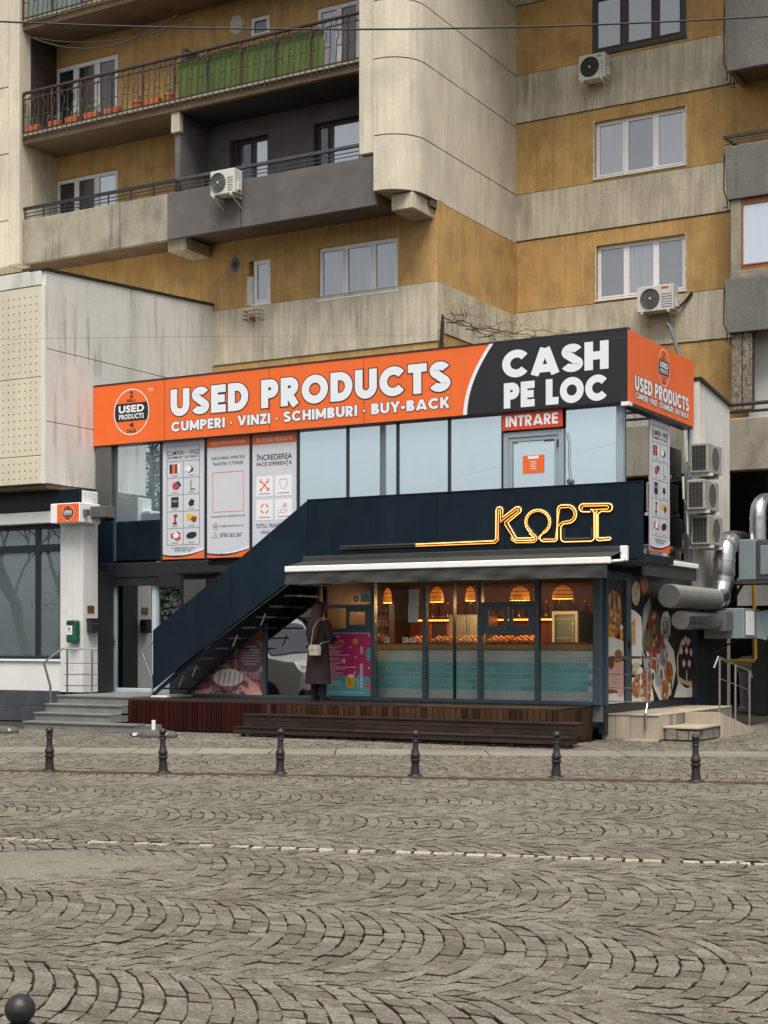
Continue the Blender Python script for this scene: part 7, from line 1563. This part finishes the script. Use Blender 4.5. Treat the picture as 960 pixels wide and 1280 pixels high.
V = [(0, 0, .92), (0, .0, 1.12), (0, .01, 1.32), (0, .02, 1.45), (0, .03, 1.53), (0, .05, 1.61), (0, .05, 1.68),
     (-.09, 0, .86), (-.095, .02, .48), (-.10, 0, .10), (-.10, .10, .035), (-.10, .17, .03), (.09, 0, .86), (.085, .03, .48), (.09, .03, .10), (.09, .13, .035), (.09, .2, .03),
     (-.18, .01, 1.39), (-.22, .02, 1.12), (-.14, .22, 1.10), (-.12, .28, 1.12), (.18, .01, 1.39), (.23, .03, 1.12), (.14, .24, 1.12), (.12, .30, 1.14),
     (0, .13, 1.60), (0, .115, 1.645)]
E_ = [(0, 1), (1, 2), (2, 3), (3, 4), (4, 5), (5, 6), (0, 7), (7, 8), (8, 9), (9, 10), (10, 11), (0, 12), (12, 13), (13, 14), (14, 15), (15, 16), (3, 17), (17, 18), (18, 19), (19, 20), (3, 21), (21, 22), (22, 23), (23, 24), (5, 25), (6, 26)]
R_ = [(.15, .11), (.13, .10), (.15, .11), (.10, .08), .05, (.075, .09), (.07, .085), .085, .06, .042, .045, .035, .085, .06, .042, .045, .035, .06, .045, .034, .03, .06, .045, .034, .03, .022, .05]
for s_, hx, k0 in ((-1, -.12, 20), (1, .12, 24)):             # five fingers per hand, curled forward
    hp_ = V[k0]
    for fi, (dx, ln) in enumerate(((-.03, .065), (-.011, .08), (.009, .075), (.027, .06))):
        b_ = len(V); V += [(hp_[0] + dx, hp_[1] + .05, hp_[2]), (hp_[0] + dx, hp_[1] + .05 + ln * .55, hp_[2] - .008), (hp_[0] + dx * .9, hp_[1] + .05 + ln, hp_[2] - .035)]; E_ += [(k0, b_), (b_, b_ + 1), (b_ + 1, b_ + 2)]; R_ += [.0095, .009, .0075]
    b_ = len(V); V += [(hp_[0] - s_ * .045, hp_[1] + .02, hp_[2] - .005), (hp_[0] - s_ * .055, hp_[1] + .06, hp_[2] - .015)]; E_ += [(k0, b_), (b_, b_ + 1)]; R_ += [.011, .009]
body = skin_mesh('body', V, E_, R_, [skin])
# face details
fc = MB(); fc.ball((-.032, .135, 1.645), .011, 8, 6); fc.ball((.032, .135, 1.645), .011, 8, 6); build(fc, 'eyes', M['ink'], P, local=True)
build(MB().ball((0, .128, 1.565), .022, 10, 6, 1, .5, .35), 'mouth', mat('lips', (.35, .10, .09), .5), P, local=True)
def ringp(cx, cy, z, rx, ry, n=28, wob=0, ph=0): return [(cx + (rx * (1 + wob * math.sin(5 * 2*math.pi*k/n + ph))) * math.cos(2*math.pi*k/n), cy + (ry * (1 + wob * math.sin(4 * 2*math.pi*k/n + ph))) * math.sin(2*math.pi*k/n), z) for k in range(n)]
# trousers and boots
tr = MB()
for sx, cx, cy in ((-1, -.095, .0), (1, .09, .02)):
    tr.loft([ringp(cx, cy + .06, .0, .052, .13, 16), ringp(cx, cy + .05, .05, .052, .125, 16), ringp(cx, cy + .0, .09, .055, .065, 16), ringp(cx, cy, .2, .068, .072, 16), ringp(cx, cy + .01, .45, .078, .08, 16), ringp(cx * .95, cy, .8, .1, .1, 16)])
build(tr, 'trousers', pant, P, local=True, smooth=True)
ct = MB(); ct.loft([ringp(0, -.01, .30, .265, .20, 32, .05, .4), ringp(0, -.01, .45, .25, .19, 32, .04, .5), ringp(0, 0, .75, .225, .17, 32, .025, .8), ringp(0, 0, .95, .205, .155, 32, .012), ringp(0, 0, 1.10, .192, .145, 32), ringp(0, 0, 1.27, .205, .145, 32), ringp(0, .005, 1.38, .205, .125, 32), ringp(0, .01, 1.44, .15, .10, 32), ringp(0, .015, 1.49, .085, .08, 32), ringp(0, .02, 1.54, .08, .078, 32)])
for s_ in (-1, 1):
    ct.tube([(s_ * .165, .005, 1.40), (s_ * .21, .01, 1.33), (s_ * .245, .02, 1.18), (s_ * .24, .05, 1.09), (s_ * .19, .15, 1.07), (s_ * .135, .25, 1.10)], [.07, .082, .075, .072, .062, .056], 14)
ct.box(-.15, .15, -.162, -.15, .93, .98)
build(ct, 'coat', coat_m, P, local=True, smooth=True)
hr = MB(); n = 28
rings = []
for z, rx, ry, cy in ((1.04, .055, .018, -.165), (1.08, .125, .03, -.16), (1.2, .135, .045, -.14), (1.35, .12, .06, -.11), (1.45, .098, .08, -.06), (1.51, .095, .1, -.01), (1.58, .108, .118, .015), (1.66, .11, .12, .02), (1.72, .085, .095, .02), (1.752, .03, .04, .02)):
    rings.append([(x * (1 + .03 * math.sin(k * 3.1)), y, zz_) for k, (x, y, zz_) in enumerate(ringp(0, cy, z, rx, ry, n, .03, z * 9))])
hr.loft(rings)
for k in range(26):
    a = math.pi * (1.0 + k / 25); x, y = .108 * math.cos(a), .11 * math.sin(a); hr.tube([(x * .8, y * .8 + .01, 1.68), (x * 1.05, y - .0, 1.55), (x * 1.2, y * .9 - .06, 1.36), (x * 1.15 + .02 * math.sin(k * 7), y * .45 - .125, 1.18), (x * .9 + .03 * math.sin(k * 5), y * .3 - .15, 1.06 + .04 * math.sin(k * 3))], [.02, .022, .024, .018, .004], 6)
build(hr, 'hair', hair_m, P, local=True, smooth=True)
# handbag over the shoulder
bg_m = mat('cream_leather', (.68, .62, .50), .45, var=.05); Hb = thing('handbag', (uh, vh, DZ), 'cream handbag with thin strap hanging at the back of the person in the mauve coat', 'handbag', rz=-.25)
build(MB().prism([(.06, .80), (.275, .80), (.285, .93), (.255, .985), (.08, .985), (.05, .93)], 'v', -.29, -.195), 'bag', bg_m, Hb, local=True, bevel=.015, seg=2)
build(MB().prism([(.055, .90), (.28, .90), (.282, .93), (.25, .99), (.085, .99), (.053, .93)], 'v', -.30, -.288), 'flap', bg_m, Hb, local=True, bevel=.005); build(MB().box(.155, .18, -.308, -.29, .875, .925), 'clasp', M['yellow'], Hb, local=True)
build(MB().tube([(.07, -.24, .97), (.085, -.235, 1.12), (.10, -.215, 1.28), (.13, -.145, 1.40), (.14, -.02, 1.475), (.14, .08, 1.44), (.16, .16, 1.28), (.2, .17, 1.1)], .007, 6).tube([(.265, -.24, .97), (.27, -.18, 1.02), (.27, .0, 1.05), (.24, .12, 1.08), (.2, .17, 1.1)], .007, 6), 'strap', bg_m, Hb, local=True)

# ================================================================ THE SQUARE BEYOND THE FRAME, SEEN ONLY AS REFLECTIONS
# street lamp mirrored in the upper windows
u0_, v0_ = U(478, VU_) - .497 * 15, VU_ - .868 * 15
t = thing('street_lamp', (u0_, v0_, 0), 'tall grey street lamp column out on the square', 'street lamp')
build(MB().lathe((0, 0, 0), [(.16, 0), (.16, .8), (.11, .9), (.085, 9)], 12), 'column', M['duct_grey'], t, local=True); build(MB().tube([(0, 0, 8.9), (.3, 0, 9.3), (1.2, 0, 9.4)], .05, 8), 'arm', M['duct_grey'], t, local=True); build(MB().box(1.1, 1.7, -.12, .12, 9.34, 9.45), 'lamp_head', M['duct_grey'], t, local=True, bevel=.03)
def bare_tree(u, v, h, seed, label):
    rg = random.Random(seed); t = thing('bare_tree', (u, v, 0), label, 'tree', 'bare trees on the square'); tk = MB(); cr = MB()
    def grow(p, d, L_, r, lv):
        pts = [p]; 
        for i in range(4): d = (d + Vector((rg.gauss(0, .13), rg.gauss(0, .13), .05))).normalized(); pts.append(pts[-1] + d * L_ / 4)
        (tk if lv < 2 else cr).tube(pts, [r * (1 - .45 * i / 4) for i in range(5)], 6 if lv < 2 else 4, False)
        if lv >= 5: return
        for k in range(3 if lv < 3 else 2 + (rg.random() < .5)):
            q = pts[rg.choice((2, 3, 4, 4))]; a = rg.uniform(0, 6.28); nd = (d + Vector((math.cos(a), math.sin(a), rg.uniform(-.1, .5))) * rg.uniform(.5, .9)).normalized(); grow(q, nd, L_ * rg.uniform(.6, .82), r * .55, lv + 1)
    grow(Vector((0, 0, 0)), Vector((0, 0, 1)), h * .3, h * .018, 0)
    build(tk, 'trunk', M['twig'], t, local=True); build(cr, 'crown', M['twig'], t, local=True)
def evergreen(u, v, seed):
    rg = random.Random(seed); t = thing('evergreen_tree', (u, v, 0), 'dark evergreen tree with drooping foliage opposite the street door', 'tree')
    build(MB().tube([(0, 0, 0), (.05, 0, 2.5), (0, .1, 5.5), (0, .05, 7.5)], [.16, .13, .08, .02], 8), 'trunk', M['twig'], t, local=True)
    br = MB(); lf = MB()
    for k in range(70):
        z = .5 + 6.5 * (k / 70); r = 2.3 * (1 - (z - .3) / 8.2) * rg.uniform(.7, 1.1); a = rg.uniform(0, 6.28); e = Vector((r * math.cos(a), r * math.sin(a), z - .35 * r)); br.tube([(0, 0, z), (e.x * .5, e.y * .5, z + .1), e], [.03, .02, .008], 4)
        for _ in range(46):
            q = rg.uniform(.25, 1.05); p = Vector((e.x * q, e.y * q, z + (e.z - z) * q)) + Vector((rg.gauss(0, .16), rg.gauss(0, .16), rg.gauss(-.05, .14)))
            d1 = Vector((rg.uniform(-1, 1), rg.uniform(-1, 1), rg.uniform(-.8, .4))).normalized() * rg.uniform(.08, .17); d2 = d1.cross(Vector((rg.uniform(-1, 1), rg.uniform(-1, 1), 1))).normalized() * .035
            lf.add([p - d1, p + d2, p + d1, p - d2], [(0, 1, 2, 3)])
    build(br, 'branches', M['twig'], t, local=True); build(lf, 'crown', mat('evergreen_leaf', (.035, .055, .02), .7, var=.4, scale=3), t, local=True)
bare_tree(-28.2, 15.8, 9, 3, 'bare tree nearest the left shop window'); evergreen(-25.2, 16.4, 5); bare_tree(-31.5, 11.5, 9, 6, 'bare tree farther out on the square')
# parked white van mirrored in the pane beside the person
t = thing('parked_van', (-21.3, 15.6, 0), 'white delivery van parked on the square opposite the stair', 'van', rz=.15)
vp_ = mat('van_white', (.62, .63, .60), .35, var=.04, coat=.3)
build(MB().prism([(-2.5, .35), (2.4, .35), (2.5, .9), (2.3, 1.15), (1.55, 1.3), (.9, 2.1), (.6, 2.25), (-2.4, 2.25), (-2.5, 2.0)], 'v', -.95, .95), 'body', vp_, t, local=True, bevel=.08, seg=2)
build(MB().prism([(.95, 1.98), (1.5, 1.35), (1.56, 1.37), (1.0, 2.02)], 'v', -.8, .8), 'windscreen', M['glass_black'], t, local=True)
for s_ in (-1, 1):
    build(MB().prism([(-.2, 1.3), (1.2, 1.3), (.75, 1.95), (-.2, 1.95)], 'v', s_ * .955, s_ * .965), 'side_window', M['glass_black'], t, local=True)
    for x in (-1.6, 1.6):
        o = build(MB().lathe((0, 0, 0), [(.2, -.11), (.33, -.1), (.34, 0), (.33, .1), (.2, .11)], 20), 'wheel', M['cable'], t, local=True, smooth=True); o.location = (x, s_ * .9, .34); o.rotation_euler = (math.pi / 2, 0, 0)
    build(MB().box(2.32, 2.44, s_ * .55, s_ * .85, .85, 1.05), 'headlight', M['white_plastic'], t, local=True, bevel=.02)
build(MB().box(-2.52, 2.52, -.9, .9, .3, .5), 'bumper', M['black_panel'], t, local=True, bevel=.05)
# pale low house far across the square
t = thing('far_house', (-38, -9.5, 0), 'pale low house across the square', 'house', rz=math.radians(145))
build(MB().wall('v', 0, .4, -8, 8, 0, 6.2, [(-7 + 4 * k, -5.4 + 4 * k, z, z + 1.6) for k in range(4) for z in (1.0, 4.0)]), 'wall', M['white_wall'], t, local=True)
build(MB().box(-8, 8, .6, .7, 0, 6.0), 'inner_wall', M['dark'], t, local=True); build(MB().prism([(-.5, 6.2), (8, 6.2), (4, 8.0)], 'u', -8.4, 8.4), 'roof', M['plinth'], t, local=True)
for k in range(4):
    for z in (1.0, 4.0): x = -7 + 4 * k; build(MB().box(x, x + 1.6, .1, .12, z, z + 1.6), 'window', M['glass_black'], t, local=True)
for o in bpy.data.objects:
    if '_org' in o: del o['_org']
